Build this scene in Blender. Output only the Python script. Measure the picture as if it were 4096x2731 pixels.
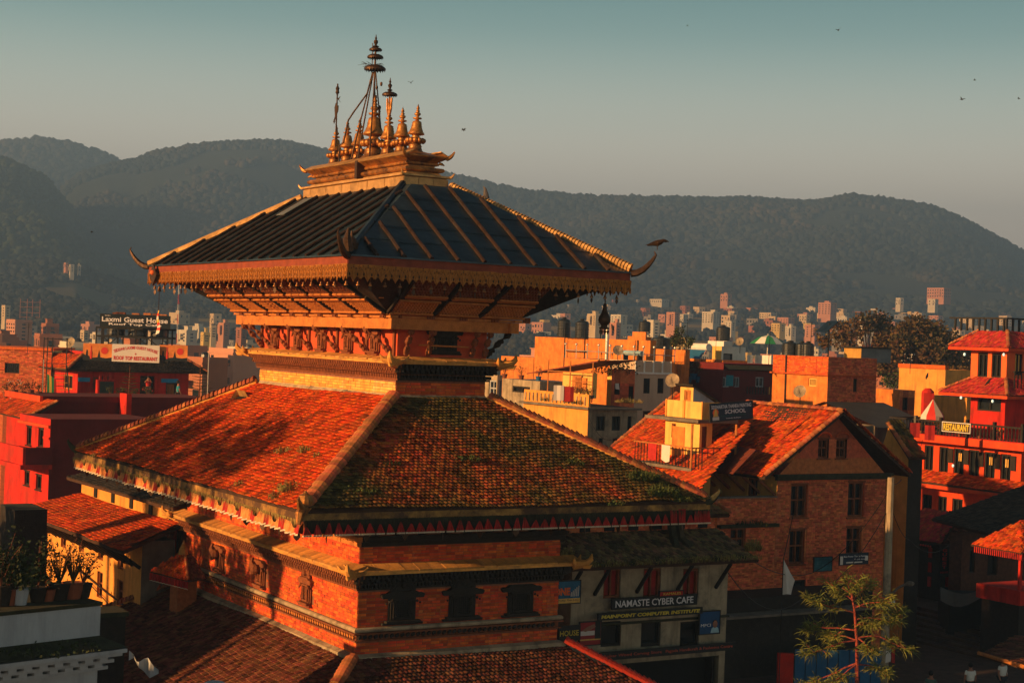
import bpy, math, random
import numpy as np
from mathutils import Vector, Matrix
random.seed(7); rng = np.random.default_rng(7)
for o in list(bpy.data.objects): bpy.data.objects.remove(o)
S = bpy.context.scene; COL = S.collection
R = math.radians
# ---------------------------------------------------------------- camera
EYE = 15.0; F = 1643.1; PITCH = -0.00193; ROLL = 0.03705
cd = bpy.data.cameras.new('camera'); cam = bpy.data.objects.new('camera', cd); COL.objects.link(cam); S.camera = cam
cd.sensor_width = 36; cd.lens = 36*F/1024; cd.clip_start = .5; cd.clip_end = 30000
_cp, _sp, _cr, _sr = math.cos(PITCH), math.sin(PITCH), math.cos(ROLL), math.sin(ROLL)
FW = Vector((0, _cp, _sp)); _r0 = Vector((1, 0, 0)); _u0 = Vector((0, -_sp, _cp))
RT = _r0*_cr+_u0*_sr; UP = _u0*_cr-_r0*_sr; CAM = Vector((0, 0, EYE))
cam.matrix_world = Matrix(((RT.x, UP.x, -FW.x, 0), (RT.y, UP.y, -FW.y, 0), (RT.z, UP.z, -FW.z, EYE), (0, 0, 0, 1)))
# ---------------------------------------------------------------- sky, sun, exposure
SUN_EL, SUN_AZ = R(11.5), Vector((-.875, -.485))      # azimuth: horizontal direction towards the sun
SUN_AZ.normalize()
TOSUN = Vector((SUN_AZ.x*math.cos(SUN_EL), SUN_AZ.y*math.cos(SUN_EL), math.sin(SUN_EL)))
W = bpy.data.worlds.new('World'); S.world = W; W.use_nodes = True; nt = W.node_tree; nt.nodes.clear()
N = nt.nodes.new; L = nt.links.new
wo = N('ShaderNodeOutputWorld'); bg = N('ShaderNodeBackground'); sk = N('ShaderNodeTexSky')
sk.sky_type = 'NISHITA'; sk.sun_disc = False; sk.sun_elevation = SUN_EL; sk.sun_rotation = math.atan2(TOSUN.x, TOSUN.y)
sk.dust_density = 3; sk.air_density = 1.2
tc = N('ShaderNodeTexCoord'); sp = N('ShaderNodeSeparateXYZ'); L(tc.outputs['Generated'], sp.inputs[0])
rp = N('ShaderNodeValToRGB'); L(sp.outputs['Z'], rp.inputs[0])
cr = rp.color_ramp; cr.interpolation = 'B_SPLINE'
def srgb(*c): return tuple(((v/255)/12.92 if v/255 <= .04045 else ((v/255+.055)/1.055)**2.4) for v in c)
stops = [(0, (205, 182, 160)), (.05, (236, 210, 184)), (.09, (246, 222, 196)), (.13, (212, 210, 190)), (.185, (94, 146, 145)), (.26, (28, 68, 76)), (.5, (12, 34, 44)), (1, (6, 20, 30))]
cr.elements[0].position = 0; cr.elements[0].color = (*srgb(*stops[0][1]), 1)
cr.elements[1].position = 1; cr.elements[1].color = (*srgb(*stops[-1][1]), 1)
for p_, c_ in stops[1:-1]:
    e = cr.elements.new(p_); e.color = (*srgb(*c_), 1)
SKY_STR = .05; SKY_RAMP = .84
m1 = N('ShaderNodeVectorMath'); m1.operation = 'SCALE'; m1.inputs['Scale'].default_value = SKY_STR*.15; L(sk.outputs[0], m1.inputs[0])
m2 = N('ShaderNodeVectorMath'); m2.operation = 'SCALE'; m2.inputs['Scale'].default_value = SKY_RAMP; L(rp.outputs[0], m2.inputs[0])
ma = N('ShaderNodeVectorMath'); ma.operation = 'ADD'; L(m1.outputs[0], ma.inputs[0]); L(m2.outputs[0], ma.inputs[1])
L(ma.outputs[0], bg.inputs[0]); bg.inputs[1].default_value = 1.0; L(bg.outputs[0], wo.inputs[0])
ld = bpy.data.lights.new('sun', 'SUN'); ld.energy = 5; ld.angle = R(.6); ld.color = (1, .53, .20)
so = bpy.data.objects.new('sun', ld); COL.objects.link(so); so.location = (-60, -30, 60)
so.rotation_euler = (-TOSUN).to_track_quat('-Z', 'Y').to_euler()
S.view_settings.view_transform = 'Standard'; S.view_settings.look = 'None'; S.view_settings.exposure = 1.0; S.view_settings.gamma = 1
S.render.engine = 'CYCLES'
# ---------------------------------------------------------------- materials
MATS = {}
def mat(name, col, rough=.85, var=.25, sc=1.5, col2=None, mix2=.5, bump=.25, bsc=12, metal=0., rnd=0., hue=.0, emit=None, spec=.3, stain=0., band=None):
    """procedural surface: two-scale noise tint, optional second colour in patches, per-piece random value"""
    if name in MATS: return MATS[name]
    m = bpy.data.materials.new(name); MATS[name] = m; m.use_nodes = True
    t = m.node_tree; n = t.nodes; l = t.links; b = n['Principled BSDF']
    c = n.new('ShaderNodeTexCoord'); no = n.new('ShaderNodeTexNoise'); no.inputs['Scale'].default_value = sc; no.inputs['Detail'].default_value = 6
    no.inputs['Roughness'].default_value = .65
    l.new(c.outputs['Object'], no.inputs['Vector'])
    r = n.new('ShaderNodeValToRGB'); r.color_ramp.elements[0].position = .3; r.color_ramp.elements[1].position = .72
    lo = tuple(max(0, v*(1-var)) for v in col); hi = tuple(min(1, v*(1+var)) for v in col)
    r.color_ramp.elements[0].color = (*lo, 1); r.color_ramp.elements[1].color = (*hi, 1)
    l.new(no.outputs['Fac'], r.inputs[0]); out = r.outputs[0]
    if col2 is not None:
        n2 = n.new('ShaderNodeTexNoise'); n2.inputs['Scale'].default_value = sc*.45; n2.inputs['Detail'].default_value = 8; n2.inputs['Roughness'].default_value = .7
        mp = n.new('ShaderNodeMapping'); mp.inputs['Location'].default_value = (13, 7, 3); l.new(c.outputs['Object'], mp.inputs[0]); l.new(mp.outputs[0], n2.inputs['Vector'])
        r2 = n.new('ShaderNodeValToRGB'); r2.color_ramp.elements[0].position = 1-mix2-.08; r2.color_ramp.elements[1].position = min(1, 1-mix2+.1)
        l.new(n2.outputs['Fac'], r2.inputs[0]); mx = n.new('ShaderNodeMixRGB'); l.new(r2.outputs[0], mx.inputs[0]); l.new(out, mx.inputs[1]); mx.inputs[2].default_value = (*col2, 1); out = mx.outputs[0]
    if rnd or hue:
        g = n.new('ShaderNodeNewGeometry'); oi = n.new('ShaderNodeObjectInfo')
        ad = n.new('ShaderNodeMath'); ad.operation = 'ADD'; l.new(g.outputs['Random Per Island'], ad.inputs[0]); l.new(oi.outputs['Random'], ad.inputs[1])
        fr = n.new('ShaderNodeMath'); fr.operation = 'FRACT'; l.new(ad.outputs[0], fr.inputs[0])
        hs = n.new('ShaderNodeHueSaturation'); l.new(out, hs.inputs['Color'])
        mr = n.new('ShaderNodeMapRange'); mr.inputs['To Min'].default_value = 1-rnd; mr.inputs['To Max'].default_value = 1+rnd; l.new(fr.outputs[0], mr.inputs[0]); l.new(mr.outputs[0], hs.inputs['Value'])
        m7 = n.new('ShaderNodeMath'); m7.operation = 'MULTIPLY'; m7.inputs[1].default_value = 7.31; l.new(fr.outputs[0], m7.inputs[0])
        f7 = n.new('ShaderNodeMath'); f7.operation = 'FRACT'; l.new(m7.outputs[0], f7.inputs[0])
        mh = n.new('ShaderNodeMapRange'); mh.inputs['To Min'].default_value = .5-hue; mh.inputs['To Max'].default_value = .5+hue; l.new(f7.outputs[0], mh.inputs[0]); l.new(mh.outputs[0], hs.inputs['Hue'])
        out = hs.outputs[0]
    if stain:
        mp = n.new('ShaderNodeMapping'); mp.inputs['Scale'].default_value = (1.7, 1.7, .22); l.new(c.outputs['Object'], mp.inputs[0])
        n3 = n.new('ShaderNodeTexNoise'); n3.inputs['Scale'].default_value = 1.1; n3.inputs['Detail'].default_value = 7; n3.inputs['Roughness'].default_value = .7; l.new(mp.outputs[0], n3.inputs['Vector'])
        r3 = n.new('ShaderNodeValToRGB'); r3.color_ramp.elements[0].position = .5; r3.color_ramp.elements[1].position = .7
        r3.color_ramp.elements[0].color = (0, 0, 0, 1); r3.color_ramp.elements[1].color = (stain, stain, stain, 1)
        l.new(n3.outputs['Fac'], r3.inputs[0]); mx = n.new('ShaderNodeMixRGB'); l.new(r3.outputs[0], mx.inputs[0]); l.new(out, mx.inputs[1]); mx.inputs[2].default_value = (*(v*.22 for v in col), 1); out = mx.outputs[0]
    l.new(out, b.inputs['Base Color'])
    b.inputs['Roughness'].default_value = rough; b.inputs['Metallic'].default_value = metal; b.inputs['Specular IOR Level'].default_value = spec
    if bump:
        nb = n.new('ShaderNodeTexNoise'); nb.inputs['Scale'].default_value = bsc; nb.inputs['Detail'].default_value = 5; l.new(c.outputs['Object'], nb.inputs['Vector'])
        bm = n.new('ShaderNodeBump'); bm.inputs['Strength'].default_value = bump; bm.inputs['Distance'].default_value = .05; l.new(nb.outputs['Fac'], bm.inputs['Height']); l.new(bm.outputs[0], b.inputs['Normal'])
    if emit: b.inputs['Emission Color'].default_value = (*emit[0], 1); b.inputs['Emission Strength'].default_value = emit[1]
    return m
BRICK = mat('brick', (.55, .085, .014), .85, .3, 6, (.5, .22, .09), .35, rnd=.35, hue=.012)
BRICKP = mat('pale_brick', (.72, .33, .06), .85, .25, 3, (.66, .42, .16), .4, rnd=.25, hue=.01)  # only for the sunlit neck face; sunlight put into the brick colour
MORTAR = mat('mortar', (.22, .09, .05), .95, .3, 8)
OLDBRICK = mat('old_brick', (.52, .125, .045), .95, .35, 5, (.40, .19, .09), .35, rnd=.4, hue=.012)
WOOD = mat('carved_wood', (.19, .055, .018), .8, .4, 5, bump=.5, bsc=30)
WOODL = mat('weathered_wood', (.46, .16, .035), .8, .3, 4, (.24, .07, .02), .35, bump=.4, bsc=25)
DARKW = mat('dark_wood', (.022, .017, .013), .85, .4, 5, bump=.4, bsc=20)  # dark timber; also stands in for shaded wood and unlit walls
REDP = mat('red_paint', (.42, .035, .014), .8, .25, 2, (.3, .05, .03), .3)
TILE = mat('clay_tile', (.50, .068, .008), .95, .35, 2.2, (.11, .042, .014), .40, rnd=.5, hue=.010, bump=.4, bsc=25, spec=.15)
TILEM = mat('mossy_tile', (.34, .066, .018), .97, .5, .7, (.085, .062, .018), .56, rnd=.6, hue=.018, bump=.4, bsc=25, spec=.1)
TILEO = mat('old_tile', (.13, .045, .025), .97, .5, 1.6, (.16, .13, .08), .3, rnd=.5, hue=.02, bump=.4, bsc=25, spec=.1)
BED = mat('roof_clay_bed', (.06, .03, .018), 1, .4, 4)
RIDGE = mat('ridge_tile', (.34, .10, .035), .9, .35, 3, (.16, .10, .05), .35, rnd=.4, hue=.015)
LEDGE = mat('ledge_tile', (.60, .28, .06), .9, .3, 3, (.25, .14, .06), .4, rnd=.3)
COPPER = mat('weathered_copper', (.030, .052, .066), .40, .5, 1.3, (.020, .018, .016), .38, metal=.5, spec=.5, bump=.25, bsc=5)
COPPERB = mat('copper_batten', (.045, .024, .016), .5, .4, 3, (.05, .045, .045), .4, metal=.4, bump=.3)
GOLD = mat('gilt_copper', (.50, .21, .05), .45, .4, 5, (.13, .06, .03), .46, metal=.65, bump=.3, bsc=9)
GOLDP = mat('gilt_plate', (.50, .28, .10), .5, .35, 2.5, (.2, .12, .06), .35, metal=.45, bump=.35, bsc=6, rnd=.15)
BRONZE = mat('dark_bronze', (.07, .038, .022), .5, .4, 6, metal=.6)
LACE = mat('painted_tin_valance', (.36, .135, .022), .6, .3, 5, (.25, .10, .03), .3, metal=.3, rnd=.12)
FASC = mat('red_brown_fascia', (.22, .045, .02), .75, .3, 3)
CLOTHR = mat('red_cloth', (.34, .018, .014), .9, .25, 5, rnd=.25)
CLOTHY = mat('sun_bleached_cloth', (.62, .24, .07), .9, .25, 6, (.45, .05, .02), .4)  # orange strips set between red ones on the left skirt
CLOTHW = mat('white_hem', (.6, .5, .36), .9, .15, 5)
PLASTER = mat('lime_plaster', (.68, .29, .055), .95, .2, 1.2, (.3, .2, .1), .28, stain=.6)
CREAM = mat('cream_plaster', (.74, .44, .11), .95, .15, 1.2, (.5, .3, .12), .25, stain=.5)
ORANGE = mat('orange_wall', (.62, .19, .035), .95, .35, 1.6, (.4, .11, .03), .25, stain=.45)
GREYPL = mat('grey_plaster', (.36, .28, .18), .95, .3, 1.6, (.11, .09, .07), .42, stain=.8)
BEIGE = mat('beige_paint', (.52, .37, .25), .9, .1, 1, stain=.2)
WHITEP = mat('white_paint', (.74, .70, .62), .9, .1, 1, stain=.25)
WHITED = mat('dull_whitewash', (.36, .38, .40), .9, .12, .8, stain=.35)
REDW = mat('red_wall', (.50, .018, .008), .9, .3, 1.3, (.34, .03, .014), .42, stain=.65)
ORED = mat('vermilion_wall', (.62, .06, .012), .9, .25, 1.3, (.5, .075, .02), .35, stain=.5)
DKRED = mat('maroon_wall', (.13, .012, .010), .9, .25, 1, stain=.3)  # maroon paint; also stands in for shaded sides of red houses
MOSS = mat('moss_and_grime', (.035, .035, .018), 1, .5, 3, (.06, .04, .02), .4)
CONC = mat('old_concrete', (.16, .13, .10), .95, .3, 1.5, (.08, .07, .05), .4, stain=.5)
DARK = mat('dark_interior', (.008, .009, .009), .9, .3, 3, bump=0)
GLASS = mat('window_glass', (.012, .016, .018), .12, .3, 2, bump=0, spec=.6)
TIN = mat('grey_tin', (.16, .17, .17), .6, .3, 1, (.09, .06, .04), .3, metal=.5)
RUST = mat('rusted_tin', (.19, .045, .022), .7, .3, 1.2, (.12, .03, .02), .4, metal=.2)
STEEL = mat('steel_rail', (.55, .50, .42), .4, .1, 3, metal=.6)
IRON = mat('black_iron', (.015, .014, .013), .6, .3, 5)
TANK = mat('black_water_tank', (.015, .016, .014), .28, .2, 3, bump=0, spec=.6)
BLUE = mat('blue_paint', (.012, .10, .22), .7, .2, 1)
TEAL = mat('teal_cloth', (.02, .22, .28), .85, .2, 6)
NAVY = mat('navy_sign', (.008, .022, .045), .5, .2, 2, bump=0)
SIGNK = mat('black_sign', (.008, .012, .013), .5, .2, 2, bump=0)
SIGNW = mat('white_banner', (.62, .56, .50), .8, .08, 1, bump=.1)
LETW = mat('white_lettering', (.7, .66, .66), .7, .1, 3, bump=0)
LETY = mat('yellow_lettering', (.62, .46, .05), .7, .15, 3, bump=0)
LETR = mat('red_lettering', (.55, .03, .02), .7, .1, 3, bump=0)
LETO = mat('orange_lettering', (.75, .14, .03), .7, .1, 3, bump=0)
SKIN = mat('skin', (.28, .12, .07), .6, .1, 8, bump=0)
HAIR = mat('black_hair', (.008, .007, .006), .7, .2, 20)
SHIRTW = mat('white_shirt', (.62, .60, .54), .9, .1, 8)
TROUS = mat('dark_trousers', (.02, .022, .03), .9, .2, 8)
GREEN = mat('green_cloth', (.02, .20, .08), .9, .2, 5)
YELC = mat('yellow_cloth', (.65, .42, .05), .9, .2, 5)
LEAF = mat('leaf_green', (.055, .075, .018), .8, .4, 2, rnd=.45, hue=.03, bump=0)
LEAFB = mat('leaf_brown_green', (.115, .062, .022), .85, .45, .5, (.055, .05, .018), .5, rnd=.5, hue=.03, bump=0)
LEAFD = mat('leaf_dark', (.03, .042, .015), .85, .4, 2, rnd=.5, hue=.02, bump=0)
NEEDLE = mat('pine_needle', (.12, .13, .02), .7, .3, 2, rnd=.4, hue=.03, bump=0)
BARK = mat('bark', (.16, .055, .03), .9, .3, 5)
DRYG = mat('dry_grass', (.22, .17, .05), .95, .4, 3, rnd=.4, hue=.03, bump=0)
TERRA = mat('terracotta_pot', (.2, .06, .03), .9, .3, 5)
PAVE = mat('brick_paving', (.075, .045, .032), .95, .35, 2, (.045, .03, .022), .4, bump=.5, bsc=4)
EARTH = mat('valley_ground', (.085, .065, .035), 1, .35, .02, (.11, .09, .04), .5, bump=0)
FOREST = mat('forest_floor', (.028, .036, .018), 1, .4, .01, (.06, .04, .02), .3, bump=0)
FORT = mat('forest_canopy', (.024, .031, .026), 1, .45, .008, (.075, .055, .03), .42, rnd=.45, hue=.02, bump=0)
FIELD = mat('terraced_field', (.12, .10, .04), 1, .3, .01, (.16, .12, .06), .5, bump=0)
# ---------------------------------------------------------------- mesh builder
class MB:
    def __init__(s): s.v = []; s.f = []; s.m = []; s.ms = []
    def mi(s, m):
        if m not in s.ms: s.ms.append(m)
        return s.ms.index(m)
    def add(s, vs, fs, m=None):
        k = len(s.v); s.v += [tuple(v) for v in vs]; i = s.mi(m)
        for f in fs: s.f.append(tuple(k+j for j in f)); s.m.append(i)
    def quad(s, a, b, c, d, m=None): s.add([a, b, c, d], [(0, 1, 2, 3)], m)
    def box(s, x0, y0, z0, x1, y1, z1, m=None, M=None):
        vs = [Vector((x, y, z)) for z in (z0, z1) for y in (y0, y1) for x in (x0, x1)]
        if M is not None: vs = [M@v for v in vs]
        s.add(vs, [(0, 2, 3, 1), (4, 5, 7, 6), (0, 1, 5, 4), (2, 6, 7, 3), (0, 4, 6, 2), (1, 3, 7, 5)], m)
    def obox(s, o, ux, uy, uz, m=None):
        o, ux, uy, uz = map(Vector, (o, ux, uy, uz))
        vs = [o+ux*i+uy*j+uz*k for k in (0, 1) for j in (0, 1) for i in (0, 1)]
        s.add(vs, [(0, 2, 3, 1), (4, 5, 7, 6), (0, 1, 5, 4), (2, 6, 7, 3), (0, 4, 6, 2), (1, 3, 7, 5)], m)
    def tube(s, pts, r, n=6, m=None, caps=True):
        pts = [Vector(p) for p in pts]; rs = r if isinstance(r, (list, tuple)) else [r]*len(pts)
        k = len(s.v); mi = s.mi(m); px = None
        for i, p in enumerate(pts):
            d = (pts[min(i+1, len(pts)-1)]-pts[max(i-1, 0)]).normalized()
            if px is None: px = d.orthogonal().normalized()
            else: px = (px-d*px.dot(d)); px = px.normalized() if px.length > 1e-6 else d.orthogonal().normalized()
            py = d.cross(px)
            for j in range(n):
                a = 2*math.pi*j/n; s.v.append(tuple(p+(px*math.cos(a)+py*math.sin(a))*rs[i]))
        for i in range(len(pts)-1):
            for j in range(n):
                j2 = (j+1) % n; s.f.append((k+i*n+j, k+i*n+j2, k+(i+1)*n+j2, k+(i+1)*n+j)); s.m.append(mi)
        if caps:
            s.f.append(tuple(k+j for j in reversed(range(n)))); s.m.append(mi)
            s.f.append(tuple(k+(len(pts)-1)*n+j for j in range(n))); s.m.append(mi)
    def lathe(s, prof, c=(0, 0, 0), n=16, m=None, axis=None):
        k = len(s.v); mi = s.mi(m); c = Vector(c)
        for r, z in prof:
            for j in range(n):
                a = 2*math.pi*j/n; v = Vector((r*math.cos(a), r*math.sin(a), z))
                if axis is not None: v = axis@v
                s.v.append(tuple(c+v))
        for i in range(len(prof)-1):
            for j in range(n):
                j2 = (j+1) % n; s.f.append((k+i*n+j, k+i*n+j2, k+(i+1)*n+j2, k+(i+1)*n+j)); s.m.append(mi)
        s.f.append(tuple(k+j for j in reversed(range(n)))); s.m.append(mi)
        s.f.append(tuple(k+(len(prof)-1)*n+j for j in range(n))); s.m.append(mi)
    def sphere(s, c, r, m=None, n=8, sx=1, sy=1, sz=1):
        prof = [(max(1e-4, math.sin(math.pi*i/(n//2+1)))*1, -math.cos(math.pi*i/(n//2+1))) for i in range(0, n//2+2)]
        k = len(s.v); s.lathe([(a*r, b*r) for a, b in prof], (0, 0, 0), n, m)
        for i in range(k, len(s.v)):
            x, y, z = s.v[i]; s.v[i] = (c[0]+x*sx, c[1]+y*sy, c[2]+z*sz)
    def prism(s, poly, o, ux, uy, un, m=None):
        """polygon (u,v) extruded along un from origin o"""
        o, ux, uy, un = map(Vector, (o, ux, uy, un)); n = len(poly)
        vs = [o+ux*a+uy*b for a, b in poly]+[o+ux*a+uy*b+un for a, b in poly]
        fs = [tuple(range(n)), tuple(reversed(range(n, 2*n)))]+[(i, i+n, (i+1) % n+n, (i+1) % n) for i in range(n)]
        s.add(vs, fs, m)
    def ring(s, prof, m=None, close=False):
        """rectangular sweep; prof = [(a,b,z)] half extents"""
        for (a, b, z), (a2, b2, z2) in zip(prof, prof[1:]):
            q = [(-a, -b, z), (a, -b, z), (a, b, z), (-a, b, z)]; q2 = [(-a2, -b2, z2), (a2, -b2, z2), (a2, b2, z2), (-a2, b2, z2)]
            for i in range(4): s.quad(q[i], q[(i+1) % 4], q2[(i+1) % 4], q2[i], m)
    def data(s, name, m=None, smooth=False):
        me = bpy.data.meshes.new(name); me.from_pydata(s.v, [], s.f)
        ms = [m if x is None else x for x in s.ms] if s.ms else [m]
        for x in ms: me.materials.append(x)
        if len(ms) > 1: me.polygons.foreach_set('material_index', s.m)
        if smooth: me.polygons.foreach_set('use_smooth', [True]*len(me.polygons))
        me.update(); return me
    def build(s, name, m=None, parent=None, smooth=False, kind=None, label=None):
        o = bpy.data.objects.new(name, s.data(name, m, smooth)); COL.objects.link(o)
        if parent is not None: o.parent = parent
        if kind: o['kind'] = kind
        if label: o['label'] = label
        return o
def link(name, me, parent=None, loc=None, M=None):
    o = bpy.data.objects.new(name, me); COL.objects.link(o)
    if parent is not None: o.parent = parent
    if M is not None: o.matrix_local = M
    elif loc is not None: o.location = loc
    return o
def tag(o, label, cat, group=None):
    o['label'] = label; o['category'] = cat
    if group: o['group'] = group
    return o
def thing(name, label, cat, loc=(0, 0, 0), rz=0., group=None):
    o = bpy.data.objects.new(name, None); COL.objects.link(o); o.location = loc; o.rotation_euler = (0, 0, rz); o.empty_display_size = .2
    return tag(o, label, cat, group)
def children_of(o): return [c for c in ALLKIDS.get(o.name, [])]
def copy_tree(o, kids):
    """copy a thing and the listed parts"""
    c = o.copy(); COL.objects.link(c); m = {o: c}
    for k in kids:
        d = k.copy(); COL.objects.link(d); d.parent = m[k.parent]; m[k] = d
    return c
# ---------------------------------------------------------------- surveying: a pixel of the 4096 px photo and a distance give a place
def ray(px, py): return FW+RT*((px/4-512)/F)-UP*((py/4-341.4)/F)
def at(px, py, d): return CAM+ray(px, py)*d
def horizon(px): return 1353+.037*(px-2048)
YAW = .5419
class Frame:
    """local axes of a building: x along its front, y along its left flank (going back)"""
    def __init__(s, P, yaw): s.o = Vector((P.x, P.y, 0)); s.yaw = yaw; s.u = Vector((math.cos(yaw), math.sin(yaw), 0)); s.v = Vector((-math.sin(yaw), math.cos(yaw), 0))
    def hit(s, face, px, py, off=0):
        d = ray(px, py)
        n, k = (s.v, 'R') if face == 'R' else (s.u, 'L')
        t = ((s.o-CAM).dot(n)+off)/d.dot(n); P = CAM+d*t; q = P-s.o
        return (q.dot(s.u) if face == 'R' else q.dot(s.v)), P.z
    def rect(s, face, x0, y0, x1, y1, off=0):
        ym, xm = (y0+y1)/2, (x0+x1)/2
        a = s.hit(face, x0, ym, off)[0]; b = s.hit(face, x1, ym, off)[0]; zt = s.hit(face, xm, y0, off)[1]; zb = s.hit(face, xm, y1, off)[1]
        return min(a, b), zb, max(a, b), zt
    def loc(s, P): q = P-s.o; return Vector((q.dot(s.u), q.dot(s.v), P.z))
def holes_wall(mb, face, off, u0, u1, z0, z1, holes, m, depth=.18, mrev=None):
    """wall face with rectangular openings and reveals"""
    def P(u, z, n=0): return (u, off+n, z) if face == 'R' else (off+n, u, z)
    us = sorted({u0, u1, *[min(max(h[0], u0), u1) for h in holes], *[min(max(h[2], u0), u1) for h in holes]}); zs = sorted({z0, z1, *[min(max(h[1], z0), z1) for h in holes], *[min(max(h[3], z0), z1) for h in holes]})
    for a, b in zip(us, us[1:]):
        for c, d in zip(zs, zs[1:]):
            if b-a < 1e-5 or d-c < 1e-5: continue
            mu, mz = (a+b)/2, (c+d)/2
            if any(h[0] < mu < h[2] and h[1] < mz < h[3] for h in holes): continue
            mb.quad(P(a, c), P(b, c), P(b, d), P(a, d), m)
    for h in holes:
        a, c, b, d = h
        for (p, q) in (((a, c), (a, d)), ((b, c), (b, d)), ((a, d), (b, d)), ((a, c), (b, c))):
            mb.quad(P(*p), P(*q), P(q[0], q[1], depth), P(p[0], p[1], depth), mrev or m)
_wc = {}
def window(parent, face, off, h, style='sash', fm=DARKW, depth=.18, pane=GLASS, name='window', sill=None):
    """frame in the opening, with pane as a sub-part"""
    a, c, b, d = h; w, ht = b-a, d-c
    key = (face, round(w, 1), round(ht, 1), style, fm.name, pane.name, sill)
    if key not in _wc:
        mb = MB(); t = min(.09, w*.12)
        def bx(u0, z0, u1, z1, n0, n1, m=None):
            if face == 'R': mb.box(u0, n0, z0, u1, n1, z1, m)
            else: mb.box(n0, u0, z0, n1, u1, z1, m)
        n0, n1 = depth*.35, depth-.01
        bx(0, 0, t, ht, n0, n1); bx(w-t, 0, w, ht, n0, n1); bx(t, 0, w-t, t, n0, n1); bx(t, ht-t, w-t, ht, n0, n1)
        if style in ('sash', 'cross'): bx(w/2-t*.4, t, w/2+t*.4, ht-t, n0+.02, n1)
        if style == 'cross': bx(t, ht*.5, w/2-t*.4, ht*.5+t*.8, n0+.02, n1); bx(w/2+t*.4, ht*.5, w-t, ht*.5+t*.8, n0+.02, n1)
        if style == 'shutter':
            nn = 5
            for i in range(nn): bx(t+(w-2*t)*i/nn+.008, t, t+(w-2*t)*(i+1)/nn-.008, ht-t, n0+.04+.01*(i % 2), n1)
        if style == 'lattice':
            for i in range(1, 6): bx(t+(w-2*t)*i/6-.012, t, t+(w-2*t)*i/6+.012, ht-t, n0+.02, n1)
            for i in range(1, 6): bx(t, t+(ht-2*t)*i/6-.012, w-t, t+(ht-2*t)*i/6+.012, n0+.045, n1-.02)
        if sill: bx(-.08, -.07, w+.08, -.002, -.07, depth*.3, sill if not isinstance(sill, bool) else None); bx(-.06, ht+.002, w+.06, ht+.07, -.04, depth*.3, sill if not isinstance(sill, bool) else None)
        mp = MB()
        if face == 'R': mp.quad((t*.5, depth, t*.5), (w-t*.5, depth, t*.5), (w-t*.5, depth, ht-t*.5), (t*.5, depth, ht-t*.5))
        else: mp.quad((depth, t*.5, t*.5), (depth, w-t*.5, t*.5), (depth, w-t*.5, ht-t*.5), (depth, t*.5, ht-t*.5))
        _wc[key] = (mb.data('window', fm), mp.data('pane', pane))
    f, p = _wc[key]; loc = (a, off, c) if face == 'R' else (off, a, c)
    o = link(name, f, parent, loc); link('pane', p, o); return o
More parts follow.
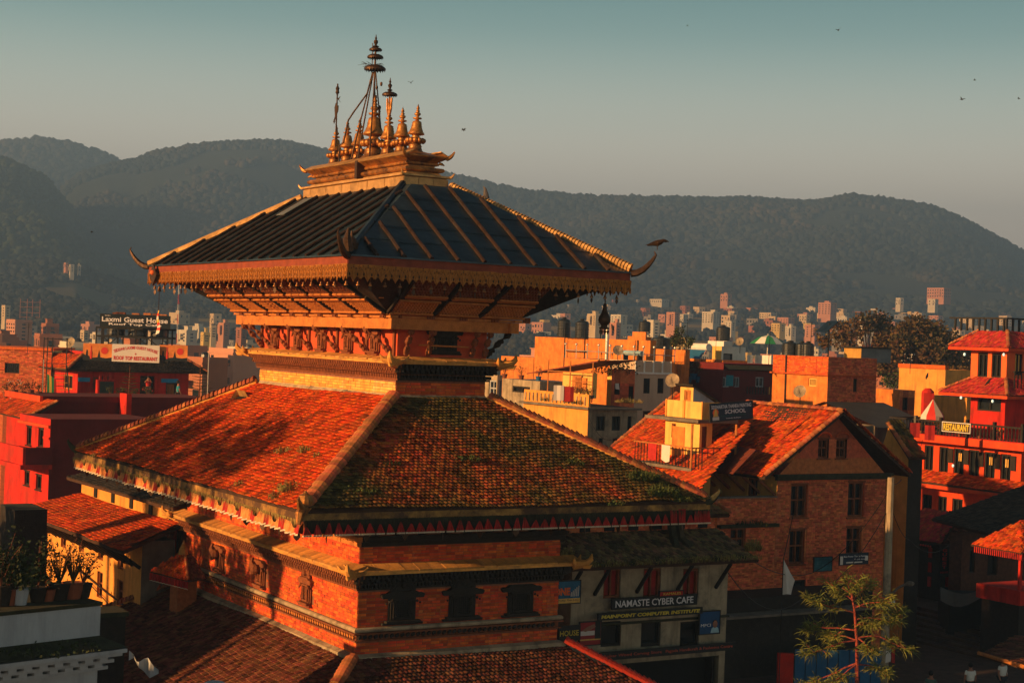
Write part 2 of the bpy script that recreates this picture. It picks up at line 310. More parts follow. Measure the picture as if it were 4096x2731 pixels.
# ---------------------------------------------------------------- tiles and bricks
def tile_geo(w, h, th=.035, lift=.03):
    """one flat clay tile: low back edge, raised and slightly arched lip; local x across, y up the slope, z out"""
    v = [(-w/2, 0, lift), (0, 0, lift+.014), (w/2, 0, lift), (-w/2, h, .004), (0, h, .012), (w/2, h, .004), (-w/2, 0, lift-th), (w/2, 0, lift-th), (-w*.36, -h*.09, lift-.002), (w*.36, -h*.09, lift-.002)]
    f = [(8, 1, 4, 3, 0), (9, 2, 5, 4, 1), (8, 9, 1), (0, 6, 8), (6, 7, 9, 8), (2, 9, 7), (0, 3, 6), (2, 7, 5)]
    return v, f
def tile_field(parent, e0, e1, t1, t0, w, h, m, nparts=0, name='tile', jitter=1., keep=None, sag=.0, lift=.03, bed=BED):
    """tiles on the sloping quad e0-e1 (eave) t0-t1 (top); the nparts nearest become objects"""
    e0, e1, t0, t1 = map(Vector, (e0, e1, t0, t1)); ux = (e1-e0).normalized(); q = (t0-e0); q = q-ux*q.dot(ux); Ls = q.length; uy = q.normalized(); un = ux.cross(uy)
    if un.z < 0: e0, e1, t0, t1 = e1, e0, t1, t0; ux = (e1-e0).normalized(); q = (t0-e0); q = q-ux*q.dot(ux); Ls = q.length; uy = q.normalized(); un = ux.cross(uy)
    t1 = t1-un*(t1-e0).dot(un)
    rows = int(Ls/h); mb = MB(); pl = []; gv, gf = tile_geo(w*.90, h*1.42, lift=lift)
    x_t0 = (t0-e0).dot(ux); x_t1 = (t1-e0).dot(ux); x_e1 = (e1-e0).dot(ux)
    ph = [random.uniform(0, 6) for _ in range(6)]
    for i in range(rows):
        s = i/rows; xa = x_t0*s; xb = x_e1+(x_t1-x_e1)*s; n = int((xb-xa)/w); off = (w*.5 if i % 2 else 0)
        y0 = Ls*s
        k0 = math.ceil((xa+w*.4-off)/w); k1 = math.floor((xb-w*.4-off)/w)
        for k in range(k0, k1+1):
            x = k*w+off
            if keep and not keep(x, y0): continue
            wob = .35*h*math.sin(x*.7+ph[0]+y0*.2)*jitter*.5+.12*h*math.sin(x*2.9+ph[1])*jitter
            yy = y0+wob+random.uniform(-.08, .08)*h*jitter
            if yy < -.05: yy = -.05
            pl.append((x+random.uniform(-.06, .06)*w*jitter, yy, random.uniform(-.1, .1)*jitter, random.uniform(0, .018)*jitter+sag*math.sin(x*.45+ph[2])*math.sin(y0*.6+ph[3]), random.uniform(-.06, .06)*jitter))
    def T(p):
        x, y, a, zo, ti = p; ca, sa = math.cos(a), math.sin(a); rx = ux*ca+uy*sa; ry = uy*ca-ux*sa; nn = un+rx*ti
        return e0+ux*x+uy*y+un*(zo+.02), rx, ry, nn
    parts = []
    if nparts:
        nparts = min(nparts, len(pl)); me = MB(); me.add(gv, gf); me = me.data('tile', m)
        for p in pl[:nparts]:
            o, rx, ry, nn = T(p)
            parts.append(link(name, me, parent, M=Matrix(((rx.x, ry.x, nn.x, o.x), (rx.y, ry.y, nn.y, o.y), (rx.z, ry.z, nn.z, o.z), (0, 0, 0, 1)))))
    for p in pl[nparts:]:
        o, rx, ry, nn = T(p); mb.add([o+rx*a+ry*b+nn*c for a, b, c in gv], gf)
    if mb.v: mb.build('roof_tiles', m, parent, kind='stuff')
    if bed: 
        b = MB(); lo = un*-.12; b.obox; b.add([e0, e1, t1, t0, e0+lo, e1+lo, t1+lo, t0+lo], [(0, 1, 2, 3), (7, 6, 5, 4), (0, 4, 5, 1), (1, 5, 6, 2), (2, 6, 7, 3), (3, 7, 4, 0)]); b.build('roof_slab', bed, parent)
    return parts
def ridge_caps(parent, p0, p1, r, step, m, name='ridge_tile', up=Vector((0, 0, 1)), n=7, maxn=200):
    """overlapping half-round ridge tiles from p0 down to p1"""
    p0, p1 = Vector(p0), Vector(p1); d = p1-p0; Lh = d.length; d.normalize(); sx = d.cross(up).normalized(); un = sx.cross(d)
    mb = MB(); h = step*1.25; vs = []
    for k, (yy, rr, zz) in enumerate(((0, r*.86, -.005), (h, r*1.1, .02))):
        for j in range(n): a = math.pi*j/(n-1); vs.append((math.cos(a)*rr, yy, math.sin(a)*rr*.8+zz))
        for j in range(n): a = math.pi*j/(n-1); vs.append((math.cos(a)*rr*.8, yy, math.sin(a)*rr*.6+zz))
    fs = []
    for j in range(n-1): fs += [(j, j+1, 2*n+j+1, 2*n+j), (n+j, 3*n+j, 3*n+j+1, n+j+1), (2*n+j, 2*n+j+1, 3*n+j+1, 3*n+j)]
    mb.add(vs, fs); me = mb.data(name, m); cnt = int(Lh/step)
    for i in range(cnt):
        o = p0+d*(i*step); a = random.uniform(-.12, .12); rx = sx*math.cos(a)+un*math.sin(a)*.5; 
        sc = random.uniform(.92, 1.08); M = Matrix(((rx.x*sc, d.x, un.x*sc, o.x), (rx.y*sc, d.y, un.y*sc, o.y), (rx.z*sc, d.z, un.z*sc, o.z), (0, 0, 0, 1)))
        link(name, me, parent, M=M)
_bm = {}
def bricks(parent, face, off, u0, u1, z0, z1, holes, m, bw=.26, bh=.082, nparts=0, near='u0', sgn=-1, prob=1.):
    """courses of bricks standing proud of a wall face; off = plane coordinate, sgn = outward direction"""
    pl = []; j = 0; z = z0
    while z+bh*.6 < z1:
        hh = min(bh, z1-z)-.012; u = u0-(bw*.5 if j % 2 else 0)+random.uniform(-.02, .02)
        while u < u1:
            w = bw*random.choice((1, 1, 1, .5)); a, b = max(u, u0), min(u+w-.012, u1)
            if b-a > .05 and random.random() < prob and not any(b > h[0] and a < h[2] and z+hh > h[1] and z < h[3] for h in holes): pl.append((a, b, z, z+hh))
            u += w
        z += bh; j += 1
    if near == 'u0': pl.sort(key=lambda p: p[0])
    elif near == 'u1': pl.sort(key=lambda p: -p[0])
    ct = pl[:nparts]; rest = pl[nparts:]
    key = (face, sgn, m.name)
    for a, b, c, d in ct:
        k2 = (*key, round(b-a, 2), round(d-c, 2))
        if k2 not in _bm:
            mb = MB(); t = .012
            if face == 'R': mb.box(0, 0, 0, b-a, sgn*t, d-c)
            else: mb.box(0, 0, 0, sgn*t, b-a, d-c)
            _bm[k2] = mb.data('brick', m)
        n = off+sgn*random.uniform(-.004, .006)
        link('brick', _bm[k2], parent, (a, n, c) if face == 'R' else (n, a, c))
    mb = MB()
    for a, b, c, d in rest:
        t = off+sgn*random.uniform(.006, .02)
        if face == 'R': mb.box(a, off-sgn*.005, c, b, t, d)
        else: mb.box(off-sgn*.005, a, c, t, b, d)
    if mb.v: mb.build('brickwork', m, parent, kind='stuff')
# ---------------------------------------------------------------- lettering
_fc = {}
def glyphs(txt, m, bold=0., shear=0., spacing=1.):
    k = (txt, bold, shear, spacing)
    if k not in _fc:
        c = bpy.data.curves.new('t', 'FONT'); c.body = txt; c.size = 1; c.extrude = .01; c.offset = bold; c.shear = shear; c.space_character = spacing; c.resolution_u = 2
        o = bpy.data.objects.new('t', c); COL.objects.link(o); dg = bpy.context.evaluated_depsgraph_get(); me = bpy.data.meshes.new_from_object(o.evaluated_get(dg))
        V = np.zeros(len(me.vertices)*3); me.vertices.foreach_get('co', V); V = V.reshape(-1, 3); Fs = [tuple(p.vertices) for p in me.polygons]
        bpy.data.objects.remove(o); bpy.data.curves.remove(c); bpy.data.meshes.remove(me); _fc[k] = (V, Fs)
    return _fc[k]
def text(parent, txt, o, ux, uy, un, w, h, m, bold=0., shear=0., arc=None, name='lettering', spacing=1.):
    """lettering fitted to a w x h field whose lower left corner is o"""
    o, ux, uy, un = map(Vector, (o, ux, uy, un)); V, Fs = glyphs(txt, m, bold, shear, spacing)
    if len(V) == 0: return
    mn, mx = V.min(0), V.max(0); s = (mx-mn); s[s == 0] = 1
    mb = MB(); vs = []
    for x, y, z in V:
        a = (x-mn[0])/s[0]; b = (y-mn[1])/s[1]
        if arc: 
            t = (a-.5)*2; vs.append(o+ux*(a*w+ b*h*t*.35)+uy*(b*h+arc*(1-t*t))+un*(.006+(z-mn[2])*.4))
        else: vs.append(o+ux*(a*w)+uy*(b*h)+un*(.006+(z-mn[2])*.4))
    mb.add(vs, Fs); return mb.build(name, m, parent)
# ================================================================ the temple
TC = Vector((-4.788, 54.0, 0)); TF = Frame(TC, YAW)
temple = thing('pagoda_temple', 'huge brick pagoda with copper top roof, tiled lower roofs and gilt finials', 'temple', TC, YAW)
def Z(z): return z+EYE
FACES = {'L': lambda a, b: (Vector((-a, -b, 0)), Vector((0, 1, 0)), Vector((-1, 0, 0)), 2*b), 'R': lambda a, b: (Vector((-a, -b, 0)), Vector((1, 0, 0)), Vector((0, -1, 0)), 2*a),
         'E': lambda a, b: (Vector((a, -b, 0)), Vector((0, 1, 0)), Vector((1, 0, 0)), 2*b), 'B': lambda a, b: (Vector((-a, b, 0)), Vector((1, 0, 0)), Vector((0, 1, 0)), 2*a)}
ZV = Vector((0, 0, 1))
def FP(fr, u, n, z): return fr[0]+fr[1]*u+fr[2]*n+ZV*z
def horn(name, p, d, m, L_=.75, H_=.6, r=.1, parent=temple):
    p, d = Vector(p), Vector(d).normalized(); pts = [p+d*(L_*t)+ZV*(H_*(t**2.2)) for t in (0, .25, .5, .7, .85, .95, 1.)]
    pts.append(p+d*(L_*.93)+ZV*(H_*1.18)); mb = MB(); mb.tube(pts, [r, r*.95, r*.85, r*.7, r*.55, r*.42, r*.3, r*.12], 6); return mb.build(name, m, parent)
# ---- golden crest on the ridge
g = MB(); g.ring([(.80, 3.80, Z(4.50)), (.74, 3.74, Z(4.86)), (.86, 3.86, Z(4.88)), (.84, 3.84, Z(4.94)), (.62, 3.62, Z(4.97)), (.58, 3.58, Z(5.03))], None); g.build('ridge_base', GOLDP, temple)
for fk, (a, b) in (('L', (.78, 3.78)), ('R', (.78, 3.78)), ('E', (.78, 3.78)), ('B', (.78, 3.78))):      # panels of sheet metal round the base
    fr = FACES[fk](a, b); n = 12 if fk in 'LE' else 3
    for i in range(n):
        u0 = fr[3]*i/n+.01; u1 = fr[3]*(i+1)/n-.01; mb = MB(); t = random.uniform(.012, .03)
        mb.obox(FP(fr, u0, -.01, Z(4.56)), fr[1]*(u1-u0), fr[2]*t, ZV*.28); o = mb.build('gilt_panel', GOLDP, temple)
def torus_ring(name, a, b, z, r, m):
    pr = [(a+r*math.cos(t), b+r*math.cos(t), z+r*math.sin(t)*.8) for t in [R(x) for x in range(-90, 91, 30)]]; mb = MB(); mb.ring(pr); mb.build(name, m, temple)
torus_ring('moulding', .60, 3.62, Z(5.12), .09, GOLD); torus_ring('moulding', .50, 3.50, Z(5.31), .07, GOLD)
g = MB(); g.ring([(.46, 3.46, Z(5.03)), (.46, 3.46, Z(5.30)), (.52, 3.52, Z(5.36)), (.66, 3.68, Z(5.44)), (.78, 3.84, Z(5.50)), (.79, 3.85, Z(5.54)), (.45, 3.4, Z(5.64)), (.2, 3.2, Z(5.71)), (.001, 3.1, Z(5.72))]); g.build('ridge_capping', GOLD, temple)
for fk in 'LE':
    fr = FACES[fk](.795, 3.85)
    for i in range(9):
        mb = MB(); u0 = fr[3]*i/9+.012; u1 = fr[3]*(i+1)/9-.012
        mb.add([FP(fr, u0, 0, Z(5.505)), FP(fr, u1, 0, Z(5.505)), FP(fr, u1, -.33, Z(5.665)), FP(fr, u0, -.33, Z(5.665)), FP(fr, u0, .02, Z(5.53)), FP(fr, u1, .02, Z(5.53)), FP(fr, u1, -.33, Z(5.70)), FP(fr, u0, -.33, Z(5.70))], [(0, 1, 5, 4), (4, 5, 6, 7), (0, 4, 7, 3), (1, 2, 6, 5), (2, 3, 7, 6)]); mb.build('gilt_panel', GOLDP, temple)
for sx in (-1, 1):
    for sy in (-1, 1):
        horn('corner_horn', (sx*.70, sy*3.74, Z(5.50)), (sx, sy*.9, 0), GOLD, .26, .2, .075); horn('corner_horn', (sx*.55, sy*3.58, Z(5.34)), (sx, sy*.9, 0), GOLD, .16, -.06, .05)
        horn('corner_horn', (sx*.80, sy*3.80, Z(4.90)), (sx, sy*.9, 0), GOLDP, .16, .13, .05)
mb = MB(); mb.box(-.83, -.55, Z(4.97), -.5, -.38, Z(5.55)); mb.build('ridge_strap', BRONZE, temple)
# ---- bell finials
def finial(y, s=1., tilt=0.):
    root = bpy.data.objects.new('bell_finial', None); COL.objects.link(root); root.parent = temple; root.location = (0, y, Z(5.66)); root.rotation_euler = (tilt*.3, tilt, 0); root.scale = (s*1.2, s*1.2, s)
    for nm, pr in (('finial_base', [(.27, 0), (.25, .05), (.19, .12), (.165, .22), (.18, .25), (.15, .28), (.13, .33)]), ('bell', [(.10, .49), (.11, .52), (.09, .55), (.12, .58), (.215, .605), (.22, .63), (.18, .70), (.145, .80), (.13, .92), (.115, 1.0), (.07, 1.03)]),
                   ('spire', [(.05, 1.02), (.045, 1.07), (.11, 1.09), (.12, 1.11), (.11, 1.13), (.04, 1.15), (.045, 1.18), (.085, 1.22), (.08, 1.27), (.035, 1.30), (.055, 1.32), (.05, 1.35), (.025, 1.37), (.04, 1.39), (.045, 1.43), (.02, 1.49), (.004, 1.56)])):
        mb = MB(); mb.lathe(pr, n=14); o = mb.build(nm, GOLD, root, smooth=True)
    mb = MB()
    for k in range(12):
        a = 2*math.pi*k/12; mb.sphere((.21*math.cos(a), .21*math.sin(a), .41), 1, n=8, sx=.066, sy=.066, sz=.085)
    mb.lathe([(.15, .33), (.17, .36), (.17, .46), (.12, .49)], n=12); mb.build('lotus_ring', GOLD, root, smooth=True)
for y, s, t in ((3.02, .93, .03), (1.98, .98, -.02), (1.15, .98, .02), (-1.08, 1.03, .0), (-2.03, 1.0, .0), (-2.95, 1.0, .04)): finial(y, s, t)
finial(0, 1.38)
def disc_umbrella(par, z, r, m=BRONZE):
    mb = MB(); mb.lathe([(.03, z+r*.32), (r*.55, z+r*.28), (r*.85, z+r*.15), (r, z-r*.02), (r*.99, z-r*.14), (r*.93, z-r*.13), (r*.93, z-r*.02), (.02, z+r*.06)], n=20)
    for k in range(22):
        a = 2*math.pi*k/22; p = Vector((math.cos(a)*r*.96, math.sin(a)*r*.96, z-r*.14)); t = Vector((-math.sin(a), math.cos(a), 0))*r*.09; mb.add([p-t, p+t, p-ZV*r*.16], [(0, 1, 2)])
    mb.build('umbrella_disc', m, par)
mast = bpy.data.objects.new('umbrella_spire', None); COL.objects.link(mast); mast.parent = temple; mast.location = (0, .1, Z(5.7))
mb = MB(); mb.tube([(0, 0, 1.9), (0, 0, 3.65)], .035, 8); mb.build('pole', BRONZE, mast)
disc_umbrella(mast, 3.0, .36); disc_umbrella(mast, 3.38, .27); disc_umbrella(mast, 3.62, .215)
mb = MB(); mb.lathe([(.05, 3.68), (.12, 3.72), (.03, 3.76), (.05, 3.8), (.075, 3.86), (.06, 3.92), (.02, 3.95), (.04, 3.98), (.02, 4.04), (.004, 4.12)], n=12); mb.build('finial_tip', BRONZE, mast)
for (x, y, x1, y1) in ((-.25, .55, 0, .1), (.2, -.45, 0, -.06), (-.3, .95, 0, .14), (-.35, -.55, 0, -.02), (.3, .3, 0, .04)):
    mb = MB(); mb.tube([(x, y, .0), (x*.55+x1*.45, y*.55+y1*.45, 1.35), (x1, y1, 2.9)], [.03, .026, .02], 6); mb.build('stay_rod', BRONZE, mast)
mb = MB(); mb.tube([(-.5, 1.45, -.95), (-.5, 1.45, .55), (-.45, 1.25, .62), (-.38, 1.1, 1.35), (-.3, .9, 1.6), (-.1, .3, 2.2), (0, .15, 2.9)], .028, 6); mb.build('stay_rod', BRONZE, mast)
mb = MB(); mb.tube([(0, .22, 3.1), (0, .24, 3.86)], .016, 5); mb.build('stay_rod', BRONZE, mast)
for k in range(12):      # carved pendants along the stays
    mb = MB(); t = k/12; x = random.choice((-.12, .1, .16)); mb.sphere((x*(1-t*.6), -.1+.3*t*random.choice((-1, 1)), 1.2+1.5*t), .05, n=6, sz=1.6); mb.build('pendant', BRONZE, mast)
nest = tag(bpy.data.objects.new('bird_nest', None), 'untidy twig nest lodged on the widest umbrella disc of the central spire', 'bird nest'); COL.objects.link(nest); nest.location = TC+TF.u*0+TF.v*.35+ZV*(Z(5.7)+3.1)
mb = MB()
for k in range(46):
    a = random.uniform(0, 6.28); r0 = random.uniform(.02, .16); l = random.uniform(.15, .42); b = a+random.uniform(-1.2, 1.2); p = Vector((math.cos(a)*r0, math.sin(a)*r0, random.uniform(-.03, .07))); mb.tube([p, p+Vector((math.cos(b)*l, math.sin(b)*l, random.uniform(-.05, .1)))], .006, 3)
mb.build('twigs', DARKW, nest, kind='stuff')
tr = bpy.data.objects.new('trident_pole', None); COL.objects.link(tr); tr.parent = temple; tr.location = (-.05, 2.86, Z(5.6))
mb = MB(); mb.tube([(0, 0, 0), (0, 0, 2.9)], .026, 6); mb.build('pole', BRONZE, tr)
mb = MB(); mb.lathe([(.01, 2.5), (.07, 2.6), (.05, 2.68), (.07, 2.74), (.01, 2.86)], n=10); mb.build('finial_tip', BRONZE, tr)
mb = MB(); mb.prism([(.02, 2.38), (.25, 2.24), (.1, 2.34), (.22, 2.44)], (0, 0, 0), (0, -1, 0), ZV, (.02, 0, 0)); mb.prism([(0, 2.1), (-.12, 2.25), (-.2, 2.1), (-.14, 1.8), (-.26, 1.62), (-.2, 1.55), (-.05, 1.85), (.08, 1.95), (.1, 2.15)], (0, 0, 0), (0, -1, 0), ZV, (.025, 0, 0)); mb.build('bird_figure', BRONZE, tr)
up = bpy.data.objects.new('umbrella_pole', None); COL.objects.link(up); up.parent = temple; up.location = (-.12, -1.3, Z(5.66))
mb = MB(); mb.tube([(0, 0, 0), (0, 0, 2.2)], .03, 6); mb.build('pole', GOLD, up); disc_umbrella(up, 2.02, .25)
mb = MB(); mb.lathe([(.04, 2.1), (.09, 2.16), (.03, 2.2), (.05, 2.25), (.07, 2.31), (.02, 2.38), (.04, 2.42), (.02, 2.48), (.004, 2.56)], n=12); mb.build('finial_tip', BRONZE, up)
for sgn in (-1, 1):
    mb = MB(); mb.tube([(0, 0, 1.3), (0, sgn*.12, 1.55), (0, sgn*.16, 1.9)], [.05, .04, .03], 6); mb.build('bracket', GOLD, up)
# ---- top copper roof
AE, BE, ZE = 4.68, 8.27, Z(2.12); AT, BT, ZT = .82, 3.82, Z(4.56)
for fk in 'LREB':
    fr = FACES[fk](AE, BE); Lr = (AE-AT); sl = math.hypot(Lr, ZT-ZE); npan = {'L': 19, 'R': 11, 'E': 19, 'B': 11}[fk]; pw = fr[3]/npan
    def rp_(u, s, off=0):      # point on the slope: u along eave, s up
        nn = Vector((0, 0, 1))*Lr+fr[2]*(ZT-ZE); nn.normalize(); return FP(fr, u, -Lr*s, ZE+(ZT-ZE)*s)+nn*off
    for i in range(npan):
        u0, u1 = pw*i, pw*(i+1)
        def smax(u): return min(1, min(u, fr[3]-u)/Lr)
        sa, sb = smax(u0), smax(u1); mb = MB()
        pts = [(u0, 0), (u1, 0), (u1, sb)]
        if sa >= 1 and sb >= 1: pts.append((u0, sa))
        elif sa < sb: 
            if sb >= 1 and sa < 1: pts = [(u0, 0), (u1, 0), (u1, 1), (Lr, 1), (u0, sa)]
            else: pts.append((u0, sa))
        else:
            if sa >= 1 and sb < 1: pts = [(u0, 0), (u1, 0), (u1, sb), (fr[3]-Lr, 1), (u0, 1)]
            else: pts.append((u0, sa))
        pts = [p for k, p in enumerate(pts) if p != pts[k-1]]
        mb.add([rp_(u, s, .0) for u, s in pts], [tuple(range(len(pts)))])
        for q in range(1, 5):      # horizontal laps of the sheets
            s = q/5+random.uniform(-.04, .04); ua, ub = max(u0+.04, Lr*s), min(u1-.04, fr[3]-Lr*s)
            if ub-ua > .15: mb.quad(rp_(ua, s, .004), rp_(ub, s, .004), rp_(ub, s+.012, .016), rp_(ua, s+.012, .016)); mb.quad(rp_(ua, s, .004), rp_(ub, s, .004), rp_(ub, s, .016), rp_(ua, s, .016))
        mb.build('copper_sheet', COPPER, temple)
        if i:
            s1 = smax(u0)-.03; pts = [rp_(u0+random.uniform(-.01, .01), s1*k/6, .045+random.uniform(-.008, .008)) for k in range(7)]; pts[0] = rp_(u0, -.015, .045)
            mb = MB(); mb.tube(pts, .062, 7); 
            for q in (1, 3, 5): mb.tube([pts[q], pts[q]+(pts[min(q+1, 6)]-pts[q]).normalized()*.06], .07, 7)
            mb.build('batten', COPPERB, temple, smooth=False)
fr = FACES['L'](AE, BE); mb = MB()
nL = (ZV*(AE-AT)+fr[2]*(ZT-ZE)).normalized()
def lp(u, s, o): return FP(fr, u, -(AE-AT)*s, ZE+(ZT-ZE)*s)+nL*o
mb.add([lp(10.3, .66, .13), lp(11.0, .66, .13), lp(11.0, .92, .12), lp(10.3, .92, .12), lp(10.3, .66, .11), lp(11.0, .66, .11)], [(0, 1, 2, 3), (0, 4, 5, 1)]); mb.build('patch_sheet', TIN, temple)
def cone_pt(sx, sy, s, o=0): return Vector((sx*(AE+(AT-AE)*s), sy*(BE+(BT-BE)*s), ZE+(ZT-ZE)*s+o))
for sx, sy, m in ((-1, -1, COPPER), (1, -1, GOLD), (-1, 1, GOLDP), (1, 1, COPPER)):
    a, b = cone_pt(sx, sy, 0, .06), cone_pt(sx, sy, 1, .05)
    mb = MB(); mb.tube([a, b], .11, 8); mb.build('hip_flashing', m, temple)
    if m is GOLD:
        d = (b-a); n = 60
        for i in range(n):
            p = a+d*(i/n); q = a+d*((i+.92)/n); mb = MB(); mb.tube([p+ZV*.05, q+ZV*.05], [.155, .125], 8); mb.build('hip_plate', GOLDP, temple)
    horn('eave_horn', cone_pt(sx, sy, 0, -.05), (sx, sy*.92, 0), BRONZE, .74, .58, .11)
# ornament at the near corner
mb = MB(); p = cone_pt(-1, -1, 0, .1); mb.lathe([(.02, 0), (.17, .05), (.2, .2), (.12, .33), (.05, .38), (.02, .55)], p+Vector((.22, .25, 0)), 10); mb.tube([p+Vector((.02, .02, 0)), p+Vector((-.06, -.06, .3)), p+Vector((-.02, -.02, .6))], [.16, .12, .02], 7); mb.build('corner_ornament', BRONZE, temple)
bird = tag(MB().build('metal_bird', BRONZE), 'small dark metal bird perched on the right eave horn tip of the top roof', 'bird figure')
def bird_mesh(wing=0.):
    mb = MB(); mb.tube([(-.28, 0, -.02), (-.15, 0, .02), (0, 0, .05), (.1, 0, .09), (.17, 0, .13), (.22, 0, .12), (.32, 0, .10)], [.02, .05, .085, .065, .045, .04, .006], 8)
    for s in (-1, 1):
        if wing: mb.add([(.06, s*.04, .1), (-.08, s*.04, .07), (-.16, s*.30, .07+wing), (0.02, s*.26, .12+wing), (-.1, s*.5, .03+wing)], [(0, 1, 2, 3), (3, 2, 4)])
        else: mb.add([(.08, s*.055, .09), (-.08, s*.085, .07), (-.34, s*.03, -.01), (-.1, s*.05, -.01)], [(0, 1, 2, 3)])
        mb.tube([(.0, s*.03, 0), (.0, s*.03, -.13)], .008, 4)
    return mb
def setmesh(o, mb, m): o.data = mb.data(o.name, m)
setmesh(bird, bird_mesh(), BRONZE); bird.location = TC+TF.u*(AE+.78*.76)+TF.v*(-(BE+.78*.62))+ZV*(ZE+.83); bird.rotation_euler = (0, 0, .1); bird.scale = (1.1, 1.1, 1.1)
pg = tag(MB().build('pigeon', BRONZE), 'grey pigeon sitting upright on the gilt right hip of the top roof', 'pigeon'); setmesh(pg, bird_mesh(), mat('pigeon_feathers', (.09, .08, .08), .8)); pg.location = TC+TF.u*1.62+TF.v*(-4.66)+ZV*(Z(4.36)); pg.rotation_euler = (0, -.9, 2.2)
# fascia and pierced valance
for fk in 'LREB':
    fr = FACES[fk](AE+.02, BE+.02); mb = MB(); mb.obox(FP(fr, .04, -.1, ZE-.27), fr[1]*(fr[3]-.08), fr[2]*.08, ZV*.22); mb.build('fascia_board', FASC, temple)
    mb = MB(); mb.obox(FP(fr, -.03, -.14, ZE-.05), fr[1]*(fr[3]+.06), fr[2]*.2, ZV*.045); mb.build('eave_lip', COPPER, temple)
    # motif mesh
    n = int(fr[3]/.42); w = fr[3]/n; mb = MB(); H0 = .44
    prof = [(0, 0), (w, 0), (w, -.34), (w*.93, -.40), (w*.86, -.34), (w*.72, -.33), (w*.60, -.40), (w*.5, -H0-.03), (w*.40, -.40), (w*.28, -.33), (w*.14, -.34), (w*.07, -.40), (0, -.34)]
    def AV(u, z, n_=0): return fr[1]*u+fr[2]*n_+ZV*z
    mb.prism(prof, (0, 0, 0), fr[1], ZV, fr[2]*.012)
    for hu, hz_, hr in ((.22, -.27, .035), (.78, -.27, .035), (.5, -.055, .03), (.08, -.13, .028), (.92, -.13, .028), (.33, -.12, .022), (.67, -.12, .022)): mb.prism([(w*hu+math.cos(t)*hr*.7, hz_+math.sin(t)*hr*1.5) for t in [k*math.pi/3 for k in range(6)]], (0, 0, 0), fr[1], ZV, fr[2]*.014, DARKW)
    def rib(pts, r): mb.tube([AV(u, z, .02) for u, z in pts], r, 4, None, False)
    for sg in (0, 1):
        X = (lambda t: t*w) if not sg else (lambda t: (1-t)*w)
        rib([(X(0), -.02), (X(.06), -.12), (X(.2), -.20), (X(.36), -.26), (X(.47), -.36), (X(.5), -.44)], .016)
        rib([(X(.5), -.05), (X(.3), -.08), (X(.16), -.16), (X(.08), -.27), (X(.03), -.38)], .014)
        rib([(X(.14), -.02), (X(.22), -.10), (X(.36), -.14), (X(.44), -.08)], .011)
    mb.prism([(w*.5, -.10), (w*.61, -.2), (w*.57, -.25), (w*.53, -.38), (w*.5, -.40), (w*.47, -.38), (w*.43, -.25), (w*.39, -.2)], (0, 0, 0), fr[1], ZV, fr[2]*.035)
    mb.prism([(w*.0, -.25), (w*.06, -.31), (w*.0, -.40)], (0, 0, 0), fr[1], ZV, fr[2]*.03); mb.prism([(w, -.25), (w*.94, -.31), (w, -.40)], (0, 0, 0), fr[1], ZV, fr[2]*.03)
    me = mb.data('valance_motif', LACE)
    for i in range(n): link('valance_motif', me, temple, FP(fr, w*i, -.03+random.uniform(-.012, .012), ZE-.26+random.uniform(-.012, .012)))
# wind bells under the valance
mb = MB(); mb.lathe([(.01, 0), (.025, -.01), (.035, -.06), (.055, -.1), (.058, -.115)], n=8); mb.tube([(0, 0, .12), (0, 0, 0)], .004, 3); wb = mb.data('wind_bell', GOLD)
mb = MB(); mb.prism([(0, -.13), (.05, -.2), (.06, -.27), (0, -.36), (-.06, -.27), (-.05, -.2)], (0, -.004, 0), (1, 0, 0), ZV, (0, .008, 0)); lfm = mb.data('bell_leaf', BRONZE)
for fk, n in (('L', 30), ('R', 20)):
    fr = FACES[fk](AE-.12, BE-.12)
    for i in range(n):
        o = link('wind_bell', wb, temple, FP(fr, fr[3]*(i+.5+random.uniform(-.2, .2))/n, 0, ZE-.72)); q = link('bell_leaf', lfm, o); q.rotation_euler = (0, 0, random.uniform(0, 3.1)); s = random.choice((.5, .75, .9)); q.scale = (s, s, s)
# diamond plate near the far left corner
mb = MB(); mb.prism([(0, -.38), (.38, 0), (0, .38), (-.38, 0)], (-AE-.12, BE-.95, ZE-.36), (0, 1, 0), ZV, (-.04, 0, 0)); dp = mb.build('diamond_plate', BRONZE, temple); mb = MB(); mb.sphere((-AE-.17, BE-.95, ZE-.28), .09, n=8); mb.build('boss', LETO, dp)
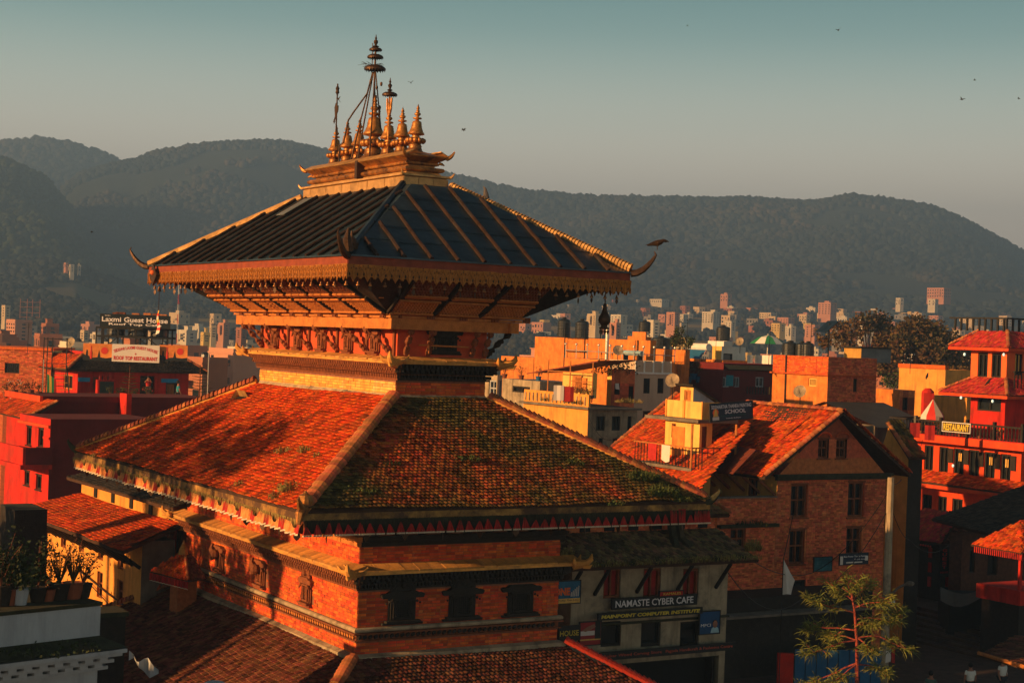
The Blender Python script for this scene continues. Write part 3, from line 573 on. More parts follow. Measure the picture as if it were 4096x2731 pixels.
# ---- bracket zone of the top storey
mb = MB(); mb.ring([(2.30, 6.05, Z(.62)), (AE-.25, BE-.25, ZE-.30), (AE-.2, BE-.2, ZE-.06)]); mb.build('soffit', DARKW, temple)
def beam_ring(name, a, b, z0, z1, t, m):
    for fk in 'LREB':
        fr = FACES[fk](a, b); e = .14 if fk in 'LE' else -.002; mb = MB(); mb.obox(FP(fr, -e, -t, z0), fr[1]*(fr[3]+2*e), fr[2]*t, ZV*(z1-z0)); mb.build(name, m, temple)
beam_ring('bearing_beam', 2.17, 5.92, Z(.14), Z(.46), .3, WOODL)
beam_ring('rail', 2.24, 5.99, Z(.47), Z(.54), .25, WOODL); beam_ring('rail', 2.29, 6.04, Z(.56), Z(.63), .25, WOODL)
SL = (AE-2.30, (ZE-.30)-Z(.62))
for fk in 'LR':
    fr = FACES[fk](2.30, 6.05); nrm = (fr[2]*SL[1]-ZV*SL[0]).normalized()
    def sp_(u, s, o=0): return FP(fr, u, SL[0]*s*.9, Z(.62)+SL[1]*s)+nrm*o
    n = 7 if fk == 'L' else 3; pw = fr[3]/n
    bl = MB(); bl.obox((0, 0, 0), fr[1]*.07, fr[2]*.05, ZV*.17); blm = bl.data('rail_block', WOOD)
    for i in range(int(fr[3]/1.1)+1): 
        for k in (-.09, 0, .09): link('rail_block', blm, temple, FP(fr, .3+i*1.1+k, -.02, Z(.465)))
    for tier, (s0, s1) in enumerate(((.03, .33), (.42, .95))):
        for i in range(n):
            k0 = fr[3]*i/n; u0, u1 = k0+.14, k0+pw-.08; lean = .35*(s1-s0)*3 if fk == 'L' else .3
            def q(t, s, o=0): s_ = s0+(s1-s0)*s; spread = (t*2-1)*0; return sp_(k0+.1+(pw-.2)*t-lean*s*.25*(1-i/(n-1)*1.0)+lean*.25*s*(i/(n-1)), s_, o)
            mb = MB(); mb.quad(q(0, 0, .02), q(1, 0, .02), q(1, 1, .02), q(0, 1, .02))
            nu, nv = 13, (6 if tier == 0 else 8)
            for iu in range(nu):
                for iv in range(nv):
                    c = [(iu+.12)/nu, (iv+.12)/nv, (iu+.88)/nu, (iv+.88)/nv]; P4 = [q(c[0], c[1], .022), q(c[2], c[1], .022), q(c[2], c[3], .022), q(c[0], c[3], .022)]; ce = q((c[0]+c[2])/2, (c[1]+c[3])/2, .075)
                    mb.add(P4+[ce], [(0, 1, 4), (1, 2, 4), (2, 3, 4), (3, 0, 4)])
            mb.build('lattice_panel', WOODL if tier == 0 else WOOD, temple)
            mb = MB()
            for k, (s, o, h) in enumerate(((-.06, .03, .07), (.02, .06, .06), (.95, .04, .08))): mb.obox(q(0, s, o), q(1, s, o)-q(0, s, o), nrm*.05, (q(0, s+.05, o)-q(0, s, o))*1.2)
            mb.build('lattice_rail', WOODL, temple)
            mb = MB(); a0, a1 = q(0, -.05, .03)-fr[1]*.12, q(0, 1.1, .03)-fr[1]*.12; mb.tube([a0, (a0+a1)/2+nrm*.03, a1], .06, 5); mb.build('rafter', DARKW, temple)
    fr2 = FACES[fk](2.92, 6.67)
    mb = MB(); mb.obox(FP(fr2, -.05, -.15, Z(1.0)), fr2[1]*(fr2[3]+.1), fr2[2]*.15, ZV*.06); mb.build('cornice_board', WOODL, temple)
    n2 = int(fr2[3]/.52)
    pc = MB(); pts = [Vector((0, 0, 0))]; pc.add([fr2[1]*0+fr2[2]*0, fr2[1]*.5, fr2[1]*.5+fr2[2]*.16+ZV*.03, fr2[2]*.16+ZV*.03, ZV*.1, fr2[1]*.5+ZV*.14, fr2[1]*.5+fr2[2]*.2+ZV*.12, fr2[2]*.17+ZV*.07], [(0, 1, 2, 3), (7, 6, 5, 4), (3, 2, 6, 7), (0, 3, 7, 4), (1, 5, 6, 2)]); pm = pc.data('cornice_leaf', LEDGE)
    for i in range(n2): link('cornice_leaf', pm, temple, FP(fr2, .05+fr2[3]*i/n2, -.02, Z(1.06)))
# struts
def strut(fr, u, u2, z0, z1, n0, n1, m=WOOD, lean=0.):
    mb = MB(); k = 9; pts = []; rs = []
    for i in range(k):
        t = i/(k-1); pts.append(FP(fr, u+(u2-u)*t, n0+(n1-n0)*(t**1.3), z0+(z1-z0)*t)); rs.append(.075+.03*math.sin(t*15)+.025*math.sin(t*31))
    mb.tube(pts, rs, 6)
    for t in (.15, .35, .55, .72): 
        i = int(t*(k-1)); p = pts[i]; mb.sphere(p+fr[1]*.06, .07, n=6); mb.sphere(p+fr[2]*.05-fr[1]*.05, .06, n=6)
    mb.sphere(pts[-2]+fr[2]*.06, .09, n=6); mb.build('strut', m, temple)
frW = FACES['L'](1.53, 5.24)
for y in (4.27, 2.85, .95, -1.12, -3.27, -4.84): strut(frW, y+5.24-.1, y+5.24+.62, Z(-.60), Z(.16), .08, .62)
strut(frW, 10.2, 10.75, Z(-.60), Z(.16), .1, .62)
frR = FACES['R'](1.53, 5.24)
for u in (.25, 1.0, 2.5, 2.95): strut(frR, u, u-.1, Z(-.6), Z(.16), .08, .62)
strut(FACES['E'](1.53, 5.24), .15, -.35, Z(-.6), Z(.16), .1, .62, DARKW)
# upper walls
mb = MB(); mb.ring([(1.53, 5.24, Z(-.78)), (1.53, 5.24, Z(.75)), (2.2, 5.95, Z(.76))]); mb.build('upper_wall', mat('red_ochre_wall', (.50, .075, .025), .85, .25, 2, (.42, .16, .06), .3), temple)
for y in (5.1, 2.79, 1.07, -1.12, -3.26, -5.1):
    mb = MB(); mb.box(-1.60, y-.06, Z(-.75), -1.52, y+.06, Z(.2)); mb.build('post', WOOD, temple)
def carved_window(face, a, b, cu, zb, w, h, arch=False, m=WOOD, wing=.3, dep=.0):
    """carved Newar window: layered frame, long sill and lintel, colonnettes, lattice, optional arched head"""
    fr = FACES[face](a, b)
    def bx(mb, u0, z0, u1, z1, n0, n1): mb.obox(FP(fr, cu+u0, n0, zb+z0), fr[1]*(u1-u0), fr[2]*(n1-n0), ZV*(z1-z0))
    root = MB(); bx(root, -w/2, .02, w/2, h-.02, -.02, .03); wn = root.build('carved_window', DARK, temple)
    mb = MB()
    for k, e in enumerate((.0, .07, .13)):
        n1 = .13-.035*k; t = .05
        bx(mb, -w/2-e, -e*.3, -w/2-e+t, h+e*.3, 0, n1); bx(mb, w/2+e-t, -e*.3, w/2+e, h+e*.3, 0, n1)
        bx(mb, -w/2-e, -e*.3, w/2+e, -e*.3+t, 0, n1-.005); bx(mb, -w/2-e, h+e*.3-t, w/2+e, h+e*.3, 0, n1-.005)
    for sx in (-1, 1):
        u = sx*(w/2-.09); mb.lathe([(.03, .06), (.045, .1), (.03, .14), (.026, .22), (.04, .26), (.026, .3), (.03, h-.12), (.045, h-.07)], FP(fr, cu+u, .1, zb), 7)
    mb.build('window_frame', m, wn)
    mb = MB(); bx(mb, -w/2-wing*.7, -.09, w/2+wing*.7, -.03, 0, .2); bx(mb, -w/2-wing, -.155, w/2+wing, -.092, 0, .14); mb.build('sill', m, wn)
    mb = MB(); P = [(-w/2-wing, h+.02), (w/2+wing, h+.02), (w/2+wing+.05, h+.12), (w/2+wing-.02, h+.16), (-w/2-wing+.02, h+.16), (-w/2-wing-.05, h+.12)]; mb.prism(P, FP(fr, cu, 0, zb), fr[1], ZV, fr[2]*.14)
    P = [(-w/2-wing*.6, h+.163), (w/2+wing*.6, h+.163), (w/2+wing*.3, h+.22), (-w/2-wing*.3, h+.22)]; mb.prism(P, FP(fr, cu, 0, zb), fr[1], ZV, fr[2]*.17)
    for sx in (-1, 1):
        for k in range(3): mb.sphere(FP(fr, cu+sx*(w/2+.04+k*wing*.28), .13, zb+h-.02-.05*k), .05-.008*k, n=6)
    mb.build('lintel', m, wn)
    mb = MB(); nn = 6
    for i in range(1, nn): bx(mb, -w/2+.1+(w-.2)*i/nn-.01, .06, -w/2+.1+(w-.2)*i/nn+.01, h-.06, .05, .075)
    for i in range(1, 9): bx(mb, -w/2+.1, .06+(h-.12)*i/9-.008, w/2-.1, .06+(h-.12)*i/9+.008, .065, .085)
    mb.build('window_lattice', m, wn)
    if arch:
        mb = MB(); pr = []; ww = w/2+.05
        for k in range(13): t = math.pi*k/12; pr.append((math.cos(t)*ww, h+.2+math.sin(t)*ww*.95))
        mb.prism(pr, FP(fr, cu, 0, zb), fr[1], ZV, fr[2]*.1)
        for rr, tr_ in ((ww, .035), (ww*.75, .025)): mb.tube([FP(fr, cu+math.cos(t)*rr, .1, zb+h+.2+math.sin(t)*rr*.95) for t in [math.pi*k/12 for k in range(13)]], tr_, 5)
        mb.sphere(FP(fr, cu, .12, zb+h+.2+ww*.55), .1, n=8); mb.sphere(FP(fr, cu, .1, zb+h+.22+ww), .07, n=6)
        for k in range(9): t = math.pi*(k+.5)/9; mb.sphere(FP(fr, cu+math.cos(t)*ww*1.06, .08, zb+h+.2+math.sin(t)*ww), .05, n=6)
        mb.build('arched_head', m, wn)
for y in (3.92, 1.97, .05, -1.95, -3.83): carved_window('L', 1.53, 5.24, y+5.24, Z(-.52), .36, .46, wing=.14)
carved_window('R', 1.53, 5.24, 1.56, Z(-.42), .62, .42, m=DARKW, wing=.25)
mb = MB(); mb.tube([(-.95, -5.5, Z(-.30)), (.75, -5.5, Z(-.32))], .025, 5); mb.tube([(-.62, -5.52, Z(-.55)), (-.60, -5.52, Z(.12))], .022, 5); mb.build('loose_pole', WOODL, temple)
# ---- ledges with tiles, dragons, dentils
def cornice(a, b, z, out, drop, wa, wb, zw, name='', rows=2, tw=.33):
    """tiled string roof: (a,b,z) is the outer lip, sloping up to the wall"""
    mb = MB(); mb.ring([(a, b, z-.07), (a, b, z), (wa+.02, wb+.02, z+drop)]); mb.ring([(wa, wb, z-.09), (a, b, z-.07)]); mb.build('ledge_slab', LEDGE, temple)
    for fk in 'LREB':
        fr = FACES[fk](a, b); n = int(fr[3]/tw); w = fr[3]/n; dn = (a-wa)
        tm = MB(); tm.add([fr[1]*.008+fr[2]*.03, fr[1]*(w-.008)+fr[2]*.03, fr[1]*(w-.008)-fr[2]*dn*.93+ZV*drop*.95, fr[1]*.008-fr[2]*dn*.93+ZV*drop*.95]+[fr[1]*.008+fr[2]*.03+ZV*.045, fr[1]*(w-.008)+fr[2]*.03+ZV*.045, fr[1]*(w-.008)-fr[2]*dn*.93+ZV*(drop+.02), fr[1]*.008-fr[2]*dn*.93+ZV*(drop+.02)], [(4, 5, 6, 7), (0, 1, 5, 4), (0, 4, 7, 3), (1, 2, 6, 5)])
        me = tm.data('ledge_tile', LEDGE)
        for i in range(n): 
            if fk in 'LR': link('ledge_tile', me, temple, FP(fr, w*i, random.uniform(-.02, .012), z+random.uniform(0, .012)))
        mb = MB()      # three rows of carved dentils under the lip
        for r_, (n1, zz, dw, dh, gap) in enumerate(((dn*.80, z-.19, .07, .09, .13), (dn*.55, z-.34, .10, .12, .17), (dn*.28, z-.50, .06, .10, .115))):
            q = int((fr[3]-2*(dn-n1))/gap)
            for i in range(q):
                u = dn-n1+.02+i*gap; mb.obox(FP(fr, u, -dn, zz), fr[1]*dw, fr[2]*(n1), ZV*dh)
                if r_ == 1: mb.sphere(FP(fr, u+dw*.5, -dn+n1, zz+.03), .05, n=5)
        mb.build('dentils', WOOD if fk == 'L' else DARKW, temple, kind='stuff')  # faces off the sun get darker wood: shade put into the colour
        for n1, zz, hh in ((dn*.86, z-.098, .026), (dn*.62, z-.215, .022), (dn*.36, z-.375, .03), (dn*.2, z-.56, .05)):
            e = dn-n1 if fk in 'LE' else dn-n1+.003
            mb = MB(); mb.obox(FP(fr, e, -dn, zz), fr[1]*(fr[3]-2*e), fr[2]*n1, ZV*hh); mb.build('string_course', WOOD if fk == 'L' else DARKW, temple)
    for sx in (-1, 1):
        for sy in (-1, 1):
            o = bpy.data.objects.new('corner_dragon', None); COL.objects.link(o); o.parent = temple; o.location = (sx*(a-.1), sy*(b-.1), z); o.rotation_euler = (0, 0, math.atan2(sy, sx))
            mb = MB(); mb.tube([(-.15, 0, -.1), (.1, 0, -.02), (.3, 0, .02), (.42, 0, .14), (.44, 0, .3)], [.13, .14, .11, .08, .02], 7); mb.tube([(.2, 0, -.08), (.38, 0, -.1), (.46, 0, -.02)], [.09, .06, .01], 6); mb.build('dragon_head', LEDGE, o)
            for s2 in (-1, 1):
                mb = MB(); mb.tube([(-.05, s2*.14, -.02), (-.02, s2*.36, .04), (.0, s2*.46, .2)], [.1, .07, .015], 6); mb.build('dragon_wing', LEDGE, o)
cornice(1.94, 6.14-.35, Z(-.80), 0, .12, 1.50, 5.21, Z(-1.35))
mb = MB(); mb.ring([(1.53, 5.24, Z(-2.3)), (1.53, 5.24, Z(-.79))]); mb.build('neck_wall', MORTAR, temple)
bricks(temple, 'L', -1.53, -5.24, 5.24, Z(-1.93), Z(-1.42), [], BRICKP, .34, .085, 25, 'u0', -1); bricks(temple, 'R', -5.24, -1.53, 1.53, Z(-1.93), Z(-1.42), [], BRICK, .34, .085, 25, 'u0', -1)  # sun side paler than the right face: light put into the colour
mb = MB(); mb.ring([(1.53, 5.24, Z(-1.78)), (1.60, 5.31, Z(-1.88)), (1.62, 5.33, Z(-2.15))]); mb.build('mortar_fillet', GREYPL, temple)
# ---- middle tiled roof
A2, B2, Z2 = 6.57, 10.12, Z(-4.62); A1, B1, Z1 = 1.60, 5.30, Z(-1.93)
def roof4(a2, b2, z2, a1, b1, z1, mats, parts, w, h, holes=None):
    q2 = [Vector((-a2, -b2, z2)), Vector((a2, -b2, z2)), Vector((a2, b2, z2)), Vector((-a2, b2, z2))]; q1 = [Vector((-a1, -b1, z1)), Vector((a1, -b1, z1)), Vector((a1, b1, z1)), Vector((-a1, b1, z1))]
    for i, fk in enumerate('REBL'):
        e0, e1, t1, t0 = q2[i], q2[(i+1) % 4], q1[(i+1) % 4], q1[i]
        if fk in 'RL': tile_field(temple, e0, e1, t1, t0, w, h, mats[fk], parts.get(fk, 0), keep=(holes or {}).get(fk), sag=.045, lift=.058)
        else:
            mb = MB(); mb.quad(e0, e1, t1, t0); lo = ZV*-.1; mb.quad(e0+lo, e1+lo, t1+lo, t0+lo); mb.build('roof_slab', TILE, temple)
roof4(A2, B2, Z2, A1, B1, Z1, {'R': TILEM, 'L': TILE}, {'R': 80, 'L': 80}, .14, .145, {'L': lambda x, y: not (5.3 < x < 6.15 and 4.35 < y < 4.75)})
# smoke hatch in the left slope
mb = MB(); fr = FACES['L'](A2, B2); k = 1
q2 = Vector((-A2, B2, Z2)); up2 = Vector(((A2-A1), 0, Z1-Z2)).normalized(); n2 = Vector((-(Z1-Z2), 0, (A2-A1))).normalized(); hx = Vector((0, -1, 0))
P0 = q2+hx*5.3+up2*4.3; mb.quad(P0+n2*.03, P0+hx*.8+n2*.03, P0+hx*.8+up2*.42+n2*.03, P0+up2*.42+n2*.03, DARK); mb.add([P0+n2*.03+up2*.42, P0+hx*.8+n2*.03+up2*.42, P0+hx*.8+up2*.40+n2*.28, P0+up2*.42+n2*.28, P0+n2*.05, P0+hx*.8+n2*.05], [(0, 1, 2, 3), (0, 3, 4)], GOLDP); mb.build('roof_hatch', None, temple)
for sx, sy, m in ((-1, -1, RIDGE), (1, -1, RIDGE), (-1, 1, RIDGE)):
    p0 = Vector((sx*A2*.985, sy*B2*.99, Z2+.10)); p1 = Vector((sx*A1, sy*B1, Z1+.12))
    ridge_caps(temple, p0, p1, .2, .16, m)
    mb = MB(); d = p1-p0; mb.tube([p0-ZV*.07, p1-ZV*.07], .16, 6); mb.build('ridge_bed', LEDGE, temple)
    horn('eave_horn', (sx*A2*.97, sy*B2*.98, Z2-.05), (sx, sy, 0), MOSS if sy > 0 or sx > 0 else GOLD, .55, .38, .14)
mb = MB(); mb.lathe([(.05, 0), (.2, .03), (.22, .15), (.16, .3), (.06, .36), (.02, .42)], (-A2+.16, -B2+.18, Z2+.1), 12); mb.tube([(-A2+.12, -B2+.1, Z2+.1), (-A2-.12, -B2-.12, Z2-.05), (-A2-.16, -B2-.16, Z2-.3)], [.16, .12, .05], 6); mb.build('corner_ornament', GOLD, temple)
for fk in 'LREB':      # eave board, painted strip, thatch fringe
    fr = FACES[fk](A2+.0, B2+.0); e = .002 if fk in 'LE' else .09
    mb = MB(); mb.obox(FP(fr, e, -.09, Z2-.24), fr[1]*(fr[3]-2*e), fr[2]*.085, ZV*.18); mb.build('eave_board', mat('faded_painted_board', (.36, .19, .045), .85, .5, 2.5, (.08, .04, .02), .52), temple)
    mb = MB(); mb.obox(FP(fr, e+.05, -.16, Z2-.60), fr[1]*(fr[3]-2*e-.1), fr[2]*.06, ZV*.36); mb.build('valance_board', WOOD if fk == 'L' else DARKW, temple)  # flanks off the sun carry their shade in a darker wood
    if fk in 'LR':
        mb = MB()
        for i in range(int(fr[3]/.022)):
            u = .05+i*.022; l = random.uniform(.12, .3); n_ = random.uniform(-.02, .05); dx = random.uniform(-.05, .05); mb.add([FP(fr, u, n_, Z2-.22), FP(fr, u+.02, n_, Z2-.22), FP(fr, u+.01+dx, n_+.03, Z2-.22-l)], [(0, 1, 2)])
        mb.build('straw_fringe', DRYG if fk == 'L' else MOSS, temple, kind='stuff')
# pleated cloth skirt: left flank, one long strip; right, gathered bunches
fr = FACES['L'](A2, B2); mb = MB(); n = 420; zt = Z2-.28; row = [[], [], [], []]
for i in range(n+1):
    u = .1+(fr[3]-.3)*i/n; ph = math.sin(i*.9)+.5*math.sin(i*2.3+1); big = .1*max(0, math.sin(i*.07+math.sin(i*.021)*3))
    top = zt-.03*abs(math.sin(i*.11))-(.16*(max(0, math.sin(i*.225))**2)); bot = zt-.33-big*.3-.02*ph
    row[0].append(FP(fr, u, .0+.012*ph, top)); row[1].append(FP(fr, u, .03+.035*ph, bot+.05)); row[2].append(FP(fr, u+.01*ph, .035+.04*ph, bot+.045)); row[3].append(FP(fr, u+.01*ph, .035+.042*ph, bot))
for i in range(n):
    mb.quad(row[0][i], row[0][i+1], row[1][i+1], row[1][i], CLOTHY if (i//7) % 3 else CLOTHR); mb.quad(row[2][i], row[2][i+1], row[3][i+1], row[3][i], CLOTHW)
mb.build('cloth_skirt', None, temple)
fr = FACES['R'](A2, B2); n = 44; w = fr[3]/n
for i in range(n):
    mb = MB(); big = i in (n-1, n-2, n-4, n-5) ; k = 10; r0, r1, r2, r3 = [], [], [], []; hh = random.uniform(.22, .32)+(.12 if big else 0); apex = random.uniform(.35, .65)
    for j in range(k+1):
        t = j/k; ph = math.sin(j*2.2+i); tt = apex+(t-apex)*(.16 if not big else .9); r0.append(FP(fr, w*(i+tt), .0, Z2-.62+hh)); r1.append(FP(fr, w*(i+.04+.92*t), .04+.03*ph, Z2-.60)); r2.append(FP(fr, w*(i+.04+.92*t), .045+.035*ph, Z2-.602)); r3.append(FP(fr, w*(i+.04+.92*t), .045+.036*ph, Z2-.645+.008*ph))
    for j in range(k): mb.quad(r0[j], r0[j+1], r1[j+1], r1[j], CLOTHR); mb.quad(r2[j], r2[j+1], r3[j+1], r3[j], CLOTHW)
    mb.build('cloth_gather', None, temple)
for fk, n in (('L', 17), ('R', 11)):
    fr = FACES[fk](A2-.25, B2-.25)
    for i in range(n): q = link('eave_leaf', lfm, temple, FP(fr, fr[3]*(i+.5)/n, 0, Z2-.42)); q.rotation_euler = (0, 0, random.uniform(0, 3)); q.data.materials; q.scale = (1.6, 1.6, 1.25)
mb = MB(); mb.ring([(3.36, 6.97, Z(-5.55)), (A2-.3, B2-.3, Z2-.30), (A2-.1, B2-.1, Z2-.1)]); mb.build('soffit', DARKW, temple)
for fk in 'LR':
    fr = FACES[fk](3.36, 6.97)
    for i in range(18 if fk == 'L' else 9):
        u = (i+.5)*fr[3]/(18 if fk == 'L' else 9); mb = MB(); mb.tube([FP(fr, u, .02, Z(-5.72)), FP(fr, u, 2.8, Z2-.42)], .06, 4); mb.build('rafter', DARKW, temple)
# ---- lower storey
mb = MB(); mb.ring([(3.36, 6.97, Z(-9.4)), (3.36, 6.97, Z(-5.5))]); mb.build('lower_wall', MORTAR, temple)
for fk in 'LREB':
    fr = FACES[fk](3.46, 7.07); e = 0 if fk in 'LE' else .101; mb = MB(); mb.obox(FP(fr, e, -.1, Z(-6.02)), fr[1]*(fr[3]-2*e), fr[2]*.1, ZV*.12); mb.build('string_course', WOODL if fk == 'L' else DARKW, temple)  # lighter wood on the sun flank, shade coloured in on the rest
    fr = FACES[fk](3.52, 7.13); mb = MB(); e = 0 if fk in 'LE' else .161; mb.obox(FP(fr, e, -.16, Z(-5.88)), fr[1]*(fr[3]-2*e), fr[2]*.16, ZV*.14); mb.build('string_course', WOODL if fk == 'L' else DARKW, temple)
bricks(temple, 'L', -3.36, -6.97, 6.97, Z(-6.52), Z(-6.04), [], BRICK, .28, .085, 10, 'u0'); bricks(temple, 'R', -6.97, -3.36, 3.36, Z(-6.52), Z(-6.04), [], BRICK, .28, .085, 10, 'u0')
cornice(3.85, 7.46, Z(-6.70), 0, .17, 3.34, 6.95, 0, tw=.42)
wl = [(3.60, .42, .52, False), (.02, .42, .52, False), (-3.55, .42, .5, True)]
hl = [(y-.3, Z(-8.15), y+.3, Z(-7.5)) for y, *_ in wl]
bricks(temple, 'L', -3.36, -6.97, 6.97, Z(-8.30), Z(-7.26), hl, BRICK, .28, .085, 70, 'u0'); bricks(temple, 'R', -6.97, -3.36, 3.36, Z(-8.33), Z(-7.26), [], BRICK, .28, .085, 70, 'u0')
for y, w, h, ar in wl: carved_window('L', 3.36, 6.97, y+6.97, Z(-8.08), w, h, ar, wing=.2)
for y in (3.60, .02):     # leaning carved figures beside two windows
    mb = MB(); fr = FACES['L'](3.36, 6.97); u = y+6.97; mb.tube([FP(fr, u+.55, .1, Z(-7.36)), FP(fr, u+.3, .22, Z(-7.52)), FP(fr, u+.05, .25, Z(-7.6))], [.06, .12, .1], 6); mb.sphere(FP(fr, u+.0, .25, Z(-7.62)), .17, n=8); mb.sphere(FP(fr, u+.2, .26, Z(-7.75)), .1, n=8); mb.build('carved_crest', WOOD, temple)
for u in (-1.98, 0, 2.0): carved_window('R', 3.36, 6.97, u+3.36, Z(-8.12), .62, .58, u < 1, m=DARKW, wing=.34)  # right-hand windows in darker wood to render the shaded face
torus_ring('stone_string_course', 3.40, 7.01, Z(-8.38), .09, GREYPL)
mb = MB(); mb.ring([(3.36, 6.97, Z(-8.45)), (3.50, 7.11, Z(-8.46)), (3.50, 7.11, Z(-8.50)), (3.38, 6.99, Z(-8.52)), (3.38, 6.99, Z(-8.66)), (3.45, 7.06, Z(-8.67)), (3.45, 7.06, Z(-8.70)), (3.36, 6.97, Z(-8.71))]); mb.build('frieze', WOOD, temple)
for fk in 'LR':
    fr = FACES[fk](3.38, 6.99); mb = MB()
    for i in range(int(fr[3]/.17)): mb.obox(FP(fr, .05+i*.17, 0, Z(-8.64)), fr[1]*.09+ZV*.05, fr[2]*.08, ZV*.07-fr[1]*.02)
    mb.build('rope_moulding', WOODL if fk == 'L' else DARKW, temple, kind='stuff')  # right-hand moulding has its shade in the wood colour
bricks(temple, 'L', -3.36, -6.97, 6.97, Z(-9.08), Z(-8.72), [], BRICK, .28, .085, 45, 'u0'); bricks(temple, 'R', -6.97, -3.36, 3.36, Z(-9.08), Z(-8.72), [], BRICK, .28, .085, 45, 'u0')
mb = MB(); mb.ring([(3.38, 6.99, Z(-9.06)), (3.56, 7.17, Z(-9.12)), (3.58, 7.19, Z(-9.6))]); mb.build('mortar_fillet', GREYPL, temple)
# ---- bottom tiled roof and the ground storey
A4, B4, Z4 = 8.6, 12.2, Z(-12.15); A3, B3, Z3 = 3.5, 7.1, Z(-9.22)
roof4(A4, B4, Z4, A3, B3, Z3, {'R': TILEO, 'L': TILEO}, {'R': 0, 'L': 60}, .15, .15)
for sx, sy in ((-1, -1), (1, -1), (-1, 1)):
    ridge_caps(temple, (sx*A4, sy*B4, Z4+.12), (sx*A3, sy*B3, Z3+.14), .19, .16, REDP if (sx, sy) == (1, -1) else RIDGE)
mb = MB(); mb.ring([(5.2, 8.8, 0), (5.2, 8.8, Z(-12.4)), (A4-.2, B4-.2, Z4-.12)]); mb.build('ground_storey', OLDBRICK, temple)
mb = MB(); mb.ring([(6.6, 10.2, 0), (6.6, 10.2, .9), (6.0, 9.6, .92), (5.1, 8.7, .93)]); mb.build('plinth', OLDBRICK, temple)
# hanging bell at the right corner, flag at the left corner
hb = thing('hanging_bell', 'large dark brass bell ornament hanging below the right corner of the top roof', 'bell', TC+TF.u*(AE-.55)+TF.v*(-(BE-.5))+ZV*(ZE-1.75), YAW)
mb = MB(); mb.tube([(0, 0, .6), (0, 0, 1.1)], .02, 5); mb.build('chain', BRONZE, hb)
mb = MB(); mb.lathe([(.02, .78), (.05, .76), (.07, .6), (.10, .5), (.16, .4), (.19, .28), (.17, .2), (.1, .12), (.1, .08), (.15, .05), (.15, .01), (.1, 0)], n=14); mb.build('bell_body', BRONZE, hb, smooth=True)
for k in range(9):
    a = k*2*math.pi/9; mb = MB(); c = Vector((math.cos(a)*.14, math.sin(a)*.14, 0)); t = Vector((-math.sin(a), math.cos(a), 0)); mb.add([c, c+t*.04-ZV*.06, c-ZV*.16, c-t*.04-ZV*.06, c*1.1-ZV*.06], [(0, 1, 4), (1, 2, 4), (2, 3, 4), (3, 0, 4)]); mb.build('bell_leaf', BRONZE, hb)
fl = thing('prayer_flag', 'small hanging banner striped red, white and yellow below the left corner of the top roof', 'flag', TC+TF.u*(-AE+.1)+TF.v*(BE-.95)+ZV*(ZE-2.35), YAW)
mb = MB(); mb.tube([(0, 0, .75), (0, 0, 1.5)], .012, 4); mb.lathe([(.01, 1.55), (.05, 1.5), (.08, 1.42), (.02, 1.41)], n=8); mb.build('cord', BRONZE, fl)
cols = [YELC, LETR, SIGNW, YELC, LETR, SIGNW, LETR, SIGNW]
for i in range(8):
    mb = MB(); z0, z1 = .75-.1*i, .75-.1*(i+1); w0, w1 = .03+.018*i, .03+.018*(i+1); f = lambda z: .03*math.sin(z*9)
    for j in range(4): a0, a1 = -1+j*.5, -.5+j*.5; mb.quad((f(z0)+.02*math.sin(j*3), a0*w0, z0), (f(z0)+.02*math.sin(j*3+3), a1*w0, z0), (f(z1)+.02*math.sin(j*3+3), a1*w1, z1-.03*j*.5), (f(z1)+.02*math.sin(j*3), a0*w1, z1-.03*j*.5))
    mb.build('flag_stripe', cols[i], fl)
# weeds growing on the tiles
def tuft(name, label, P, r, h, n, m, cat='weeds', group=None, flat=.6):
    mb = MB()
    for i in range(n):
        a = random.uniform(0, 6.28); d = r*math.sqrt(random.random()); p = Vector((math.cos(a)*d, math.sin(a)*d, random.uniform(-.02, .02))); l = h*random.uniform(.5, 1.1)*(1-.5*d/r); dv = Vector((random.uniform(-.4, .4), random.uniform(-.4, .4), 1)).normalized()*l; t = Vector((-math.sin(a+1), math.cos(a+1), 0))*random.uniform(.008, .02)
        mb.add([p-t, p+t, p+dv*.6+t*.7, p+dv], [(0, 1, 2), (0, 2, 3)])
        if random.random() < .6:
            c = p+dv*random.uniform(.4, .95); s = random.uniform(.02, .05); b = Vector((random.uniform(-1, 1), random.uniform(-1, 1), random.uniform(-.4, .8))).normalized()*s*1.6; t2 = b.orthogonal().normalized()*s*.7; mb.add([c, c+b*.5+t2, c+b, c+b*.5-t2], [(0, 1, 2, 3)])
    o = mb.build(name, m); o.location = P; return tag(o, label, cat, group)
def on_roof(face, px, py):
    d = ray(px, py); 
    if face == 'L': nrm = TF.u*(-(Z1-Z2))+ZV*(A2-A1); P0 = TC+TF.u*(-A2)+ZV*Z2
    else: nrm = TF.v*(-(Z1-Z2))+ZV*(A2-A1); P0 = TC+TF.v*(-B2)+ZV*Z2
    t = (P0-CAM).dot(nrm)/d.dot(nrm); return CAM+d*t
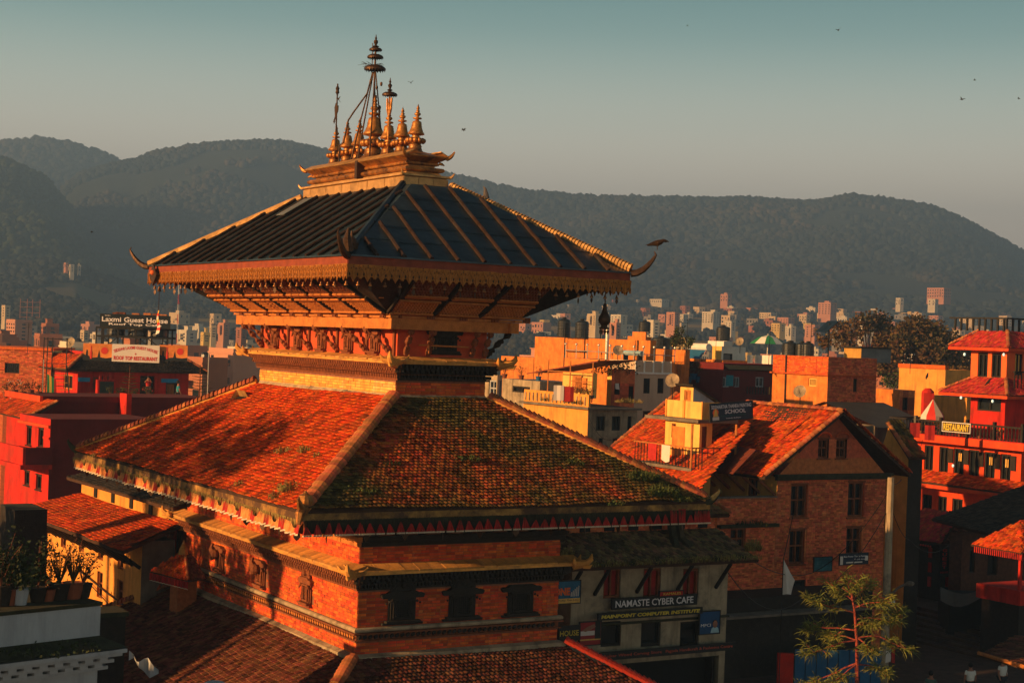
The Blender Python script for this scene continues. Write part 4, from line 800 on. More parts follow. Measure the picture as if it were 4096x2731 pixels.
for i, (fk, x, y, r, h, n, lb) in enumerate((('L', 1135, 1795, .3, .3, 90, 'pale dry weed tuft highest on the sunlit left slope of the middle roof'), ('L', 1220, 1790, .22, .3, 60, 'small weed tuft just right of the largest upper tuft on the left tiled slope'), ('L', 1270, 1810, .16, .22, 40, 'tiny weed tuft nearest the near hip, high on the left tiled slope'),
    ('L', 1170, 1945, .4, .42, 160, 'tall golden grass tuft low on the left slope near the corner ornament'), ('L', 1110, 1975, .25, .3, 60, 'thin grass tuft left of the tall golden one on the left slope'), ('L', 960, 1925, .2, .25, 50, 'sparse grass tuft in the middle of the left tiled slope near the eave'), ('L', 385, 1810, .2, .3, 50, 'green weed tuft by the far left end of the middle roof'),
    ('R', 1560, 1840, .28, .16, 110, 'dark green weed patch left of centre on the right mossy slope'), ('R', 1860, 1820, .45, .2, 220, 'broad yellow green weed patch in the middle of the right mossy slope'), ('R', 2290, 1840, .35, .25, 130, 'leafy weed patch high on the right side of the mossy slope'), ('R', 1430, 1950, .5, .18, 150, 'dark flat weed patch on the lower left of the mossy slope'),
    ('R', 2560, 1900, .55, .45, 420, 'largest green bush growing beside the right hip of the middle roof'), ('R', 2640, 1960, .55, .4, 380, 'reddish green bush below the largest one near the right hip'), ('R', 2720, 1985, .4, .3, 200, 'brownish weeds at the right end of the mossy slope'), ('R', 2460, 2000, .3, .2, 80, 'light green weed tuft near the right eave of the mossy slope'))):
    tuft('roof_weeds', lb, on_roof(fk, x, y+18), r, h, n, LEAF if fk == 'R' else DRYG)
# ================================================================ ground, valley, hills, haze
def tz(D):      # height of the valley floor D metres out
    return 0 if D < 700 else (D-700)*.056
def vnoise(x, y, seed=0):
    """smooth value noise on arrays"""
    def h(i, j): 
        n = (i*374761393+j*668265263+seed*974634777) & 0xffffffff; n = ((n ^ (n >> 13))*1274126177) & 0xffffffff; return ((n ^ (n >> 16)) & 0xffff)/65535.
    xi, yi = np.floor(x).astype(np.int64), np.floor(y).astype(np.int64); fx, fy = x-xi, y-yi; fx = fx*fx*(3-2*fx); fy = fy*fy*(3-2*fy)
    a, b, c, d = h(xi, yi), h(xi+1, yi), h(xi, yi+1), h(xi+1, yi+1)
    return (a*(1-fx)+b*fx)*(1-fy)+(c*(1-fx)+d*fx)*fy
def fbm(x, y, seed=0, o=4):
    s = 0; a = .5
    for k in range(o): s = s+a*vnoise(x*2**k, y*2**k, seed+k); a *= .5
    return s
def np_mesh(name, V, Fq, m, kind=None):
    me = bpy.data.meshes.new(name); nf, k = Fq.shape; me.vertices.add(len(V)); me.vertices.foreach_set('co', V.astype(np.float32).ravel())
    me.loops.add(nf*k); me.loops.foreach_set('vertex_index', Fq.astype(np.int32).ravel()); me.polygons.add(nf); me.polygons.foreach_set('loop_start', np.arange(0, nf*k, k, dtype=np.int32)); me.polygons.foreach_set('loop_total', np.full(nf, k, dtype=np.int32))
    me.update(calc_edges=True); me.materials.append(m); o = bpy.data.objects.new(name, me); COL.objects.link(o)
    if kind: o['kind'] = kind
    return o
def grid_faces(nr, nc):
    i, j = np.meshgrid(np.arange(nr-1), np.arange(nc-1), indexing='ij'); a = i*nc+j; return np.stack([a, a+1, a+nc+1, a+nc], -1).reshape(-1, 4)
# near ground sheet and rising valley floor (one sheet to beyond the hills)
Dr = np.concatenate([np.linspace(-280, 700, 12), np.linspace(760, 2600, 40), np.linspace(2700, 4250, 12)]); xs = np.linspace(-2950, 2950, 90)
DD, XX = np.meshgrid(Dr, xs, indexing='ij'); ZZ = np.where(DD < 700, 0, (np.minimum(DD, 2300)-700)*.056)+np.where(DD > 750, (fbm(XX/160, DD/90, 3)-.5)*5, 0)
np_mesh('ground', np.stack([XX, DD, ZZ], -1).reshape(-1, 3), grid_faces(len(Dr), len(xs)), EARTH, 'structure')
K = 4096/2352
ICO = None
def ico():
    t = (1+5**.5)/2; v = np.array([(-1, t, 0), (1, t, 0), (-1, -t, 0), (1, -t, 0), (0, -1, t), (0, 1, t), (0, -1, -t), (0, 1, -t), (t, 0, -1), (t, 0, 1), (-t, 0, -1), (-t, 0, 1)])/1.9
    f = np.array([(0, 11, 5), (0, 5, 1), (0, 1, 7), (0, 7, 10), (0, 10, 11), (1, 5, 9), (5, 11, 4), (11, 10, 2), (10, 7, 6), (7, 1, 8), (3, 9, 4), (3, 4, 2), (3, 2, 6), (3, 6, 8), (3, 8, 9), (4, 9, 5), (2, 4, 11), (6, 2, 10), (8, 6, 7), (9, 8, 1)])
    return v, f
IV, IF = ico()
def clumps(name, P, rad, m, kind='stuff'):
    n = len(P); V = IV[None]*(1+.35*(rng.random((n, 12, 1))-.5))*rad[:, None, None]*np.array([1, 1, 1.15])*(1+.3*(rng.random((n, 1, 3))-.5))+P[:, None, :]
    Fq = IF[None]+12*np.arange(n)[:, None, None]; return np_mesh(name, V.reshape(-1, 3), Fq.reshape(-1, 3), m, kind)
def ridge(name, prof, Df, Dr_, zf, seed, amp, px0, px1, ntree, rt, nx=260, nt_=46, power=1.15, back=900, m=FOREST, tm=FORT):
    """hill with the skyline prof [(px,py)]; foot at distance Df, crest at Dr_"""
    px = np.linspace(px0, px1, nx); pp = np.array(prof, float)*K; ys = np.interp(px, pp[:, 0], pp[:, 1]); hz = 1353+.037*(px-2048)
    zc = EYE+(hz-ys)/6573*Dr_; T = np.concatenate([np.linspace(0, 1, nt_), np.linspace(1.1, 2, 8)]); dx = (px-2048)/6573
    PX, TT = np.meshgrid(dx, T, indexing='xy'); ZC = np.broadcast_to(zc, PX.shape); D = Df+(Dr_-Df)*np.minimum(TT, 1)+np.maximum(TT-1, 0)*back
    zf_ = zf(D) if callable(zf) else zf
    zf0 = zf(np.array([Df]))[0] if callable(zf) else zf
    Zh = zf0+(ZC-zf0)*np.where(TT <= 1, np.minimum(TT, 1)**power, 1-.75*(TT-1)**1.2)
    env = np.where(TT <= 1, TT*(1-TT)*4, 0); X = PX*D
    nz = fbm(X/420+9, D/300, seed, 4)-.47; rid = np.abs(fbm(X/260, D/900, seed+7, 3)-.45)
    Zh = Zh+env*amp*(nz*1.6-rid*1.5)
    o = np_mesh(name, np.stack([X, D, Zh], -1).reshape(-1, 3), grid_faces(len(T), nx), m, 'structure')
    if ntree:
        j = rng.random(ntree)*(nx-1.01); t = rng.random(ntree)**.85*(nt_-1.01); ne = int(ntree*.14); t[:ne] = nt_-1.02-rng.random(ne)*1.2
        i0, j0 = t.astype(int), j.astype(int); fi, fj = t-i0, j-j0
        def s(A): return (A[i0, j0]*(1-fj)+A[i0, j0+1]*fj)*(1-fi)+(A[i0+1, j0]*(1-fj)+A[i0+1, j0+1]*fj)*fi
        xx, yy, zz = s(X), s(D), s(Zh); keep = (fbm(xx/130, yy/130, seed+20, 3) > .30) | (t > nt_-2.5)
        xx, yy, zz = xx[keep], yy[keep], zz[keep]; r = rt*(.55+.9*rng.random(len(xx))**2)
        clumps('forest', np.stack([xx, yy, zz+r*.45], -1), r, tm)
    return o
tzv = lambda D: np.where(D < 700, 0, (D-700)*.056)
# far ridge on the left, dark nearer shoulder, the long main hill, a low wooded knoll
ridge('far_hill', [(-300, 350), (0, 331), (60, 325), (120, 328), (180, 345), (230, 362), (270, 380), (320, 400), (420, 440), (700, 520)], 2400, 3050, 60, 5, 45, -500, 1500, 8000, 6, nx=160)
ridge('main_hill', [(60, 560), (100, 500), (140, 432), (170, 407), (230, 387), (300, 373), (340, 357), (420, 342), (480, 336), (540, 333), (640, 334), (700, 346), (760, 360), (860, 377), (960, 396), (1040, 410), (1130, 432), (1200, 446), (1300, 456), (1400, 459), (1500, 461), (1620, 463), (1700, 461), (1800, 469), (1860, 470), (1940, 456), (2000, 461), (2060, 470), (2130, 482), (2180, 501), (2240, 531), (2300, 562), (2352, 592), (2500, 690), (2700, 760)], 1550, 2500, tzv, 11, 55, 60, 4500, 42000, 4.7, nx=420, nt_=60)
ridge('dark_shoulder', [(-300, 300), (0, 376), (40, 391), (90, 416), (130, 462), (160, 500), (200, 560), (260, 640), (330, 720)], 1350, 1950, tzv, 31, 35, -500, 560, 8000, 4.2, nx=90, tm=LEAFD)
ridge('wooded_knoll', [(-200, 640), (0, 612), (60, 606), (110, 604), (170, 612), (230, 640), (300, 664), (370, 690), (460, 730), (520, 760)], 900, 1350, tzv, 41, 14, -300, 880, 5200, 2.8, nx=80, nt_=30, back=500, m=FIELD)
ridge('terraced_slope', [(150, 720), (240, 650), (330, 656), (420, 668), (520, 680), (620, 700), (760, 730), (900, 760)], 1200, 1900, tzv, 51, 8, 330, 1500, 700, 3.4, nx=80, nt_=40, back=500, m=FIELD)
# terrace walls across the farmed slope and scattered trees through the valley
mb = MB()
for k in range(70):
    D = random.uniform(950, 1950); x0 = random.uniform(-.30, .30)*D; l = random.uniform(30, 140); z = tz(D)
    pts = [(x0+l*t, D+8*math.sin(t*3+k), z+1.2+random.uniform(-.2, .2)) for t in (0, .25, .5, .75, 1)]
    for a, b in zip(pts, pts[1:]): mb.quad((a[0], a[1], z-2), (b[0], b[1], z-2), (b[0], b[1]+2, b[2]+.6), (a[0], a[1]+2, a[2]+.6))
o = mb.build('terrace_banks', FIELD, kind='stuff')
n = 9000; D = 420+rng.random(n)**.8*1500; x = (rng.random(n)-.5)*.7*D; r = 1.1+1.9*rng.random(n)**2; msk = fbm(x/60, D/60, 77, 3) > .42
D, x, r = D[msk], x[msk], r[msk]; rep = np.repeat(np.arange(len(D)), 6); D, x, r = D[rep]+rng.normal(0, 1.3, len(rep)), x[rep]+rng.normal(0, 1.8, len(rep)), r[rep]*(.5+.5*rng.random(len(rep))); clumps('valley_trees', np.stack([x, D, np.where(D < 700, 0, (D-700)*.056)+r*1.1+2.5*rng.random(len(rep))], -1), r, FORT)
for i, (px_, py_, D_, r_) in enumerate(((1262*K, 452*K, 2490, 8), (1860*K, 468*K, 2490, 8), (60*K, 328*K, 3040, 9))):
    tr_ = thing('hilltop_tree', ['lone flat crowned tree standing above the skyline right of the pagoda', 'lone tree on the skyline left of the right hand summit', 'small tree cluster on the crest of the far left ridge'][i], 'tree', at(px_, py_+12, D_))
    mb = MB(); mb.tube([(0, 0, -6), (0, 0, 8)], .8, 5); mb.build('trunk', BARK, tr_)
    mb = MB()
    for k in range(90):
        a = random.uniform(0, 6.28); d = random.uniform(0, r_); c = Vector((math.cos(a)*d, math.sin(a)*d*.6, 9+random.uniform(-1.5, 3)*(1-d/r_*.6))); t = Vector((random.uniform(-1, 1), random.uniform(-1, 1), random.uniform(-.5, .5))).normalized()*1.6; b = t.orthogonal().normalized()*1.3; mb.add([c-t, c+b, c+t, c-b], [(0, 1, 2, 3)])
    mb.build('crown', LEAFD, tr_)
hz = MB(); hz.box(-3000, -300, -1.5, 3000, 4300, 400); ho = hz.build('haze'); ho['kind'] = 'stuff'
hm = bpy.data.materials.new('haze_air'); hm.use_nodes = True; ht = hm.node_tree; ht.nodes.clear(); pv = ht.nodes.new('ShaderNodeVolumePrincipled'); mo = ht.nodes.new('ShaderNodeOutputMaterial'); ht.links.new(pv.outputs[0], mo.inputs['Volume'])
pv.inputs['Color'].default_value = (.29, .54, 1.0, 1); pv.inputs['Density'].default_value = .00046; pv.inputs['Anisotropy'].default_value = .1; hm.cycles.homogeneous_volume = True; ho.data.materials.clear(); ho.data.materials.append(hm)
# ================================================================ the far town
def far_house(px, py, w_px, h_px, D, m, storeys, label, group=None, yaw=None, extra=0, cat='house'):
    P = at(px, py, D); yw = (YAW+random.uniform(-.25, .25)) if yaw is None else yaw; w = w_px/6573*D; h = h_px/6573*D*(.66 if extra else 1); zb = P.z-h
    wr = w*.42/math.cos(yw); wl = w*.58/math.sin(max(yw, .3)); wl = min(wl, wr*2.2)
    o = thing('house', label, cat, (P.x, P.y, zb), yw, group)
    mb = MB(); z1 = h; mb.box(0, 0, -6, wr, wl, z1); mb.build('wall', m, o)
    pm = MB(); t = .25; pm.box(-.15, -.15, z1+.002, wr+.15, wl+.15, z1+.25); pm.box(0, 0, z1+.26, wr, t, z1+.9); pm.box(0, t, z1+.26, t, wl, z1+.9); pm.build('parapet', m, o)
    hs = h/storeys
    wm = MB(); wsp = random.uniform(2.1, 3.6); wz = random.uniform(.25, .4)
    if storeys > 1 and random.random() < .6:
        mb = MB(); q0 = random.uniform(0, .5)*wl; q1 = q0+wl*.4
        for s in range(1, storeys): mb.box(-1.1, q0, s*hs-.1, -.002, q1, s*hs+.05); mb.box(-1.1, q0, s*hs+.051, -1.02, q1, s*hs+.85)
        mb.build('balcony', m, o, kind='stuff')
    for s in range(storeys):
        z = s*hs+hs*wz; nL, nR = max(1, int(wl/wsp)), max(1, int(wr/wsp))
        for k in range(nL):
            c = (k+.5)*wl/nL+random.uniform(-.2, .2); ww = random.choice((.35, .5, .7))
            if random.random() < .85: wm.box(-.06, c-ww, z, .02, c+ww, z+hs*random.choice((.35, .45, .55)))
        for k in range(nR):
            c = (k+.5)*wr/nR
            if random.random() < .8: wm.box(c-.5, -.06, z, c+.5, .02, z+hs*.45)
        if s: wm.box(-.12, -.1, s*hs-.08, -.001, wl, s*hs+.08, m)
    k = min(8, len(wm.f)//6)
    if extra:      # recognisable houses: every window is a part
        me1 = MB(); me1.box(-.05, -.55, 0, .02, .55, hs*.45); me1 = me1.data('window', GLASS); me2 = MB(); me2.box(-.5, -.05, 0, .5, .02, hs*.45); me2 = me2.data('window', GLASS)
        for s in range(storeys):
            z = s*hs+hs*.3; nL, nR = max(1, int(wl/2.6)), max(1, int(wr/2.6))
            for k in range(nL): link('window', me1, o, (0, (k+.5)*wl/nL, z))
            for k in range(nR): link('window', me2, o, ((k+.5)*wr/nR, 0, z))
    else: wm.build('window', GLASS, o, kind='stuff')
    if random.random() < .5:      # stair head on the roof
        mb = MB(); sx = random.uniform(.1, .5)*wr; sy = random.uniform(.1, .5)*wl; mb.box(sx, sy, z1+.255, sx+wr*.42, sy+wl*.38, z1+2.1); mb.box(sx-.2, sy-.2, z1+2.102, sx+wr*.42+.2, sy+wl*.38+.2, z1+2.25); mb.build('stair_head', m, o)
    if random.random() < .6:
        mb = MB(); mb.lathe([(.55, 0), (.58, .3), (.55, .9), (.3, 1.15), (.1, 1.2)], (wr*.75, wl*.7, z1+.26), 8); mb.build('water_tank', TANK, o)
    return o
FC = {'white': mat('far_white', (.66, .58, .44), .9, .1, .1), 'cream': mat('far_cream', (.66, .50, .30), .9, .1, .1), 'yellow': mat('far_yellow', (.68, .46, .14), .9, .1, .1), 'pink': mat('far_pink', (.58, .27, .17), .9, .1, .1),
      'brick': mat('far_brick', (.40, .15, .08), .9, .2, .2), 'grey': mat('far_grey', (.26, .24, .21), .9, .15, .1)}
# (centre px, top px, width, height, distance, colour, storeys, label)
EX = [(3130, 0, 0, 0, 0, 0, 0, 0)]
houses = [(2705, 1255, 52, 75, 900, 'pink', 6, 'tall salmon pink house with six floors, right of the hanging bell'), (2860, 1252, 66, 62, 1100, 'white', 5, 'white stepped house with five floors on the slope, right of the pink tower'), (2930, 1290, 44, 50, 950, 'white', 4, 'small bright white house below and right of the stepped white one'),
          (3125, 1298, 62, 42, 1050, 'yellow', 3, 'yellow and white house alone beside a green field'), (3170, 1310, 48, 55, 1000, 'white', 4, 'white house joined to the right of the yellow one'), (3265, 1305, 54, 70, 900, 'pink', 5, 'pale pink twin tower house right of the field'), (3330, 1215, 70, 65, 1250, 'pink', 5, 'pink house with a round white roof room, high on the slope'),
          (3460, 1295, 42, 62, 820, 'white', 4, 'white and peach house left of the big brown tree'), (3510, 1300, 46, 44, 850, 'grey', 3, 'grey unfinished house with column stubs left of the big tree'), (3785, 1155, 90, 55, 1500, 'pink', 3, 'long salmon building with window rows among the hillside trees'), (3745, 1200, 40, 35, 1400, 'white', 2, 'small white house half hidden below the long salmon building'),
          (3605, 1195, 34, 40, 1500, 'white', 2, 'small white house alone in dark trees right of centre slope'), (2915, 1180, 42, 42, 1500, 'pink', 2, 'small peach pavilion roofed house highest on the middle slope'), (2655, 1200, 76, 18, 1600, 'white', 1, 'long low white building at the foot of the main hill'), (3010, 1235, 70, 14, 1500, 'pink', 1, 'long low peach roof on the slope right of the peach pavilion'),
          (3090, 1255, 64, 40, 1300, 'cream', 3, 'cream house with a wide flat roof above the yellow house'), (3160, 1275, 66, 34, 1200, 'pink', 3, 'wide peach house right above the yellow house'), (3230, 1262, 40, 34, 1250, 'cream', 2, 'small cream house right of the wide peach one'), (2390, 1262, 70, 62, 800, 'cream', 5, 'cream and grey house with five floors just left of the hanging bell'),
          (2490, 1265, 64, 50, 850, 'white', 4, 'white house with bare roof posts just right of the hanging bell'), (2620, 1290, 60, 90, 560, 'white', 5, 'plain tall white house below the hanging bell to the right'), (2470, 1300, 44, 70, 600, 'pink', 4, 'pink house between the bell and the plain tall white house'), (3370, 1318, 50, 55, 750, 'grey', 4, 'grey house right of the pink twin tower'),
          (75, 1290, 140, 110, 470, 'pink', 5, 'wide salmon house with two towers at the far left edge'), (195, 1305, 110, 100, 480, 'brick', 4, 'broad brown brick house right of the wide salmon one at left'), (25, 1228, 40, 60, 800, 'cream', 4, 'pale narrow house at the left edge against trees'), (285, 1062, 34, 40, 1250, 'white', 4, 'white house on top of the wooded knoll'), (315, 1064, 26, 30, 1260, 'white', 3, 'second white house on the knoll top, right of the first'),
          (265, 1055, 18, 25, 1255, 'pink', 2, 'tiny pink roofed house on the knoll top, left of the white ones'), (850, 1310, 46, 60, 620, 'cream', 4, 'cream house right of the guest house sign, nearest it'), (820, 1340, 54, 40, 500, 'yellow', 3, 'small yellow lit house behind the right end of the sign'), (755, 1330, 90, 60, 560, 'white', 3, 'white and cream stepped house right of the red and white mast'),
          (900, 1300, 50, 66, 640, 'pink', 5, 'rosy house with four floors left of the pagoda beam'), (970, 1320, 44, 50, 560, 'brick', 4, 'brown house tucked against the pagoda on the left'), (390, 1340, 60, 30, 520, 'white', 3, 'small white house directly under the sign frame'), (340, 1330, 36, 44, 600, 'cream', 3, 'cream house left of the tank frame')]
for (px_, py_, w_, h_, D_, c_, s_, lb) in houses: far_house(px_-w_*.1, py_, w_, h_, D_, FC[c_], s_, lb, extra=1, cat='house')
names_c = {'white': 'white', 'cream': 'cream', 'yellow': 'yellow', 'pink': 'salmon pink', 'brick': 'brown brick', 'grey': 'bare grey'}
placed = []
cnt = 0; tries = 0
while cnt < 258 and tries < 14000:
    tries += 1; D = 160*math.exp(random.random()*1.5) if random.random() < .38 else random.uniform(600, 1650) ; fx = random.uniform(-.33, .33)
    if D > 1000 and fx < -.14: continue
    if -.155 < fx < .0: continue
    if fx > .0 and D < 205: continue
    x = fx*D; w = random.uniform(7.5, 13)*(1 if D > 350 else .75)
    if any(abs(x-a) < (w+c)*.62 and abs(D-b) < 13 for a, b, c in placed): continue
    z = tz(D); h = random.choice((4, 5, 6.5, 8)); 
    if D < 420: h = random.uniform(8, 11.5)
    ztop = z+h; px_ = 2048+fx*6573; py_ = horizon(px_)-(ztop-EYE)/D*6573
    c_ = random.choices(['white', 'cream', 'yellow', 'pink', 'brick', 'grey'], [4.5, 4, .8, 3, 1.8, 1] if D > 420 else [.6, 1.2, .3, 2.2, 6, 4])[0]; st = min(4, max(2, round(h/2.9)))
    zone = 'left of the pagoda' if fx < -.1 else ('right of the pagoda' if fx < .12 else 'at far right'); dist = 'close behind the rooftops' if D < 450 else ('in the middle distance' if D < 850 else 'on the far slope')
    lb = f'{names_c[c_]} flat roofed house of {["", "one", "two", "three", "four"][st]} floors {dist} {zone}'
    far_house(px_, py_, w/D*6573, h/D*6573, D, FC[c_], st, lb, lb); placed.append((x, D, w)); cnt += 1
# red and white mast, scaffold
ms = thing('radio_mast', 'thin red and white banded radio mast rising behind the guest house sign', 'mast', (at(710, 1330, 420).x, 420, 0))
for i in range(9):
    mb = MB(); z0, z1 = 8+2.5*i, 10.5+2.5*i
    for k in range(3): a = k*2.09; mb.tube([(math.cos(a)*.25, math.sin(a)*.25, z0), (math.cos(a)*.25, math.sin(a)*.25, z1)], .05, 4)
    mb.tube([(.25, 0, z0), (-.12, .22, z0+1.2), (-.12, -.22, z1)], .035, 3); mb.build('mast_section', LETR if i % 2 else WHITEP, ms)
mb = MB(); mb.tube([(0, 0, 0), (0, 0, 8.2)], .3, 6); mb.build('mast_base', WHITEP, ms)
sc = thing('scaffold', 'bare bamboo scaffold frame standing on the left slope below the knoll', 'scaffold', (at(120, 1260, 900).x, 900, at(120, 1262, 900).z))
for x in (-5.5, -1.7, 1.2, 5.3): mb = MB(); mb.tube([(x, 0, -4), (x, 0, 9)], .18, 4); mb.build('upright', WOODL, sc)
for z in (-1, 1.5, 4.5, 7.2): mb = MB(); mb.tube([(-5.7, .2, z), (5.5, .2, z+.2)], .14, 4); mb.build('rail', WOODL, sc)
# ================================================================ buildings of the neighbourhood
class Bld:
    """a building whose near vertical corner is seen at px with its top at py, d metres off"""
    def __init__(s, name, label, cat, px, py, d, xl, xr, m, yaw=YAW, group=None, mL=None, zb=0., Llen=None, Rlen=None):
        P = at(px, py, d); s.f = Frame(P, yaw); s.z1 = P.z; s.zb = zb; s.o = thing(name, label, cat, (P.x, P.y, zb), yaw, group); s.m = m; s.mL = mL or m
        s.wR = Rlen if Rlen else abs(s.f.hit('R', xr, py)[0]); s.wL = Llen if Llen else abs(s.f.hit('L', xl, py)[0]); s.hR = []; s.hL = []; s.win = []
    def Z(s, z): return z-s.zb
    def hole(s, face, x0, y0, x1, y1, style='sash', fm=DARKW, pane=GLASS, sill=None, depth=.18):
        a, c, b, d = s.f.rect(face, x0, y0, x1, y1); h = (a, c-s.zb, b, d-s.zb); (s.hR if face == 'R' else s.hL).append(h); s.win.append((face, h, style, fm, pane, sill, depth)); return h
    def finish(s, top=True, par=0., mtop=None, name='wall'):
        mb = MB(); H1 = s.z1-s.zb
        holes_wall(mb, 'R', 0, 0, s.wR, 0, H1, s.hR, s.m); holes_wall(mb, 'L', 0, 0, s.wL, 0, H1, s.hL, s.mL)
        mb.quad((s.wR, 0, 0), (s.wR, s.wL, 0), (s.wR, s.wL, H1), (s.wR, 0, H1), s.m); mb.quad((0, s.wL, 0), (s.wR, s.wL, 0), (s.wR, s.wL, H1), (0, s.wL, H1), s.m); mb.build(name, s.m, s.o)
        if top:
            t = MB(); zt = H1-par
            t.quad((.0, 0, zt), (s.wR, 0, zt), (s.wR, s.wL, zt), (0, s.wL, zt), mtop or CONC)
            if par:
                w = .14
                for (a, b, c, d) in ((w, w, s.wR-w, w+.001), (w, s.wL-w-.001, s.wR-w, s.wL-w), (w, w, w+.001, s.wL-w), (s.wR-w-.001, w, s.wR-w, s.wL-w)): t.box(a, b, zt, c, d, H1-.002, s.m)
                for (a, b, c, d) in ((0, 0, s.wR, w), (0, s.wL-w, s.wR, s.wL), (0, w, w, s.wL-w), (s.wR-w, w, s.wR, s.wL-w)): t.quad((a, b, H1), (c, b, H1), (c, d, H1), (a, d, H1), mtop or CONC)
            t.build('roof', mtop or CONC, s.o)
        for (face, h, st, fm, pane, sill, dp) in s.win: window(s.o, face, 0, h, st, fm, dp, pane, sill=sill)
        return s.o
    def slab(s, name, x0, y0, z0, x1, y1, z1, m):
        mb = MB(); mb.box(x0, y0, s.Z(z0), x1, y1, s.Z(z1)); return mb.build(name, m, s.o)
    def zR(s, px, py): return s.f.hit('R', px, py)[1]
    def zL(s, px, py): return s.f.hit('L', px, py)[1]
def lq(bl, P): q = bl.f.loc(P); return Vector((q.x, q.y, q.z-bl.zb))
def tank(P, r, h, label, group=None, ribs=6, m=TANK):
    o = thing('water_tank', label, 'water tank', P, 0, group); pr = []
    for i in range(ribs): z = h*.82*i/ribs; pr += [(r, z), (r*1.03, z+h*.03), (r*1.03, z+h*.06), (r, z+h*.09)]
    pr += [(r, h*.82), (r*.85, h*.9), (r*.35, h*.96)]; mb = MB(); mb.lathe(pr, n=18); mb.build('tank_body', m, o); mb = MB(); mb.lathe([(r*.32, h*.95), (r*.34, h*1.03), (r*.1, h*1.05)], n=12); mb.build('lid', m, o); return o
def plant(P, h, r, label, m=LEAF, n=160, pot=None, name='potted_plant', cat='plant', leaf=.05, group=None, flowers=None):
    o = thing(name, label, cat, P, 0, group); z0 = 0
    if pot:
        mb = MB(); mb.lathe([(r*.35, 0), (r*.5, r*.7), (r*.55, r*.72), (r*.5, r*.75), (r*.42, r*.7)], n=10); mb.build('pot', pot, o); z0 = r*.7
    mb = MB(); lf = MB()
    for k in range(9):
        a = random.uniform(0, 6.28); e = Vector((math.cos(a)*r*random.uniform(.3, 1), math.sin(a)*r*random.uniform(.3, 1), z0+h*random.uniform(.5, 1))); b = Vector((0, 0, z0)); md = b*.5+e*.5+Vector((0, 0, h*.12)); mb.tube([b, md, e], [.012, .008, .004], 4)
        for j in range(n//9):
            t = random.uniform(.25, 1.05); c = (b*(1-t)**2+md*2*t*(1-t)+e*t*t)+Vector([random.gauss(0, r*.13) for _ in range(3)]); d1 = Vector([random.uniform(-1, 1) for _ in range(3)]).normalized(); d2 = d1.orthogonal().normalized(); s_ = leaf*random.uniform(.6, 1.3); lf.add([c, c+d1*s_+d2*s_*.45, c+d1*s_*2, c+d1*s_-d2*s_*.45], [(0, 1, 2, 3)])
    mb.build('stems', BARK, o); lf.build('foliage', m, o, kind='stuff')
    if flowers:
        fb = MB()
        for k in range(14): a = random.uniform(0, 6.28); fb.sphere((math.cos(a)*r*.8, math.sin(a)*r*.8, z0+h*random.uniform(.5, 1)), .035, n=5)
        fb.build('flowers', flowers, o, kind='stuff')
    return o
def tree(P, trunk_h, R_, H_, label, m, n, leaf=.25, name='broadleaf_tree', seed=0, sq=.8):
    o = thing(name, label, 'tree', P); mb = MB(); mb.tube([(0, 0, -.3), (.1, 0, trunk_h*.6), (0, .1, trunk_h+H_*.3)], [R_*.07, R_*.05, R_*.03], 8)
    cl = []
    for k in range(26):
        a = random.uniform(0, 6.28); ph = random.uniform(-.3, 1); rr = math.sqrt(max(.05, 1-ph*ph))*random.uniform(.55, .95); c = Vector((math.cos(a)*R_*rr, math.sin(a)*R_*rr*sq, trunk_h+H_*(.42+.5*ph*random.uniform(.6, 1)))); cl.append((c, R_*random.uniform(.2, .38)))
        mb.tube([(0, 0, trunk_h*.8), c*.5+Vector((0, 0, trunk_h*.5)), c], [R_*.03, R_*.02, R_*.008], 4)
    mb.build('trunk', BARK, o); lf = MB()
    for k in range(n):
        c, r = random.choice(cl); d = Vector([random.gauss(0, 1) for _ in range(3)]).normalized(); p = c+d*r*random.uniform(.55, 1.08); d1 = (d+Vector([random.uniform(-.8, .8) for _ in range(3)])).normalized(); d2 = d1.orthogonal().normalized(); d2 = (d2+d1.cross(d2)*random.uniform(-1, 1)).normalized(); s_ = leaf*random.uniform(.5, 1.3)
        lf.add([p-d2*s_*.5, p+d1*s_*.6, p+d2*s_*.5, p-d1*s_*.6], [(0, 1, 2, 3)])
    lf.build('crown', m, o); return o
def sign(px0, py0, px1, py1, d0, yaw, label, m, name='sign_board', cat='sign', frame=True, th=.06, group=None):
    """flat board whose upper left corner is at px0,py0; local x along the board, z up, faces -y"""
    P = at(px0, py0, d0); f = Frame(P, yaw); u1, _ = f.hit('R', px1, (py0+py1)/2); zb = f.hit('R', px0, py1)[1]; w, h = abs(u1), P.z-zb
    o = thing(name, label, cat, (P.x, P.y, zb), yaw, group); mb = MB(); mb.box(0, 0, 0, w, th, h); mb.build('board', m, o)
    if frame:
        mb = MB(); t = .035
        for a, b, c, d in ((-t, -t, w+t, 0), (-t, h, w+t, h+t), (-t, 0, 0, h), (w, 0, w+t, h)): mb.box(a, -.012, b, c, th, d)
        mb.build('frame', IRON, o)
    return o, w, h
def stext(o, s, x, z, w, h, m, **k): return text(o, s, (x, -.002, z), (1, 0, 0), (0, 0, 1), (0, -1, 0), w, h, m, **k)
